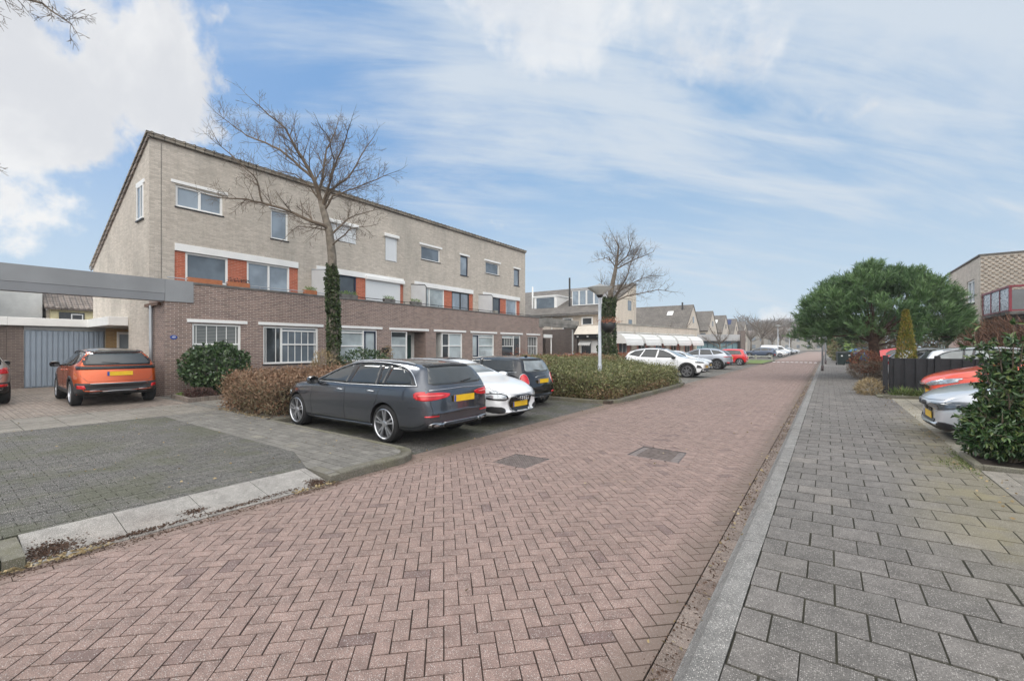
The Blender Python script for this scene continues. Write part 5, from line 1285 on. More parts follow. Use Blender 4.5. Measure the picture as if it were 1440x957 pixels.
# ------------------------------------------------------------ carport at the far end of the terrace
t = thing('carport', 'concrete beam carport with dark brick piers past the last terraced house', 'carport', (-17.2, 30, 0))
b = MB(); b.box(XE+.03, XE-.3, 27.0, 33.3, 3.45, 3.85); b.box(XE+.03, XE-.3, 27.0, 27.7, 3.1, 3.449); b.box(XE+.01, XE-.28, 27.7, 33.3, 3.2, 3.44); b.build('beam', plain('weathered_concrete_beam', srgb(128, 125, 120), .85, .25, 1.5, .3), t)
b = MB(); b.box(XE, XE-9, 33.0, 33.3, 0, 3.18); b.box(-21.0, -21.3, 28.6, 33.0, 0, 2.9); b.box(-21.3, -24, 28.5, 28.8, 0, 2.9); b.build('wall', M['dark_brick'], t)
b = MB(); b.tube([(-17.5, 32.8, .1), (-17.5, 32.8, 3.15)], .07, 8); b.tube([(XE-.1, 28.9, .1), (XE-.1, 28.9, 2.3)], .05, 8); b.build('downpipe', M['white'], t)
b = MB(); b.box(XE-.02, XE-.12, 27.78, 28.95, 2.35, 2.60); b.build('fascia', M['white'], t)
b = MB(); b.box(XE-.6, XE-.66, 27.8, 28.9, .1, 2.34); b.build('gate', plain('dark_brown_gate', (.05, .035, .028), .7, .2), t)
t = thing('gate_fence', 'low galvanised tube fence with dark cloth over it in front of the carport', 'fence', (-16, 30, 0))
b = MB()
for yy in (28.6, 31.4, 33.5): b.tube([(-15.6, yy, .1), (-15.6, yy, 1.15)], .04, 8)
b.tube([(-15.6, 28.6, 1.12), (-15.6, 33.5, 1.12)], .02, 6); b.tube([(-15.6, 28.6, .6), (-15.6, 33.5, .6)], .015, 6); b.build('rails', M['galv'], t)
b = MB(); b.box(-15.5, -15.75, 29.6, 31.2, .8, 1.17); b.box(-15.5, -15.75, 32.0, 33.4, .8, 1.2); b.build('cover', M['black'], t)

# ------------------------------------------------------------ row behind, running away from the road
t = thing('dormer_house_row', 'house with white boxed dormer and four-pane dormer window, roof sloping to a tall gable', 'house', (-24, 40, 0))
XG, YF, YR = -18.2, 40.0, 49.8
def rz(y): return 5.1+(y-YF)*(9.0-5.1)/(YR-YF)
b = MB(); b.face([(XG, YF, 0), (XG, YR, 0), (XG, YR, 8.9), (XG, YF, 5.0)]); b.face([(-60, YF+.3, 0), (XG, YF+.3, 0), (XG, YF+.3, 5.0), (-60, YF+.3, 5.0)]); b.face([(XG, YR, 0), (-60, YR, 0), (-60, YR, 8.9), (XG, YR, 8.9)]); b.build('wall', M['beige_far'], t)
b = MB(); b.prism([(XG+.05, YF-.3, rz(YF-.3)), (XG+.05, YR+.05, rz(YR)), (XG+.05, YR+.05, rz(YR)+.14), (XG+.05, YF-.3, rz(YF-.3)+.14)], (-42, 0, 0)); b.build('roof', M['tileX'], t)
b = MB(); b.box(XG+.1, -60, YF-.42, YF-.3, 4.88, 5.04); b.build('gutter', M['cap'], t)
def at(x, y, d):                            # world point of pixel (x,y) at depth d (measuring aid for placing far things)
    s, c = math.sin(R(36.05)), math.cos(R(36.05)); a = (x-720)/610
    return ((-s+a*c)*d, (c+a*s)*d, 1.68+(487-y)/610*d)
def onY(x, y, Y):
    s, c = math.sin(R(36.05)), math.cos(R(36.05)); a = (x-720)/610; d = Y/(c+a*s); return ((-s+a*c)*d, Y, 1.68+(487-y)/610*d)
def onX(x, y, X):
    s, c = math.sin(R(36.05)), math.cos(R(36.05)); a = (x-720)/610; d = X/(-s+a*c); return (X, (c+a*s)*d, 1.68+(487-y)/610*d)
# dormers
def dormer(xl, xr, yf, z0, z1, name, mat, wins, parent):
    b = MB(); yb = YF+(z1-5.1)*(YR-YF)/3.9+.6
    b.prism([(xl, yf, z0), (xl, yf, z1), (xl, yb, z1+.1), (xl, yb, z0)], (xr-xl, 0, 0)); d = b.build(name, M[mat], parent)
    b = MB(); b.box(xl-.1, xr+.1, yf-.12, yb, z1, z1+.14); b.build('dormer_roof', M['white' if mat == 'white' else 'fasciagrey'], d)
    for (a, c, gm) in wins:
        b = MB(); b.box(a, c, yf-.03, yf+.0, z0+.12, z1-.1); b.build('glass', M[gm], d)
        f = MB(); w = .07
        for p in (a-w, c): f.box(p, p+w, yf-.06, yf+.0, z0+.05, z1-.04)
        f.box(a, c, yf-.06, yf, z0+.05, z0+.12); f.box(a, c, yf-.06, yf, z1-.1, z1-.04); f.build('window_frame', M['white'], d)
yd = 42.0
A, B_ = onY(751.5, 431, yd), onY(783, 420, yd)
dormer(A[0], B_[0], yd, 5.75, 7.30, 'dormer', 'white', [(A[0]+.3, B_[0]-.3, 'glass_slate')], t)
A, B_ = onY(804.5, 428, yd), onY(846, 413, yd); W_ = B_[0]-A[0]
dormer(A[0], B_[0], yd, 6.05, 7.75, 'dormer', 'fasciagrey', [(A[0]+W_*(k+.12)/4, A[0]+W_*(k+.92)/4, 'glass_mid') for k in range(4)], t)
b = MB(); p = onY(801, 430, 42.2); b.tube([(p[0], p[1], 5.8), (p[0], p[1], 9.2)], .10, 10); b.build('chimney_pipe', M['black'], t)
b = MB(); p = onY(749, 430, 42.2); b.tube([(p[0], p[1], 5.8), (p[0], p[1], 8.6)], .09, 8); b.build('vent_pipe', M['white'], t)
for (x0, x1) in ((791.5, 805.5), (818, 834)):
    A = onY(x0, 455, YF+.3); B_ = onY(x1, 455, YF+.3); window(t, 'Y', YF+.295, A[0], B_[0], 2.9, 4.7, rec=-.02, fw=.14, glass='glass', bars_h=(3.9,))
for px0 in (762, 790):
    A = onY(px0, 460, YF+.2)
b = MB(); A = onY(776, 460, YF+.2); b.tube([(A[0], A[1], 0), (A[0], A[1], 5)], .06, 6); b.build('downpipe', M['white'], t)
for q in ((885, 422, 437), (886, 449, 458)):
    p0 = onX(q[0]-2.2, q[1], XG); p1 = onX(q[0]+2.6, q[2], XG)
    b = MB(); b.box(XG+.02, XG-.1, p0[1], p1[1], p1[2], p0[2]); b.build('window', M['glass_slate'], t)
# ------------------------------------------------------------ shop with white awnings
P0 = Vector((-13.4, 31.7, 0)); P1 = Vector((-11.0, 47.1, 0)); dS = (P1-P0).normalized(); nS = Vector((dS.y, -dS.x, 0)); LS = (P1-P0).length
rotS = math.atan2(dS.y, dS.x)
sh = thing('shop', 'single-storey pale brick shop with pink panels and a row of white awnings', 'shop', (P0.x, P0.y, 0), rotS)
# local: x along the front, -y out towards the road
b = MB()
bays = [(.55+3.08*k, 2.72+3.08*k) for k in range(5)]
ops = [(a, c, .1, 2.45) for a, c in bays]
def wl_local(b, u0, u1, z0, z1, ops, depth):
    us = sorted({u0, u1} | {o[0] for o in ops} | {o[1] for o in ops})
    for a, c in zip(us, us[1:]):
        hit = [o for o in ops if o[0] < (a+c)/2 < o[1]]
        if not hit: b.face([(a, 0, z0), (c, 0, z0), (c, 0, z1), (a, 0, z1)])
        else:
            o = hit[0]; b.face([(a, 0, o[3]), (c, 0, o[3]), (c, 0, z1), (a, 0, z1)])
            if o[2] > z0: b.face([(a, 0, z0), (c, 0, z0), (c, 0, o[2]), (a, 0, o[2])])
    for (a, c, e, f) in ops:
        b.face([(a, 0, e), (a, 0, f), (a, depth, f), (a, depth, e)]); b.face([(c, 0, e), (c, depth, e), (c, depth, f), (c, 0, f)]); b.face([(a, 0, f), (c, 0, f), (c, depth, f), (a, depth, f)])
wl_local(b, -.6, LS+.4, 0, 3.42, ops, .35); b.face([(LS+.4, 0, 0), (LS+.4, 9, 0), (LS+.4, 9, 3.42), (LS+.4, 0, 3.42)]); b.face([(-.6, 2.6, 0), (-.6, 0, 0), (-.6, 0, 3.42), (-.6, 2.6, 3.42)]); b.face([(-.6, 0, 3.40), (LS+.4, 0, 3.40), (LS+.4, 9, 3.40), (5, 9, 3.40), (-.6, 2.6, 3.40)])
b.build('wall', M['beige_far'], sh, world=False)
b = MB(); b.box(-.65, LS+.45, -.05, .3, 3.42, 3.52); b.build('coping', M['concrete'], sh, world=False)
for k, (a, c) in enumerate(bays):
    b = MB(); b.box(a, a+.45, .10, .3, .1, 2.45); b.box(c-.45, c, .10, .3, .1, 2.45); b.box(a+.45, c-.45, .12, .3, .1, .8); b.build('pink_panel', M['pink_brick'], sh, world=False)
    b = MB(); b.box(a+.45, a+.52, .14, .24, .8, 2.45); b.box(c-.52, c-.45, .14, .24, .8, 2.45); b.box(a+.52, c-.52, .14, .24, 2.36, 2.45); b.box(a+.52, c-.52, .14, .24, .8, .88); b.box((a+c)/2-.03, (a+c)/2+.03, .15, .24, .88, 2.36)
    w = b.build('window', M['white'], sh, world=False); g = MB(); g.box(a+.5, c-.5, .20, .22, .85, 2.4); g.build('glass', M['glass' if k % 2 else 'glass_slate'], w, world=False)
    lb = MB(); lb.box(a-.35, c+.35, -.06, 0, 2.80, 2.86); lb.build('lintel', M['offwhite'], sh, world=False)
def awning(k):
    a, c = bays[k]; a -= .22; c += .24
    labs = ['nearest white awning of the shop row, half hidden by the ivy tree', 'second white shop awning from the ivy-covered tree', 'middle white shop awning of the five', 'fourth white shop awning, before the corner one', 'white awning at the far corner of the shop']
    ctr = P0+dS*((a+c)/2); t = thing('awning', labs[k], 'awning', (ctr.x, ctr.y, 0), rotS, 'white awnings over the shop windows')
    b = MB(); n = 8; hw = (c-a)/2; prof = []
    for i in range(n+1):
        q = i/n*math.pi/2; prof.append((-.95*math.sin(q)-.02, 1.92+.80*math.cos(q)))
    for (p, q) in zip(prof, prof[1:]): b.face([(-hw, p[0], p[1]), (hw, p[0], p[1]), (hw, q[0], q[1]), (-hw, q[0], q[1])][::-1])
    for sg in (-1, 1):
        f = [(sg*hw, 0, 1.92)]+[(sg*hw, p[0], p[1]) for p in prof]; b.face(f if sg < 0 else f[::-1])
    m = 18
    for i in range(m):
        x0, x1 = -hw+2*hw*i/m, -hw+2*hw*(i+1)/m
        b.face([(x0, -.97, 1.92), (x1, -.97, 1.92), (x1, -.975, 1.80), ((x0+x1)/2, -.98, 1.745), (x0, -.975, 1.80)])
    o = b.build('canvas', M['awn'], t, world=False); md = o.modifiers.new('s', 'SOLIDIFY'); md.thickness = .012
    b = MB(); 
    for i in range(0, 9, 2):
        q = i/8*math.pi/2; b.tube([(-hw, -.95*math.sin(q)-.03, 1.92+.80*math.cos(q)+.01), (hw, -.95*math.sin(q)-.03, 1.92+.80*math.cos(q)+.01)], .012, 5)
    b.build('ribs', M['offwhite'], t, world=False)
    # faint blue lettering-like mark strip stays blank: the words cannot be read
    return t
a_ = N('awning_canvas'); n_ = a_.noise(a_.pos(), 1.5, 4); M['awn'] = a_.fin(a_.mix(n_, srgb(232, 232, 230), srgb(214, 216, 216)), .7)
for k in range(5): awning(k)
# door end of the shop, facing the camera
b0 = onY(814.5, 480, 30.85)[0]; b1 = -13.62
fr = thing('shop_entrance', 'shop entrance bay with white door and beige awning left of the ivy tree', 'shop entrance', (b0, 30.85, 0))
YS = 30.85
b = MB(); b.box(b0, b1, YS, YS+.5, 0, 2.62); b.build('wall', M['beige_far'], fr)
b = MB(); b.prism([(b0-.1, YS-.75, 2.62), (b0-.1, YS+.1, 2.62), (b0-.1, YS+.1, 3.30), (b0-.1, YS-.0, 3.30)], (b1-b0+.1, 0, 0)); b.build('beige_awning', plain('beige_canvas', srgb(196, 188, 176), .8, .08), fr)
b = MB(); b.box(b0-.1, b1, YS-.55, YS-.05, 2.28, 2.60); b.build('sign_box', M['black'], fr)
b = MB(); 
for k in range(3): b.box(b0+.1+k*.85, b0+.24+k*.85, YS-.62, YS-.55, 2.40, 2.50)
b.build('spotlight', M['white'], fr)
pA = onY(818, 500, YS)[0]; pB = onY(831.5, 500, YS)[0]
b = MB(); b.box(pA, pB, YS-.03, YS-.002, .1, 1.05); b.build('pink_panel', M['pink_brick'], fr)
b = MB(); b.box(pA, pB, YS-.035, YS-.002, 1.1, 2.0); b.build('window', M['glass'], fr)
b = MB(); b.box(pA-.06, pA, YS-.06, YS, .1, 2.2); b.box(pB, pB+.06, YS-.06, YS, .1, 2.2); b.box(pA, pB, YS-.06, YS, 1.05, 1.12); b.build('window_frame', M['white'], fr)
b = MB(); n = 6
for i in range(n):
    x0, x1 = pA-.1+(pB-pA+.2)*i/n, pA-.1+(pB-pA+.2)*(i+1)/n
    b.prism([(x0, YS-.45, 1.86), (x1, YS-.45, 1.86), ((x1), YS-.45, 1.80), ((x0+x1)/2, YS-.45, 1.74), (x0, YS-.45, 1.80)], (0, .01, 0)); b.prism([(x0, YS-.45, 1.86), (x0, YS-.02, 2.15), (x0, YS-.02, 2.17), (x0, YS-.45, 1.88)], (x1-x0, 0, 0))
b.build('small_awning', M['awn'], fr)
pC = onY(832.5, 500, YS)[0]; pD = onY(846, 500, YS)[0]
b = MB(); b.box(pC, pD, YS-.07, YS-.01, .1, 2.15); bevel(b.build('door', M['white'], fr), .01); b = MB(); b.tube([(pC+.15, YS-.12, 1.0), (pC+.15, YS-.12, 1.2)], .02, 6); b.build('door_handle', M['chrome'], fr)
# teal-fronted shop further down
P2 = Vector((-16.9, 71.5, 0)); P3 = Vector((-11.4, 75.3, 0)); d2 = (P3-P2).normalized(); r2 = math.atan2(d2.y, d2.x); L2 = (P3-P2).length
t = thing('shop', 'low shop with blue-green window front and grey fascia beyond the awnings', 'shop', (P2.x, P2.y, 0), r2)
b = MB(); b.box(0, L2, 0, 12, .1, 1.9); b.box(-3, L2, .3, 14, 1.9, 3.3); b.build('wall', M['beige_far'], t, world=False)
b = MB(); b.box(-3, L2+.4, -.5, .3, 2.55, 3.55); b.build('fascia', M['fasciagrey'], t, world=False)
b = MB(); 
for k in range(7): b.box(.1+k*L2/7, .22+k*L2/7, -.12, .0, .1, 2.5)
b.box(0, L2, -.10, 0, 2.1, 2.54); b.build('window_frame', M['bluegrey'], t, world=False)
b = MB(); b.box(0, L2, -.06, -.02, .5, 2.1); b.build('glass', plain('teal_glass', srgb(120, 150, 158), .1, .2, .8), t, world=False)
b = MB(); b.box(L2+.2, L2+.9, -.7, .4, 0, 4.1); b.build('pier', M['dark_brick'], t, world=False)
# gabled houses
GH = [(82, 9.0, 'nearest steep-gabled house behind the awning shop'), (99, 9.0, 'second steep-gabled house from the shop, plain grey roof'), (114.5, 9.0, 'third steep-gabled house, with a rooflight in its roof'), (130.5, 9.0, 'fourth steep-gabled house, with solar panels on its roof'), (147, 9.0, 'farthest steep-gabled house of the row')]
for k, (yc, zp, lab) in enumerate(GH):
    x = -19.5-.15*k; hw = 4.6; ez = 5.0; t = thing('gabled_house', lab, 'house', (x, yc, 0), group='steep-gabled houses along the street')
    b = MB(); b.face([(x, yc-hw, 0), (x, yc+hw, 0), (x, yc+hw, ez), (x, yc, zp), (x, yc-hw, ez)]); b.face([(x-14, yc-hw, 0), (x, yc-hw, 0), (x, yc-hw, ez), (x-14, yc-hw, ez)]); b.build('wall', M['beige_far'], t)
    b = MB()
    for sg in (-1, 1): b.prism([(x+.1, yc+sg*(hw+.3), ez-.25), (x+.1, yc, zp), (x+.1, yc, zp+.2), (x+.1, yc+sg*(hw+.45), ez-.1)], (-15, 0, 0))
    b.build('roof', M['tileX'], t)
    for (dy, z0, z1, w) in ((-1.2, 3.0, 4.3, 1.0), (1.2, 3.0, 4.3, 1.0), (0, 5.9, 7.0, .8)):
        b = MB(); b.box(x+.02, x+.06, yc+dy-w/2, yc+dy+w/2, z0, z1); b.build('window', M['glass_slate'], t)
    if k > 0:
        for xx in (x-1.4, x-3.4): b = MB(); b.box(xx, xx+1.0, yc-hw-.06, yc-hw-.01, 2.9, 4.4); b.build('window', M['glass_slate'], t)
    if k in (2, 0):
        b = MB(); xx = x-(2.5 if k == 2 else 4.0); yy = yc-2.3; zz = ez+(hw-2.3)*(zp-ez)/hw+.25; b.prism([(xx, yy, zz), (xx+1., yy, zz), (xx+1., yy+.9, zz+.78), (xx, yy+.9, zz+.78)], (0, -.05, .05)); b.build('rooflight', M['white'], t)
    if k in (1, 2, 3):
        if k == 3:
            b = MB(); xx = x-4.5; yy = yc-1.9; zz = ez+(hw-1.9)*(zp-ez)/hw+.25; b.prism([(xx, yy, zz), (xx+3.4, yy, zz), (xx+3.4, yy+1.5, zz+1.3), (xx, yy+1.5, zz+1.3)], (0, -.04, .05)); b.build('solar_panel', plain('solar_panel', (.02, .035, .12), .2), t)
    if k == 0:
        b = MB(); b.tube([(x-1.6, yc-1.0, 8.0), (x-1.6, yc-1.0, 9.6)], .15, 8); b.build('vent_pipe', M['black'], t)
# far end of the street
FH = [(1066, 150, 4.8, 7.2), (1102, 165, 5, 8.6), (1118, 170, 5, 9.0), (1133, 178, 5, 8.8), (1147, 186, 5, 8.2), (1088, 172, 5, 7.4), (1160, 192, 5, 8.0)]
FLb = ['pale gabled house at the end of the street behind the bare trees', 'white gabled house at the street end left of the lamp post', 'white gabled house at the very end of the street', 'pale gabled house at the street end, second from the pine', 'pale gabled house at the street end just left of the pine', 'small pale house at the street end between bare trunks', 'pale gabled house at the street end under the pine crown']
for (px0, d, ez, zp), lab in zip(FH, FLb):
    c = at(px0, 487, d); t = thing('gabled_house', lab, 'house', (c[0], c[1], 0), R(36), 'houses at the far end of the street')
    b = MB(); hw = 3.4; b.prism([(-hw, 0, 0), (hw, 0, 0), (hw, 0, ez), (0, 0, zp), (-hw, 0, ez)], (0, 8, 0)); b.build('wall', plain('pale_render', srgb(150, 146, 140), .8, .1, 1), t, world=False)
    b = MB()
    for sg in (-1, 1): b.prism([(0, -.2, zp), (sg*(hw+.3), -.2, ez-.3), (sg*(hw+.3), -.2, ez-.1), (0, -.2, zp+.2)], (0, 9, 0))
    b.build('roof', M['tileR'], t, world=False)
    for wx in (-1.5, 1.2):
        for wz in (1., 3.6): b = MB(); b.box(wx-.6, wx+.6, -.06, -.01, wz, wz+1.3); b.build('window', M['glass_slate'], t, world=False)
# ------------------------------------------------------------ building at the right
t = thing('flat_building', 'two-storey brick flats with textured projecting bricks and a dark red balcony at the right edge', 'building', (9, 32, 0))
XB, YBf, ZB_ = 5.95, 30.2, 6.05
b = MB(); wall_mesh(b, 'X', XB, YBf, 37, 0, ZB_, [(31.25, 32.75, 3.9, 5.07), (34.4, 35.1, 3.9, 5.0)], .12, sgn=-1); b.face([(XB, YBf, 0), (20, YBf, 0), (20, YBf, ZB_), (XB, YBf, ZB_)]); b.face([(XB, 37, 0), (XB, 37, ZB_), (20, 37, ZB_), (20, 37, 0)]); b.build('wall', M['beige'], t)
b = MB(); b.box(XB-.06, 20, YBf-.06, 37.1, ZB_, ZB_+.07); b.build('roof_edge', M['cap'], t)
window(t, 'X', XB, 31.25, 32.75, 3.9, 5.07, fw=.09, bars_v=(32.0,), frame='white', glass='glass_mid', sgn=-1); window(t, 'X', XB, 34.4, 35.1, 3.9, 5.0, fw=.07, glass='glass_mid', sgn=-1)
b = MB(); b.box(XB-.05, XB, 31.15, 32.85, 3.82, 3.89); b.build('sill', M['black'], t)
b = MB()                                   # headers standing proud in a chequer
r_ = 0
z = 3.6
while z < ZB_-.1:
    x = XB+.02+(.12 if r_ % 2 else 0)
    while x < 9.5: b.box(x, x+.10, YBf-.055, YBf-.001, z, z+.05); x += .24
    z += .105; r_ += 1
pb_ = b.build('projecting_bricks', plain('tan_projecting_brick', srgb(150, 136, 122), .85, .2, 8), t); pb_['kind'] = 'stuff'
bal = MB(); bal.box(6.0, 14, 26.3, 30.19, 3.0, 3.12); bal.build('balcony_floor', M['cap'], t)
bal = MB(); bal.box(6.75, 14, 26.5, 30.15, 2.45, 2.99); bal.build('balcony_beam', M['offwhite'], t)
bal = MB()
for y in (26.33, 27.6, 28.85, 30.1): bal.box(6.0, 6.06, y-.03, y+.03, 3.12, 4.16)
for x in (6.03, 7.6, 9.2, 10.8): bal.box(x-.04, x+.04, 26.28, 26.36, 3.12, 4.16)
bal.box(5.98, 6.08, 26.25, 30.18, 4.10, 4.18); bal.box(6.0, 14, 26.27, 26.37, 4.10, 4.18); bal.box(6.0, 6.06, 26.3, 30.15, 3.13, 3.19); bal.box(6.0, 14, 26.3, 26.36, 3.13, 3.19)
rl = bal.build('balcony_railing', M['red_rail'], t)
a_ = N('patterned_glass'); vo = a_.n('ShaderNodeTexVoronoi', feature='DISTANCE_TO_EDGE'); a_.l(a_.pos(), vo.inputs['Vector']); vo.inputs['Scale'].default_value = 5
k_ = a_.ss(vo.outputs['Distance'], .03, .09); a_.fin(a_.mix(k_, (.03, .03, .035), srgb(170, 172, 180)), .15)
gp = MB(); gp.box(6.02, 6.04, 26.36, 30.1, 3.19, 4.10); gp.build('patterned_glass', a_.m, rl)
gp = MB(); gp.box(6.07, 14, 26.31, 26.33, 3.19, 4.0); gp.build('dark_glass', M['glass'], rl)
# ------------------------------------------------------------ street furniture
def lamp_post(px0, d, ztop, label, z0=.08, rad=.055, head=.26, base=None):
    c = at(px0, 487, d); t = thing('street_lamp', label, 'street lamp', (c[0], c[1], z0), group='street lamps')
    b = MB(); b.tube([(0, 0, -.1), (0, 0, 1.0), (0, 0, 1.02), (0, 0, ztop-.42)], [rad*1.25, rad*1.25, rad, rad*.85], 16); b.build('post', M['galv'], t, smooth=True, world=False)
    b = MB(); b.lathe([(rad, ztop-.45), (.10, ztop-.40), (.11, ztop-.37), (.12, ztop-.36)], 20); b.build('collar', M['black'], t, smooth=True, world=False)
    b = MB(); b.lathe([(.11, ztop-.36), (.17, ztop-.30), (head+.10, ztop-.17), (head+.13, ztop-.12)], 28); b.build('lamp_shade', M['opal'], t, smooth=True, world=False)
    b = MB(); b.lathe([(head+.14, ztop-.13), (head+.145, ztop-.105), (head+.0, ztop-.06), (.12, ztop-.025), (.05, ztop-.015), (.04, ztop+.02), (.001, ztop+.03)], 28); b.build('lamp_cap', plain('lamp_cap_grey', srgb(140, 142, 142), .45), t, smooth=True, world=False)
    return t
LP = lamp_post(843.5, 14.5, 3.68, 'grey street lamp with saucer head rising from the hedge, flower basket on it')
# flower basket hanging on the lamp post
c = at(843.5, 487, 14.5); hb = thing('flower_basket', 'black hanging flower basket fixed to the near street lamp', 'flower basket', (c[0]+.22, c[1]+.18, 2.38))
b = MB(); b.lathe([(.001, -.24), (.15, -.21), (.22, -.08), (.25, .09), (.23, .10), (.21, .07)], 20); b.build('basket', M['black'], hb, smooth=True, world=False)
leafcloud('flowers', hb, M['redleaf'], 500, lambda: (hb.location.x+random.gauss(0, .17), hb.location.y+random.gauss(0, .17), 2.48+abs(random.gauss(0, .07))), .05)
b = MB(); b.tube([(-.25, -.2, .05), (.0, .0, .14)], .015, 6); b.build('bracket', M['black'], hb, world=False)
lamp_post(1094, 68, 5.0, 'distant street lamp at the left kerb beyond the grass island')
lamp_post(1110, 84, 5.0, 'farthest street lamp, in front of the parked white van')
for px0, d, lab in ((1156.5, 28.2, 'grey post on the right pavement under the pine crown, the nearer of two'), (1161, 39, 'grey post on the right pavement behind the nearer one')):
    c = at(px0, 487, d); t = thing('post', lab, 'post', (c[0], c[1], .1), group='posts on the right pavement')
    b = MB(); b.tube([(0, 0, -.1), (0, 0, .35)], .075, 12); b.build('sleeve', plain('dark_sleeve', (.07, .05, .05), .6), t, smooth=True, world=False)
    b = MB(); b.tube([(0, 0, .35), (0, 0, 3.9)], .055, 12); b.build('pole', M['galv'], t, smooth=True, world=False)
def bin_(px0, d, lab):
    c = at(px0, 487, d); t = thing('wheelie_bin', lab, 'wheelie bin', (c[0], c[1], zR(c[0])), R(10), 'wheelie bins on the right pavement')
    b = MB(); b.v = [(x*s, y*s2, z) for z, s, s2 in ((.05, .23, .27), (.98, .29, .36)) for x, y in ((-1, -1), (1, -1), (1, 1), (-1, 1))]
    b.f = [[3, 2, 1, 0], [4, 5, 6, 7], [0, 1, 5, 4], [1, 2, 6, 5], [2, 3, 7, 6], [3, 0, 4, 7]]; b.m = [0]*6; b.r = [0]*6; bevel(b.build('bin_body', plain('dark_green_plastic', (.02, .035, .035), .5), t, world=False), .02)
    b = MB(); b.prism([(-.31, -.40, .98), (-.31, .40, .98), (-.31, .38, 1.06), (-.31, 0, 1.10), (-.31, -.38, 1.04)], (.62, 0, 0)); bevel(b.build('lid', plain('bin_lid', (.015, .02, .022), .5), t, world=False), .015)
    for sx in (-.25, .25): b = MB(); b.tube([(sx-.03, .30, .1), (sx+.03, .30, .1)], .1, 14); b.build('wheel', M['tyre'], t, world=False)
    b = MB(); b.box(-.06, .06, -.345, -.335, .72, .86); b.build('sticker', M['white'], t, world=False)
bin_(1182.5, 36, 'dark wheelie bin with white sticker, the left one of the pair'); bin_(1193, 37, 'dark wheelie bin beside the red-leaved bush')
# black fence
t = thing('board_fence', 'black stained board fence with posts beside the parked cars on the right', 'fence', (1.45, 17.8, 0))
def zf(x): return zR(x)
for x in (1.45, 2.62, 4.42, 6.2): b = MB(); b.box(x-.06, x+.06, 17.70, 17.84, zf(x)-.1, zf(1.45)+1.24); bevel(b.build('post', M['darkwood'], t), .008)
b = MB(); x = 1.53; k = 0
while x < 7.5:
    if True:
        y = 17.76 if k % 2 else 17.80; b.box(x, x+.135, y-.012, y+.012, zf(x)+.04, zf(1.45)+1.13, r=random.random())
    x += .125; k += 1
b.build('boards', M['darkwood'], t)
b = MB(); b.box(1.51, 7.5, 17.775, 17.785, zf(1.45)+1.131, zf(1.45)+1.16); b.build('top_rail', M['darkwood'], t)
g = MB(); g.box(1.32, 8, 16.72, 16.82, 0, zR(1.5)+.09); g.box(1.20, 8, 16.82, 19.5, 0, zR(1.3)+.05); struct(g.build('planting_bed', M['kerbdark'], rnd=True))
# low posts and rail on the grass island
t = thing('knee_rail', 'low wooden posts with rails on the grass strip across the road', 'fence', (-6, 55, 0))
for k in range(5): b = MB(); b.box(-5.2-k*1.6, -5.05-k*1.6, 57.0, 57.15, .1, .75); b.build('post', M['concrete'], t)
b = MB(); b.box(-5.1, -12, 57.05, 57.1, .52, .60); b.build('rail', M['offwhite'], t)
g = MB(); g.box(-4.98, -11.9, 46.6, 57.9, .09, .115); gr = g.build('grass', M['grass_base'] if 'grass_base' in M else plain('mown_grass', (.12, .17, .04), .9, .3, 2)); gr['kind'] = 'structure'

# fallen leaves and grit along the edges: nobody could count them
P = []
def lit(n, fx, fy, z=.012):
    for _ in range(n): P.append((fx(), fy(), z+random.random()*.006))
lit(420, lambda: -.70+random.gauss(0, .06), lambda: random.uniform(1.5, 40))
lit(160, lambda: -4.85-abs(random.gauss(0, .05)), lambda: random.uniform(.3, .95), .02)
lit(90, lambda: -4.86-abs(random.gauss(0, .05)), lambda: random.uniform(2.5, 3.05), .02)
lit(260, lambda: random.uniform(-12.6, -9.9), lambda: 4.62-abs(random.gauss(0, .12)), .108)
lit(200, lambda: random.uniform(-14.5, -5.6), lambda: random.uniform(-2, 4.3), .108)
lit(160, lambda: -5.1+random.gauss(0, .12), lambda: random.uniform(4.6, 20), .008)
lit(120, lambda: 1.45+random.gauss(0, .12), lambda: random.uniform(5, 17), zR(1.45)+.008)
lit(90, lambda: random.uniform(-4.7, 1.4), lambda: random.uniform(1.5, 25), .012)
o = leaves('leaf_litter', P, .035, M['strawy'], None, nrm=[(random.gauss(0, 1), random.gauss(0, 1), .1) for _ in P], spread=.05, asp=.6); o['kind'] = 'stuff'
P = []
for _ in range(700):
    P.append((1.44+random.gauss(0, .03), 8.1+random.gauss(0, .45), zR(1.44)))
for _ in range(350): P.append((1.30+random.gauss(0, .08), 7.9+random.gauss(0, .2), zR(1.3)))
o = leaves('moss', P, .018, M['grass'], None, asp=.5, up=.5); o['kind'] = 'stuff'

# reddish-brown grit blown in against the ramp ends and along the ramp
P = []
def ramp_z(x): return .02+(min(max(-4.96-x, 0), .51)/.51)*.08
for cx_, cy_, ax, ay, n in ((-5.07, .62, .07, .09, 1500), (-4.97, 1.15, .02, .22, 700), (-5.0, 2.86, .06, .06, 1000), (-4.97, 1.95, .02, .15, 350), (-5.1, 1.62, .025, .05, 260), (-4.99, 2.4, .02, .2, 250)):
    for _ in range(n):
        x, y = random.gauss(cx_, ax), random.gauss(cy_, ay)
        if -5.5 < x < -4.93 and .51 < y < 2.97: P.append((x, y, ramp_z(x)+.002))
for _ in range(2600): P.append((-4.86+random.gauss(0, .04), random.uniform(-2, 20) if random.random() < .6 else random.uniform(.3, 3.1), .001))
for _ in range(2600): P.append((-.70+random.gauss(0, .04), random.uniform(1, 22), -.001))
o = leaves('grit', P, .016, plain('reddish_brown_grit', (.085, .05, .034), .95, .4, 30), None, nrm=[(random.gauss(0, 1), random.gauss(0, 1), .05) for _ in P], spread=.05, asp=.8); o['kind'] = 'stuff'

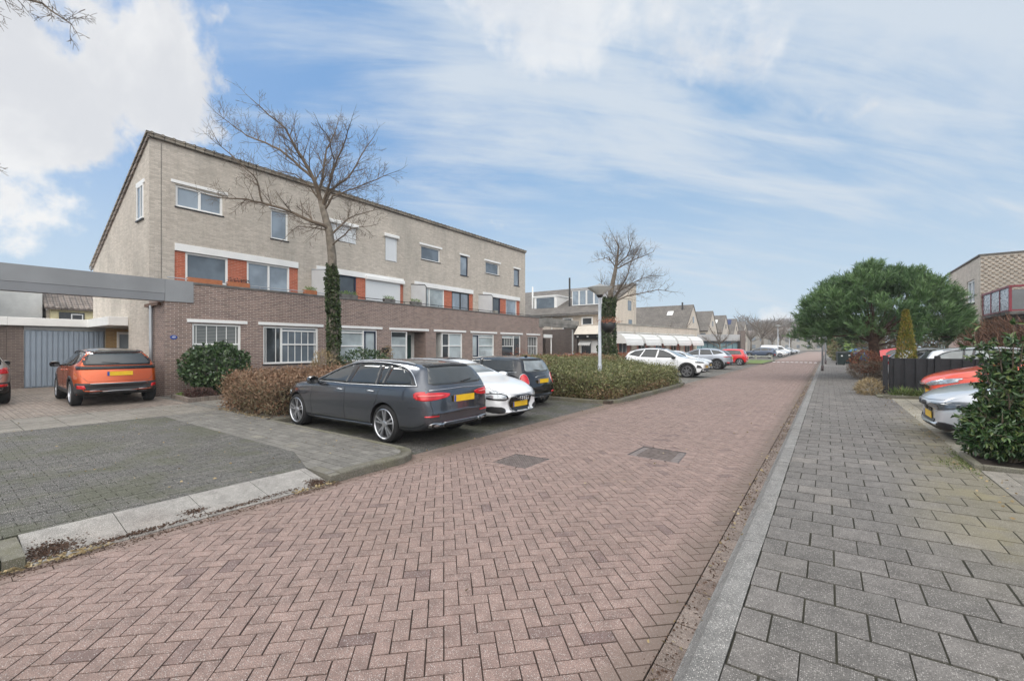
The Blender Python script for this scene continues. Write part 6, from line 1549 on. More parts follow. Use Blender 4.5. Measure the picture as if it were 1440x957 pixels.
# ------------------------------------------------------------ bare trees
TW = 2.1
def rdir(): return Vector((random.gauss(0, 1), random.gauss(0, 1), random.gauss(0, 1))).normalized()
def sprout(b, p, d, L, r, lev, k, upb=.12, dens=1., kink=.28):
    """one branch with children; tubes go into b"""
    n = max(3, int(L/(.22 if lev > 1 else .13))); pts = [p]; ds = [d]; q = p; dd = d
    for i in range(n):
        dd = (dd+rdir()*kink*.55+Vector((0, 0, upb))).normalized(); q = q+dd*(L/n); pts.append(q); ds.append(dd)
    rad = [max(.0035, r*(1-.80*i/n)) for i in range(n+1)]
    b.tube(pts, rad, 5 if r > .03 else 3, cap=False)
    if lev > 0:
        m = int((4.2 if lev > 1 else 5.5)*dens*max(.7, L/1.0)+.5)
        for j in range(m):
            i = min(n, int(n*(.25+.75*(j+random.random()*.8)/m))); dr = rdir(); dr = (dr-ds[i]*dr.dot(ds[i])).normalized()
            nd = (ds[i]*.75+dr*.85).normalized(); sprout(b, pts[i], nd, L*random.uniform(.38, .62), rad[i]*.62, lev-1, k, upb, dens, kink)
def limb(b, pts, r0, r1, lev=2, dens=1., sl=1.5, upb=.12, minr=.008, start=.15):
    pts = [Vector(p) for p in pts]; fine = [pts[0]]
    for p, q in zip(pts, pts[1:]):
        n = max(2, int((q-p).length/.3)); off = rdir()*.03
        for i in range(1, n+1): fine.append(p+(q-p)*i/n+(rdir()*.025 if i < n else Vector((0, 0, 0))))
    N_ = len(fine); rad = [r0+(r1-r0)*(i/(N_-1))**.8 for i in range(N_)]; b.tube(fine, rad, 8 if r0 > .05 else 5, cap=False)
    tot = sum((q-p).length for p, q in zip(fine, fine[1:])); m = int(tot*3.0*dens)
    m = int(m*TW)
    for j in range(m):
        t_ = start+(1-start)*(j+random.random())/m; i = min(N_-2, int(t_*(N_-1))); d = (fine[i+1]-fine[i]).normalized(); dr = rdir(); dr = (dr-d*dr.dot(d)).normalized()
        sprout(b, fine[i], (d*.7+dr*.9+Vector((0, 0, .15))).normalized(), sl*random.uniform(.5, 1.1)*(1-.45*t_), max(minr, rad[i]*.42), lev, 1, upb, dens)
    sprout(b, fine[-1], d if m else (fine[-1]-fine[-2]).normalized(), sl*.5, r1, 1, 1, upb, dens)
def pts(L, d0, d1): n = len(L); return [at(x, y, d0+(d1-d0)*i/(n-1)) for i, (x, y) in enumerate(L)]
def ivy_on(name, parent, path, rad, n, mat='ivy', size=.10, lo=0.):
    P = []; NN = []
    path = [Vector(p) for p in path]; seg = [(q-p).length for p, q in zip(path, path[1:])]; tot = sum(seg)
    for _ in range(n):
        s = random.random()*tot; i = 0
        while i < len(seg)-1 and s > seg[i]: s -= seg[i]; i += 1
        c = path[i].lerp(path[i+1], min(1, s/seg[i])); a = random.random()*6.283; rr_ = (rad(c.z) if callable(rad) else rad)*(.8+.35*mnoise.noise(Vector((math.cos(a)*1.2, math.sin(a)*1.2, c.z*1.6)))+random.uniform(-.1, .2))
        P.append((c.x+math.cos(a)*rr_, c.y+math.sin(a)*rr_, c.z)); NN.append((math.cos(a)*.7, math.sin(a)*.7, -.2))
    return leaves(name, P, size, M[mat], parent, nrm=NN, spread=.7, asp=.8)
# near plane tree with ivy
T0 = at(470, 535, 15.97); tr = thing('bare_tree', 'tall bare tree with ivy up its trunk in front of the near terrace', 'tree', (T0[0], T0[1], .1))
tp = [(T0[0], T0[1], .05), at(469, 470, 15.97), at(468, 420, 15.97), at(467, 360, 15.97), at(463, 325, 15.95), at(456, 300, 15.9), at(451, 283, 15.9)]
b = MB(); b.tube(tp, [.23, .19, .17, .155, .14, .12, .095], 12); b.build('trunk', M['bark'], tr, smooth=True)
D0 = 15.9; b = MB(); random.seed(21)
limb(b, pts([(451, 283), (443, 256), (426, 224), (413, 203), (401, 180), (378, 162), (352, 138)], D0, 14.6), .085, .010, sl=1.35)
limb(b, pts([(440, 250), (414, 227), (393, 210), (363, 197), (347, 191), (322, 172), (308, 162)], D0, 16.8), .06, .010, sl=1.3)
limb(b, pts([(449, 275), (455, 237), (459, 210), (472, 183), (476, 168)], D0, 17.2), .055, .012, sl=1.25)
limb(b, pts([(454, 290), (464, 256), (474, 224), (487, 193), (492, 176)], D0, 14.6), .06, .012, sl=1.25)
limb(b, pts([(455, 293), (464, 270), (489, 250), (506, 222), (524, 195)], D0, 16.4), .055, .012, sl=1.25)
limb(b, pts([(456, 296), (468, 275), (501, 264), (531, 252), (549, 244)], D0, 15.2), .045, .010, sl=1.4)
limb(b, pts([(462, 322), (453, 316), (426, 306), (397, 293), (368, 285), (347, 280), (322, 279), (296, 275)], D0, 14.4), .075, .014, sl=1.3, upb=.03)
limb(b, pts([(369, 285), (364, 262), (357, 247), (334, 226), (311, 206), (302, 192)], 15.1, 14.3), .035, .010, sl=1.2)
limb(b, pts([(466, 330), (489, 308), (510, 300), (538, 293)], D0, 17.4), .045, .010, sl=1.3, upb=.02)
limb(b, pts([(467, 345), (492, 322), (520, 318)], D0, 14.9), .03, .010, sl=1.0, upb=.0)
limb(b, pts([(452, 285), (436, 262), (415, 245), (392, 240)], D0, 15.2), .04, .010, sl=1.3)
limb(b, pts([(463, 324), (440, 320), (420, 318), (405, 330)], D0, 15.0), .03, .010, sl=.9, upb=-.02)
limb(b, pts([(463, 256), (470, 225), (463, 195), (452, 180)], D0, 13.8), .035, .010, sl=1.3)
b.build('branches', M['twig'], tr)
ivy_on('ivy', tr, [(T0[0], T0[1], .2), tp[1], tp[2], at(467, 372, 15.97)], lambda z: (.30-.022*max(0, z))*(.8+.45*mnoise.noise(Vector((z*1.1, 3, 0)))), 6000)
# second ivy tree by the shop
D1 = 27.; T1 = at(855, 505, D1); tr = thing('bare_tree', 'bare tree with ivy-clad trunk in front of the white-awning shop', 'tree', (T1[0], T1[1], .1))
tp = [(T1[0], T1[1], .05), at(854, 470, D1), at(856, 433, D1), at(859, 410, D1), at(865, 382, D1), at(868, 363, D1), at(870, 346, D1), at(863, 333, D1)]
b = MB(); b.tube(tp, [.30, .26, .22, .17, .12, .08, .05, .02], 10); b.build('trunk', M['bark'], tr, smooth=True)
b = MB(); random.seed(5)
K = dict(sl=1.6, minr=.012, dens=1.1)
limb(b, tp[4:], .08, .02, **K)
limb(b, pts([(867, 374), (882, 360), (887, 348), (884, 336)], D1, 25.5), .05, .015, **K)
limb(b, pts([(866, 378), (886, 368), (903, 361), (916, 355)], D1, 28), .05, .015, **K)
limb(b, pts([(858, 428), (869, 410), (880, 393), (886, 373), (896, 352)], D1, 26), .06, .015, **K)
limb(b, pts([(858, 430), (865, 424), (882, 416), (903, 412), (925, 407), (944, 410)], D1, 26), .055, .015, upb=.03, sl=1.5, minr=.014, dens=.85)
limb(b, pts([(858, 426), (873, 408), (895, 395), (914, 388), (930, 388)], D1, 28), .05, .015, **K)
limb(b, pts([(865, 376), (856, 361), (837, 367)], D1, 26), .035, .012, sl=1.2, minr=.013)
limb(b, pts([(868, 366), (855, 345), (850, 338)], D1, 28), .03, .012, sl=1.2, minr=.013)
limb(b, pts([(857, 420), (848, 405), (845, 390)], D1, 27), .03, .012, sl=1.2, minr=.013)
b.build('branches', M['twig'], tr)
ivy_on('ivy', tr, [(T1[0], T1[1], .2), tp[1], tp[2], at(858, 418, D1)], lambda z: .62-.05*z, 5200, size=.13)
# tree out of frame at the left whose twigs hang into the picture
tr = thing('bare_tree', 'bare tree outside the left edge, its twigs hanging into the sky corner', 'tree', (-14.5, -5.0, .1))
b = MB(); random.seed(9); top_ = Vector(at(-190, -150, 8.4)); b.tube([(-14.5, -5.0, .05), (-14.4, -4.7, 3), Vector((-14.2, -4.2, 5.5)), top_], [.26, .22, .17, .10], 10); b.build('trunk', M['bark'], tr, smooth=True)
b = MB()
limb(b, [top_]+pts([(-120, -80), (-40, -25), (20, -5), (60, 5), (92, 28), (104, 40)], 8.3, 8.0), .07, .005, sl=.75, upb=-.06, dens=1.0, minr=.005)
limb(b, [top_]+pts([(-110, -60), (-30, 0), (-8, 22)], 8.4, 8.6), .05, .006, sl=.6, upb=-.05, dens=.8, minr=.005)
limb(b, [Vector((-14.3, -4.5, 4.5))]+pts([(-120, 160), (-60, 205), (-22, 222), (-6, 235)], 8.2, 8.0), .05, .006, sl=.55, upb=.0, dens=.8, minr=.005)
limb(b, [top_]+pts([(-300, -300), (-420, -420)], 8, 8), .06, .01, sl=1.4, dens=.6)
b.build('branches', M['twig'], tr)
# far bare trees
TW = 1.0
def far_tree(px0, d, h, label, seed, r=.028, sp=.30, n=9, mat='twig'):
    random.seed(seed); c = at(px0, 487, d); t = thing('bare_tree', label, 'tree', (c[0], c[1], 0), group='bare trees at the far end of the street')
    b = MB(); b.tube([(0, 0, -.1), (.05, 0, h*.22), (.0, .1, h*.45)], [.028*h, .022*h, .016*h], 8); b.build('trunk', M['bark'], t, smooth=True, world=False)
    b = MB()
    for i in range(n):
        a = 2*math.pi*i/n+random.uniform(-.3, .3); e = random.uniform(.25, 1.1); z0 = h*random.uniform(.24, .45); L = h*random.uniform(.35, .6)
        q = Vector((math.cos(a)*math.cos(e), math.sin(a)*math.cos(e), math.sin(e)))
        limb(b, [(0, 0, z0), Vector((0, 0, z0))+q*L*.5, Vector((0, 0, z0+.08*L))+q*L], .011*h, r, lev=2 if h > 8 else 1, dens=sp*10/h*(.7 if h > 8 else 1.3), sl=h*.22, minr=r, upb=.12)
    b.build('branches', M[mat], t, world=False); return t
far_tree(1072, 118, 13.5, 'tall bare tree at the street end, left of the farthest lamp posts', 3, .028, .8, 14)
far_tree(1056, 128, 9.5, 'smaller bare tree at the street end beside the last gabled house', 4, .03, .8, 12)
far_tree(1086, 135, 11, 'bushy bare tree at the street end behind the first lamp post', 6, .032, 1.0, 14)
far_tree(1097, 140, 12, 'bare tree at the street end between the two lamp posts', 8, .032, 1.0, 14)
far_tree(1112, 150, 10, 'bare tree at the street end right of the farthest lamp post', 11, .035, .9, 12)
far_tree(1012, 66, 5.4, 'small clipped bare tree in front of the teal-fronted shop', 12, .03, .5, 8)
far_tree(949, 62, 6.0, 'small bare tree behind the awning shop, seen against the tiled roof', 13, .025, .5, 8)
far_tree(925, 66, 5.6, 'lowest bare tree behind the awning shop, left of its neighbour', 14, .025, .5, 8)
# far wood as one mass
P = []; rn = []
for _ in range(26000):
    x = random.uniform(1035, 1185); d = random.uniform(185, 240); c = at(x, 487, d); hmax = 12.5+4.5*nz((c[0], c[1], 0), .03)+2*nz((c[0], c[1], 5), .15); z = hmax*random.random()**.8
    P.append((c[0], c[1], z))
o = leaves('distant_wood', P, 2.0, M['farhaze'], None, asp=.10, up=.8); o['kind'] = 'stuff'
# ------------------------------------------------------------ pine
PB = Vector((1.85, 27.6, zR(1.85))); pn = thing('umbrella_pine', 'dark green pine with a wide flat-bottomed crown over the right pavement', 'tree', PB)
random.seed(31)
b = MB(); b.tube([PB+Vector((0, 0, -.1)), PB+Vector((.02, 0, .9)), PB+Vector((-.05, 0, 1.7)), PB+Vector((.0, 0, 2.3))], [.24, .21, .20, .15], 12); b.build('trunk', plain('pine_bark', (.085, .05, .035), .95, .35, 8, .8), pn, smooth=True)
s_, c_ = math.sin(R(36.05)), math.cos(R(36.05)); RT = Vector((c_, s_, 0)); FW = Vector((-s_, c_, 0))
CC = PB+RT*.22
P = []; NN = []; rn = []; bb = MB(); shoots = []
def crown_top(x, y, q):
    z = 2.45+2.75*(1-min(1, q)**2.6)**.75+.75*mnoise.noise(Vector((x*.75, y*.75, 1)))
    if x < -2.3: z -= .5*(-x-2.3)
    if x > 2.6: z -= .25*(x-2.6)
    return z
for i in range(330):
    a = random.uniform(0, 2*math.pi); q = math.sqrt(random.random()); rx = 3.15*(1+.14*math.sin(3*a+1)+.06*math.sin(7*a)); x = q*math.cos(a)*rx; y = q*math.sin(a)*3.1
    zt = crown_top(x, y, q); zb = 1.8-.2*q+.25*mnoise.noise(Vector((x*.8, y*.8, 9)))-(.3 if x < -2.3 else 0)
    z = zt-.25-abs(random.gauss(0, .15)) if random.random() < .62 else random.uniform(zb+.15, max(zb+.2, zt-.5))
    c0 = CC+RT*x+FW*y+Vector((0, 0, z)); up_ = (RT*x*.16+FW*y*.16+Vector((0, 0, .9 if z > zt-.9 else .35))).normalized(); tone0 = random.uniform(-.22, .22)
    for k in range(random.randint(8, 13)):
        o1 = (up_+rdir()*.75).normalized(); s0 = c0+rdir()*.22; L = random.uniform(.32, .55); shoots.append((s0, o1))
        for j in range(26):
            t_ = random.random(); d = (o1*1.0+rdir()*.62).normalized(); P.append(s0+o1*(L*t_)); NN.append(d); rn.append(min(1, max(0, .22+tone0+.35*t_+.3*random.random())))
for i in range(60):                        # the low lobe on the road side
    d = rdir(); c0 = CC+RT*(-2.95+d.x*.75)+FW*(-.6+d.y*.9)+Vector((0, 0, 2.95+d.z*.85)); up_ = (RT*-.25+Vector((0, 0, .8))+d*.3).normalized(); tone0 = random.uniform(-.2, .2)
    for k in range(9):
        o1 = (up_+rdir()*.75).normalized(); s0 = c0+rdir()*.2; L = random.uniform(.3, .5)
        for j in range(26):
            t_ = random.random(); d2 = (o1+rdir()*.62).normalized(); P.append(s0+o1*(L*t_)); NN.append(d2); rn.append(min(1, max(0, .20+tone0+.35*t_+.3*random.random())))
leaves('needles', [tuple(p) for p in P], .22, M['pineneedle'], pn, nrm=[tuple(n) for n in NN], spread=.0001, asp=.11, rnd=np.array(rn), fold=.1)
for i in range(30):
    c, o_ = random.choice(shoots); s0 = PB+Vector((0, 0, random.uniform(1.5, 2.3))); m1 = s0.lerp(c, .45)+Vector((0, 0, -.1)); bb.tube([s0, m1, c], [.06, .035, .010], 6)
bb.build('branches', M['wood'] if False else plain('pine_branch_bark', (.10, .06, .045), .9, .3, 6), pn)
# ------------------------------------------------------------ hedges and shrubs
def hedge(name, label, poly_box, hf, mat, dens, size, extra=None, group=None, tone=None, mn=0., twigs=0, core=(.05, .038, .025)):
    x0, x1, y0, y1, z0 = poly_box; t = thing(name, label, 'hedge', ((x0+x1)/2, (y0+y1)/2, z0), group=group)
    P = []; NN = []; rn = []
    def add(x, y, z, n):
        j = .09; P.append((x+random.gauss(0, j), y+random.gauss(0, j), z+random.gauss(0, j*.8))); NN.append(n); rn.append(tone(x, y, z) if tone else random.random())
    def bul(a, b_, c): return .10*mnoise.noise(Vector((a*1.3, b_*1.3, c*1.3)))
    A = (x1-x0)*(y1-y0)
    for _ in range(int(A*dens)):
        x, y = random.uniform(x0, x1), random.uniform(y0, y1); add(x, y, z0+hf(x, y)+bul(x, y, 0)+random.gauss(0, .035), (0, 0, 1))
    for (u0, u1, fx, n) in ((x0, x1, lambda u: (u, y0), (0, -1, .3)), (x0, x1, lambda u: (u, y1), (0, 1, .3)), (y0, y1, lambda u: (x0, u), (-1, 0, .3)), (y0, y1, lambda u: (x1, u), (1, 0, .3))):
        for _ in range(int((u1-u0)*.85*dens)):
            u = random.uniform(u0, u1); x, y = fx(u); h = hf(x, y); z = random.random()*h; q = bul(x, y, z*1.5)+.05-.10*(z/h)**3
            add(x+n[0]*q, y+n[1]*q, z0+z, n)
    leaves('leaves', P, size, M[mat], t, nrm=NN, spread=1.1, asp=.55, rnd=np.array(rn))
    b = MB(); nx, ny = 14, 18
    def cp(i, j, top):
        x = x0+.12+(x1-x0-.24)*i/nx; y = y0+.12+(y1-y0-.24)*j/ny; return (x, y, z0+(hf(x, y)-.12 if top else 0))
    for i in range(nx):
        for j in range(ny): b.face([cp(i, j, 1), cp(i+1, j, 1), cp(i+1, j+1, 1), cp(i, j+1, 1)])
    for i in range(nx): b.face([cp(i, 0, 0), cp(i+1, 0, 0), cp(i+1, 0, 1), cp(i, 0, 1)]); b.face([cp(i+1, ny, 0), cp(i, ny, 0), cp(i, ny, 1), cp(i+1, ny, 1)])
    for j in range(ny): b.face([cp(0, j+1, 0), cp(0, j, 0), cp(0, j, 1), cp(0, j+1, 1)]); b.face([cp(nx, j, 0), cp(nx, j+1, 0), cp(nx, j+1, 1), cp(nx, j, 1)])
    b.build('light_block_core', plain('dark_hedge_core', core, .95, .4, 12), t)  # solid dark core added inside the leaves to block light
    if twigs:
        b = MB()
        for _ in range(twigs):
            k = random.random(); 
            if k < .5: x, y = random.uniform(x0, x1), y0+random.uniform(-.04, .1)
            elif k < .75: x, y = x1-random.uniform(-.04, .1), random.uniform(y0, y1)
            else: x, y = random.uniform(x0, x1), random.uniform(y0, y1)
            h = hf(x, y); zz = z0+random.uniform(.02, h*.8); p = Vector((x, y, zz)); d = (rdir()*.7+Vector((0, 0, .8))).normalized(); L = random.uniform(.2, .45)
            b.tube([p, p+d*L*.5+rdir()*.03, p+d*L], [.006, .005, .003], 3)
        b.build('twigs', M['drytwigm'], t)
    return t
M['drytwigm'] = plain('pale_dry_twigs', srgb(142, 120, 98), .9, .3, 10)
random.seed(41)
def tone_island(x, y, z):
    g_ = mnoise.noise(Vector((x*.55, y*.55, 3)))
    low = max(0, .5-(z-.1))*.9
    r_ = random.random()*.55
    if g_+low-.15 > .12 and random.random() < .75: return random.uniform(.62, .80)
    return r_ if random.random() < .93 else random.uniform(.85, 1)
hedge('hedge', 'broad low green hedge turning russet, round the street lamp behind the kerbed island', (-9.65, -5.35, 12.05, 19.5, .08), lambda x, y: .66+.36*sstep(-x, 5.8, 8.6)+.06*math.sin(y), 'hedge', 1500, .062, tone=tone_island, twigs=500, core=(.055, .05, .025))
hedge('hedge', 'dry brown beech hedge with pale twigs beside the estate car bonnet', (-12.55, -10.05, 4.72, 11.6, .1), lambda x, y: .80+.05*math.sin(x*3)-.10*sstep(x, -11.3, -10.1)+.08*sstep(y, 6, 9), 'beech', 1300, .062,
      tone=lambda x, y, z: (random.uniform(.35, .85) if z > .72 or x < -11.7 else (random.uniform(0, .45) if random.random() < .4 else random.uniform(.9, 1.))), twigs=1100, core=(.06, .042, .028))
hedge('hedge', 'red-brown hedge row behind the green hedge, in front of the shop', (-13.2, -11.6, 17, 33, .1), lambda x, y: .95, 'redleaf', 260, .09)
def shrub(name, label, ctr, rad, mat, n, size, base=None, cat='shrub', stems=6, group=None, asp=.5, up=0., core=.6, droop=0., stemmat='twig', spread=.9, sh=1.):
    cx, cy_, cz = ctr; rx, ry, rz_ = rad; t = thing(name, label, cat, (cx, cy_, base if base is not None else cz-rz_), group=group)
    P = []; NN = []; sd_ = random.random()*50
    for _ in range(n):
        d = rdir(); k = 1+.20*mnoise.noise(d*2.2+Vector((sd_, 0, 0)))+.10*mnoise.noise(d*6+Vector((sd_, 0, 0))); q = k*(1-abs(random.gauss(0, .17))*sh)
        P.append((cx+d.x*rx*q, cy_+d.y*ry*q, max((base or -9)+.01, cz+d.z*rz_*q))); NN.append((d.x, d.y, d.z*.6-droop))
    leaves('leaves', P, size, M[mat], t, nrm=NN, spread=spread, asp=asp, up=up)
    if stems:
        b = MB(); bz = base if base is not None else cz-rz_
        for _ in range(stems):
            d = rdir(); d.z = abs(d.z); e = Vector((cx+d.x*rx*.8, cy_+d.y*ry*.8, cz+d.z*rz_*.6)); s0 = Vector((cx+random.gauss(0, .03), cy_+random.gauss(0, .03), bz-.03)); b.tube([s0, s0.lerp(e, .4)+Vector((0, 0, .08)), e], [.018, .012, .005], 5)
        b.build('stems', M[stemmat], t)
    return t
random.seed(43)
shrub('rhododendron', 'round dark green shrub in front of the end house window', (-16.05, 5.75, .98), (.95, .95, .78), 'rhodo', 5200, .12, .15, stems=10)
shrub('heather', 'low purple-brown heather at the foot of the round shrub', (-15.35, 5.05, .26), (.62, .38, .17), 'heather', 2600, .05, .12, stems=0, up=.6)
shrub('ground_cover', 'bright green low plants at the corner of the brick-edged bed', (-15.95, 4.82, .18), (.3, .16, .08), 'lime', 700, .05, .12, stems=0, up=.4)
b = MB()
for p, q in (((-16.3, 4.60), (-14.55, 4.50)), ((-14.55, 4.50), (-14.75, 5.7))):
    d = Vector((q[0]-p[0], q[1]-p[1], 0)); n = int(d.length/.11); dn = d.normalized(); nn_ = Vector((-dn.y, dn.x, 0))
    for i in range(n):
        a = Vector((p[0], p[1], .06))+dn*(i*.11); b.prism([a, a+dn*.102, a+dn*.102+nn_*.1, a+nn_*.1], (0, 0, .16+random.uniform(-.004, .004)), r=random.random())
tag(b.build('brick_edging', M['drive'], rnd=True), 'low brick edging round the bed under the end house window', 'brick edging')
g = MB(); g.prism([(-16.4, 4.65, .09), (-14.65, 4.55, .09), (-14.8, 6.5, .09), (-17.1, 6.5, .09)], (0, 0, .06)); struct(g.build('soil', M['soil']))
shrub('shrub', 'green-leaved shrub between the ivy tree and the terrace window', (-15.2, 10.7, .85), (.7, 1.2, .75), 'rhodo', 3000, .10, .1)
shrub('shrub', 'tall pale dry grasses left of the ivy tree trunk', (-14.7, 8.7, .8), (.35, .45, .75), 'strawy', 1200, .16, .1, up=.9, asp=.12, stems=4)
shrub('shrub', 'small yellow climbing shrub on the brick pier by the dark window sash', (-16.95, 13.25, 1.0), (.18, .28, .75), 'strawy', 600, .07, .1)
shrub('shrub', 'low orange-brown shrub below the third house window', (-16.7, 14.2, .6), (.35, .45, .4), 'beech', 700, .07, .1)
shrub('shrub', 'bare reddish shrub in front of the last house window', (-16.6, 23.6, .95), (.4, .6, .75), 'redleaf', 700, .06, .1)
hp = thing('hanging_basket', 'black hanging basket on the brick pier of the second house', 'hanging basket', (XE+.15, 13.2, 1.55)); b = MB(); b.lathe([(.001, -.16), (.12, -.14), (.17, 0), (.17, .08), (.14, .08), (.13, 0)], 14); b.build('basket', M['black'], hp, world=False)
# right-hand foreground shrub: stems plus narrow evergreen leaves in sprays
SH = Vector((1.93, 8.40, zR(1.9)+.03)); t = thing('evergreen_shrub', 'glossy broad-leaved evergreen shrub in the kerbed bed at the right edge', 'shrub', SH)
random.seed(47); b = MB(); P = []; NN = []; rn = []
for i in range(150):
    th_ = random.uniform(0, 6.283); el = math.asin(random.uniform(.04, 1)); d = Vector((math.cos(th_)*math.cos(el), math.sin(th_)*math.cos(el), math.sin(el)))
    Lx = 1.0/math.sqrt((d.x/(.95 if d.x > 0 else .42))**2+(d.y/.60)**2+(d.z/1.36)**2)*random.uniform(.55, 1.02)
    if i < 8: d = Vector((random.gauss(-.08, .10), random.gauss(0, .08), 1)).normalized(); Lx = random.uniform(1.25, 1.58)
    e = SH+d*Lx+Vector((0, 0, .16)); m1 = SH.lerp(e, .5)+Vector((0, 0, .10)); b.tube([SH+Vector((random.gauss(0, .03), random.gauss(0, .03), -.05)), m1, e], [.016, .010, .004], 5)
    for j in range(15):
        q = .45+.55*(j+random.random())/15; c = (SH.lerp(m1, q*2) if q < .5 else m1.lerp(e, (q-.5)*2)); sd2 = (rdir()*.8+d*.4); tipc = c+sd2.normalized()*random.uniform(.05, .22); b.tube([c, tipc], [.004, .0025], 3); tone = random.uniform(-.15, .15)
        for k in range(8): P.append(tuple(c.lerp(tipc, random.uniform(.3, 1.)))); nn_ = (sd2.normalized()*.7+rdir()*.7+Vector((0, 0, -.25))).normalized(); NN.append(tuple(nn_)); rn.append(min(1, max(0, random.random()**1.6+tone)))
leaves('leaves', P, .082, M['broad'], t, nrm=NN, spread=.35, asp=.34, rnd=np.array(rn), fold=.5, hexa=True)
b.build('stems', M['twig'], t)
# right side planting
shrub('dwarf_conifer', 'olive green cone-shaped conifer behind the black fence', (2.03, 18.7, 1.45), (.30, .30, .95), 'thuja', 10, .05, .15, stems=2, cat='conifer')
P = []; NN = []
for _ in range(5200):
    h = random.random(); r_ = .38*(1-h)**.8*(.82+.12*random.random())+.02; a = random.random()*6.283
    if h < .1: r_ *= .75+2.5*h
    r_ *= 1+.12*mnoise.noise(Vector((math.cos(a)*2, math.sin(a)*2, h*7))); P.append((2.03+math.cos(a)*r_, 18.7+math.sin(a)*r_, .2+h*2.62)); NN.append((math.cos(a)*.4, math.sin(a)*.4, .9))
cf = [o for o in bpy.data.objects if o.name.startswith('dwarf_conifer')][0]; leaves('foliage', P, .075, M['thuja'], cf, nrm=NN, spread=.5, asp=.4)
shrub('shrub', 'russet-leaved round bush in front of the pine trunk', (1.45, 26.5, .95), (.6, .6, .55), 'redleaf', 1900, .09, .2)
shrub('shrub', 'grey-brown leafless twiggy bush at the foot of the pine', (1.58, 25.9, .52), (.82, .6, .44), 'drytwig', 3200, .14, .15, asp=.10, up=.4, spread=.7)
shrub('grass_clump', 'straw-coloured dry clump at the pavement edge before the fence post', (1.15, 18.1, .32), (.38, .6, .26), 'strawy', 1800, .16, .12, asp=.09, up=.25, cat='grass clump', stems=0)
shrub('grass_clump', 'green bladed clump at the foot of the black fence, left one', (1.78, 17.15, .22), (.2, .16, .12), 'grass', 300, .20, .14, asp=.10, up=1.2, cat='grass clump', stems=0, spread=.5)
shrub('grass_clump', 'green bladed clump at the foot of the black fence, beside the red car', (2.28, 17.15, .22), (.2, .16, .12), 'grass', 300, .20, .14, asp=.10, up=1.2, cat='grass clump', stems=0, spread=.5)
hb2 = thing('stem_hedge', 'tall brown tangle of stems below the red balcony', 'hedge', (7.4, 24.5, .3)); P = []; NN = []; rn = []
for _ in range(9000):
    x = random.uniform(4.3, 11.5); y = 24.2+random.gauss(0, .45)+(x-4.3)*.02; hm = 2.15*(1-.30*sstep(-x, -5.2, -4.3))+.25*nz((x, 0, 3), 1.2); z = .3+hm*random.random()**.7; P.append((x, y, z)); NN.append((-.35+random.gauss(0, .3), random.gauss(0, .3), .8)); rn.append(random.random())
leaves('stems', P, .5, M['reed'], hb2, nrm=NN, spread=.35, asp=.045, rnd=np.array(rn))
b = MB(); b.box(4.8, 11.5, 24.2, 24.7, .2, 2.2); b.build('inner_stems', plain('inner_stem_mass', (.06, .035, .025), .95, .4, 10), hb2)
shrub('shrub', 'clipped green and yellow hedge beyond the wheelie bins', (1.3, 58, 1.5), (1.3, 6, 1.35), 'hedge', 2600, .25, .1)
shrub('shrub', 'dark ivy-green bush beyond the grey posts', (.9, 66, 1.7), (.9, 5, 1.6), 'rhodo', 1800, .3, .1)
shrub('shrub', 'leafless brown thicket behind the pine trunk', (6.8, 40, 2.0), (5.0, 2.5, 1.8), 'drytwig', 9000, .45, .1, asp=.10, up=.3)
shrub('shrub', 'yellow-green bush left of the pine trunk', (2.4, 48, 1.9), (1.2, 3.0, 1.6), 'lime', 900, .22, .1)
shrub('shrub', 'dark thicket between the red car and the silver hatchback', (5.0, 52, 2.2), (4.2, 4, 2.2), 'rhodo', 4200, .35, .1)
# ------------------------------------------------------------ the cars
S = estate_spec('p_grey'); S['extra'] = est_extra
car(S, 'estate_car', 'graphite grey estate car parked tail to the road beside the brown hedge', 'car', 'cars in the left parking bays', (-7.58, 5.69, 0), math.pi)
S = hatch_spec('p_white'); S['extra'] = rings4; S['grille'] = 1
def a3_extra(t, bvh, S): rings4(t, bvh, S); roof_patch('blackgloss', .0, -1.5, .50)(t, bvh, S)
S['extra'] = a3_extra
car(S, 'hatchback', 'white hatchback facing the road between the grey estate and the small dark car', 'car', 'cars in the left parking bays', (-7.45, 7.86, 0), R(-2))
S = mini_spec('p_mini'); S['extra'] = mini_extra
car(S, 'small_hatchback', 'small dark grey retro hatchback with oval tail lamps beside the green hedge', 'car', 'cars in the left parking bays', (-8.28, 10.30, 0), math.pi)
S = suv_spec('p_orange'); 
def su_extra(t, bvh, S):
    roof_patch('blackgloss', .25, -1.62, .56)(t, bvh, S); rails(t, bvh, S, .2, -1.45, .60, 'black', .03); wiper(t, project(bvh, 'end', -1, .0, 1.12, .03), project(bvh, 'end', -1, .34, 1.15, .02))
S['extra'] = su_extra; S['pillar'] = [(.88, 1.03), (.42, 1.32), (.10, 1.44), (-.3, 1.47), (-1.1, 1.45), (-1.55, 1.40), (-1.78, 1.30), (-1.66, 1.14), (-1.2, 1.065), (-.2, 1.035)]
car(S, 'compact_suv', 'orange compact SUV with black roof parked at the garage door', 'car', 'cars on the driveway', (-17.55, 3.32, .1), math.pi+R(-2))
S = suv_spec('p_beige', 'suvbeige'); S['rear'] = [S['rear'][0], S['rear'][1], S['rear'][2], S['rear'][4]]; S['endpair_r'] = [(sm([(.50, .96), (.86, .98), (.86, .86), (.66, .84)], 1), 'tail', 'taillight', .012), ([(.55, .50), (.80, .50), (.80, .57), (.55, .56)], 'tail', 'reflector', .012)]
S['side'] = S['side']+[(sm([(-1.75, 1.02), (-1.85, .86), (-2.1, .82), (-2.06, .98)], 1), 'tail', 'taillight', .007)]
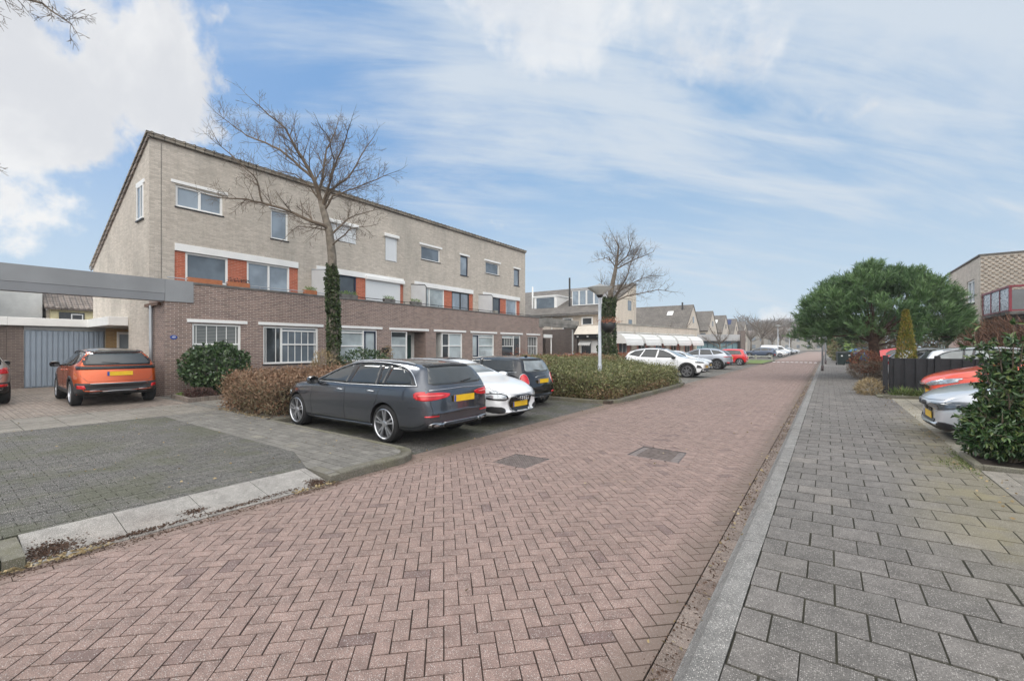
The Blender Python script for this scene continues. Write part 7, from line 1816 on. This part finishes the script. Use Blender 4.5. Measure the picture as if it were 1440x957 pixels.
car(S, 'crossover', 'champagne coloured crossover cut by the left edge of the picture', 'car', 'cars on the driveway', (-19.85, .66, .1), math.pi)
def evspec(name, paint_, **k):
    S = suv_spec(paint_, name, xf=1.43, xr=-1.42, r=.36, rimf=.74, rimmat='rimdark', spokes=6,
      top=[(2.34, .66), (2.33, .80), (2.2, .92), (1.7, 1.0), (1.25, 1.05), (1.0, 1.12), (.5, 1.40), (.1, 1.56), (-.4, 1.62), (-1.0, 1.60), (-1.5, 1.53), (-1.8, 1.44), (-1.95, 1.34), (-2.15, 1.12), (-2.24, 1.03), (-2.30, .85), (-2.35, .62), (-2.34, .5)],
      belt=[(2.34, .62), (2.1, .86), (1.4, .98), (.9, 1.02), (-1.3, 1.08), (-2.0, 1.06), (-2.25, .95), (-2.35, .6)], bot=[(2.34, .38), (2.2, .26), (1.6, .24), (-1.8, .25), (-2.15, .3), (-2.34, .40)],
      plan=[(2.34, .64), (2.26, .78), (2.05, .87), (1.4, .92), (-1.4, .92), (-1.95, .89), (-2.22, .82), (-2.35, .70)],
      win=[[(.92, 1.06), (.45, 1.33), (.10, 1.47), (-.12, 1.51), (-.18, 1.065)], [(-.20, 1.515), (-.9, 1.50), (-1.12, 1.09), (-.26, 1.07)], [(-.97, 1.49), (-1.5, 1.42), (-1.85, 1.20), (-1.19, 1.10)]],
      side=[(sm([(1.85, .86), (2.15, .82), (2.30, .78), (2.26, .88), (2.0, .93)], 1), 'lampdark', 'headlight', .007)],
      front=[([(-.66, 1.12), (.66, 1.12), (.54, 1.44), (.40, 1.50), (-.40, 1.50), (-.54, 1.44)], 'c_glass_light', 'windscreen', .005), ([(-.75, .30), (.75, .30), (.70, .50), (-.70, .50)], 'clad', 'bumper', .008)],
      endpair_f=[(sm([(.45, .80), (.85, .78), (.86, .88), (.6, .88)], 1), 'lampdark', 'headlight', .008), ([(.68, .52), (.84, .54), (.82, .70), (.74, .66)], 'clad', 'air_intake', .008)], plate_f=.58)
    S['side'] = S['side']+clads(S); S.update(k); return S
S = evspec('ev', 'p_white'); S['extra'] = lambda t, bvh, S: roof_patch('blackgloss', .1, -1.9, .60)(t, bvh, S)
car(S, 'crossover', 'white crossover with black wheel arches facing the road beyond the green hedge', 'car', 'cars in the far left parking bays', (-7.55, 25.25, 0), R(0))
S = hatch_spec('p_white', 'hatch2'); car(S, 'hatchback', 'small white hatchback facing the road between the white crossover and the silver one', 'car', 'cars in the far left parking bays', (-8.35, 31.4, 0), R(0))
S = evspec('ev2', 'p_grey2'); S['rear'] = S['rear'][:2]+[([(-.88, .92), (.88, .92), (.86, .97), (-.86, .97)], 'tail', 'light_bar', .009), ([(-.84, .32), (.84, .32), (.86, .55), (-.86, .55)], 'clad', 'bumper', .009)]
S['top'] = [(a, b_-.06*(1 if b_ > 1.2 else 0)) for a, b_ in S['top']]; S['win'] = [[(a, b_-.055 if b_ > 1.2 else b_) for a, b_ in w] for w in S['win']]
car(S, 'crossover', 'silver grey crossover parked tail to the road beside the red car', 'car', 'cars in the far left parking bays', (-7.95, 35.2, 0), math.pi)
S = mini_spec('p_red', 'bubble'); S['chrome_r'] = S['chrome_r'][2:]; S['endpair_r'] = [(ell(.66, .74, .06, .09), 'tail', 'taillight', .012)]; S['rear'] = S['rear'][:1]
S['top'] = [(a, b_+(.06 if b_ > 1.2 else 0)) for a, b_ in S['top']]
car(S, 'small_hatchback', 'small rounded red car parked tail to the road before the grass strip', 'car', 'cars in the far left parking bays', (-7.65, 44.1, 0), math.pi)
S = suv_spec('p_blue', 'suvblue'); sb = car(S, 'suv', 'dark blue SUV side-on behind the grass strip', 'car', 'cars parked far down the left side', (-8.1, 73.5, 0), math.pi)
S = suv_spec('p_green', 'suvgreen'); car(S, 'suv', 'dark green SUV left of the dark blue one beyond the grass strip', 'car', 'cars parked far down the left side', (-14.2, 66.5, 0), math.pi)
far = [('p_white', 'hatchback', 80., 'first white car behind the dark blue SUV'), ('p_white', 'hatchback', 84., 'second white car behind the dark blue SUV'), ('p_blue', 'hatchback', 88., 'blue-grey hatchback before the white van'), ('p_mini', 'hatchback', 101., 'dark car just past the white van'), ('p_grey2', 'hatchback', 107., 'light grey car past the white van'), ('p_mini', 'hatchback', 114, 'dark car near the end of the row'), ('p_white', 'hatchback', 122, 'last white car of the row at the street end')]
protos = {}
for pt_, nm, y, lab in far:
    if pt_ not in protos:
        S = hatch_spec(pt_, 'far'+pt_); S['gaps'] = []; S['gaps_r'] = []; S['gaps_f'] = []; o = car(S, nm, lab, 'car', 'cars parked far down the left side', (-7.3, y, 0), 0.); protos[pt_] = o
    else: o = copy_tree(protos[pt_]); o.location = (-7.3, y, 0); o['label'] = lab
S = suv_spec('p_white', 'van'); S.update(top=[(2.5, .7), (2.48, .9), (2.3, 1.05), (1.9, 1.15), (1.5, 1.4), (1.1, 1.75), (.8, 1.88), (.2, 1.93), (-1., 1.95), (-2.0, 1.95), (-2.4, 1.92), (-2.48, 1.5), (-2.5, .9), (-2.5, .5)], belt=[(2.5, .65), (2.2, .98), (1.5, 1.08), (-2.3, 1.12), (-2.5, .9)],
    bot=[(2.5, .4), (2.3, .28), (-2.4, .3), (-2.5, .4)], plan=[(2.5, .75), (2.3, .9), (1.6, .95), (-2.3, .95), (-2.5, .88)], roofw=.80, xf=1.6, xr=-1.5, win=[[(1.5, 1.15), (1.1, 1.6), (.5, 1.65), (.5, 1.12)]], side=[], rear=[], chrome_r=[], gaps_r=[], endpair_r=[([(.80, .8), (.90, .8), (.90, 1.3), (.80, 1.3)], 'tail', 'taillight', .01)],
    front=[([(-.7, 1.25), (.7, 1.25), (.62, 1.75), (-.62, 1.75)], 'c_glass', 'windscreen', .006), (sm([(-.45, .5), (.45, .5), (.5, .75), (-.5, .75)], 1), 'black', 'grille', .007)])
car(S, 'van', 'white panel van in the row of cars far down the left side', 'van', 'cars parked far down the left side', (-7.9, 94.5, 0), 0.)
# right side
TL = R(-2.0)
def bmw_front(paint_):
    S = estate_spec(paint_, 'sedan'); S['front'] = [([(-.66, 1.06), (.66, 1.06), (.56, 1.33), (.42, 1.39), (-.42, 1.39), (-.56, 1.33)], 'c_glass_light', 'windscreen', .005), ([(-.46, .26), (.46, .26), (.40, .43), (-.40, .43)], 'black', 'lower_grille', .007)]
    S['endpair_f'] = [(sm([(.035, .54), (.27, .53), (.31, .62), (.26, .71), (.04, .70)], 1), 'black', 'grille', .010), (sm([(.33, .60), (.70, .585), (.86, .66), (.84, .715), (.36, .70)], 1), 'lampdark', 'headlight', .008), (sm([(.56, .27), (.82, .29), (.80, .42), (.58, .40)], 1), 'black', 'air_intake', .008)]
    S['chrome_f'] = []; S['side'] = [(sm([(1.98, .745), (2.15, .64), (2.40, .585), (2.40, .69), (2.2, .745)], 1), 'lampdark', 'headlight', .007)]
    S['gaps_f'] = [[(-.80, .86), (-.70, .76), (-.3, .735), (.3, .735), (.70, .76), (.80, .86)]]; S['plate_f'] = .47; S['bowf'] = .20
    S['plan'] = [(2.47, .70), (2.42, .80), (2.28, .875), (1.9, .91)]+[p for p in S['plan'] if p[0] < 1.7]
    S['top'] = [(2.47, .62), (2.45, .735), (2.34, .835), (2.0, .925), (1.5, .99), (1.08, 1.03), (.86, 1.08)]+[p for p in S['top'] if p[0] < .8]
    S['belt'] = [(2.47, .60), (2.3, .78), (1.6, .93), (1.0, .965)]+[p for p in S['belt'] if p[0] < .9]; return S
S = bmw_front('p_silver'); car(S, 'saloon_car', 'silver car with twin grilles nosing out beside the evergreen shrub', 'car', 'cars parked on the right', (3.79, 10.30, zR(2.0)-.03), math.pi+R(1), -TL)
S = hatch_spec('p_coral', 'clio', endpair_f=[(sm([(.30, .64), (.55, .62), (.80, .70), (.84, .80), (.56, .74)], 1), 'lampclear', 'headlight', .008), (sm([(.46, .30), (.68, .28), (.80, .33), (.80, .40), (.52, .38)], 1), 'black', 'air_intake', .007)])
S['side'][0] = (sm([(1.42, .82), (1.75, .70), (2.06, .62), (2.02, .72), (1.75, .80)], 1), 'lampclear', 'headlight', .006)
S['front'] = [S['front'][0], (sm([(-.32, .52), (.32, .52), (.30, .66), (-.30, .66)], 1), 'blackgloss', 'grille', .007), (sm([(-.5, .26), (.5, .26), (.5, .42), (-.5, .42)], 1), 'black', 'lower_grille', .007)]
S['chrome_f'] = [[(-.30, .67), (0, .64), (.30, .67)]]; S['top'] = [(a, b_+(.06 if a > .5 else .03)) for a, b_ in S['top']]; S['belt'] = [(a, b_+(.06 if a > .5 else .0)) for a, b_ in S['belt']]
car(S, 'hatchback', 'bright red hatchback nosing out between the silver car and the black fence', 'car', 'cars parked on the right', (4.0, 14.75, zR(2.4)), math.pi, -TL)
S = estate_spec('p_silver', 'estate2', gl='c_glass_mid'); S['extra'] = lambda t, bvh, S: rails(t, bvh, S, .2, -1.75, .62, 'galv', .03)
car(S, 'estate_car', 'silver estate car side-on behind the black fence', 'car', 'cars parked on the right', (5.05, 21.75, zR(4.2)), 0., -TL*-1)
S = hatch_spec('p_silver', 'hatch3'); car(S, 'hatchback', 'silver hatchback with dark red tail lamp between the pine trunk and the fence post', 'car', 'cars parked on the right', (4.15, 25.9, zR(3.6)), 0., TL)
S = hatch_spec('p_red', 'hatch4'); car(S, 'hatchback', 'red hatchback behind the pine trunk', 'car', 'cars parked on the right', (4.2, 35.5, zR(3)), 0., TL)
S = hatch_spec('p_sky', 'hatch5'); car(S, 'hatchback', 'bright blue car behind the wheelie bins', 'car', 'cars parked on the right', (3.2, 49.0, zR(3)), 0., TL)
for m_ in list(bpy.data.meshes):
    if m_.users == 0: bpy.data.meshes.remove(m_)


# ------------------------------------------------------------ thin haze over the whole street
b = MB(); b.box(-75, 60, -25, 262, -1.2, 22); hz = b.build('haze', None); hz.data.materials.clear()
hm_ = bpy.data.materials.new('haze'); hm_.use_nodes = True; tr_ = hm_.node_tree; tr_.nodes.clear(); ho = tr_.nodes.new('ShaderNodeOutputMaterial'); hv_ = tr_.nodes.new('ShaderNodeVolumePrincipled')
hv_.inputs['Density'].default_value = .0007; hv_.inputs['Color'].default_value = (.93, .96, 1, 1); hv_.inputs['Anisotropy'].default_value = .0
tr_.links.new(hv_.outputs[0], ho.inputs['Volume']); hz.data.materials.append(hm_); hz['kind'] = 'stuff'
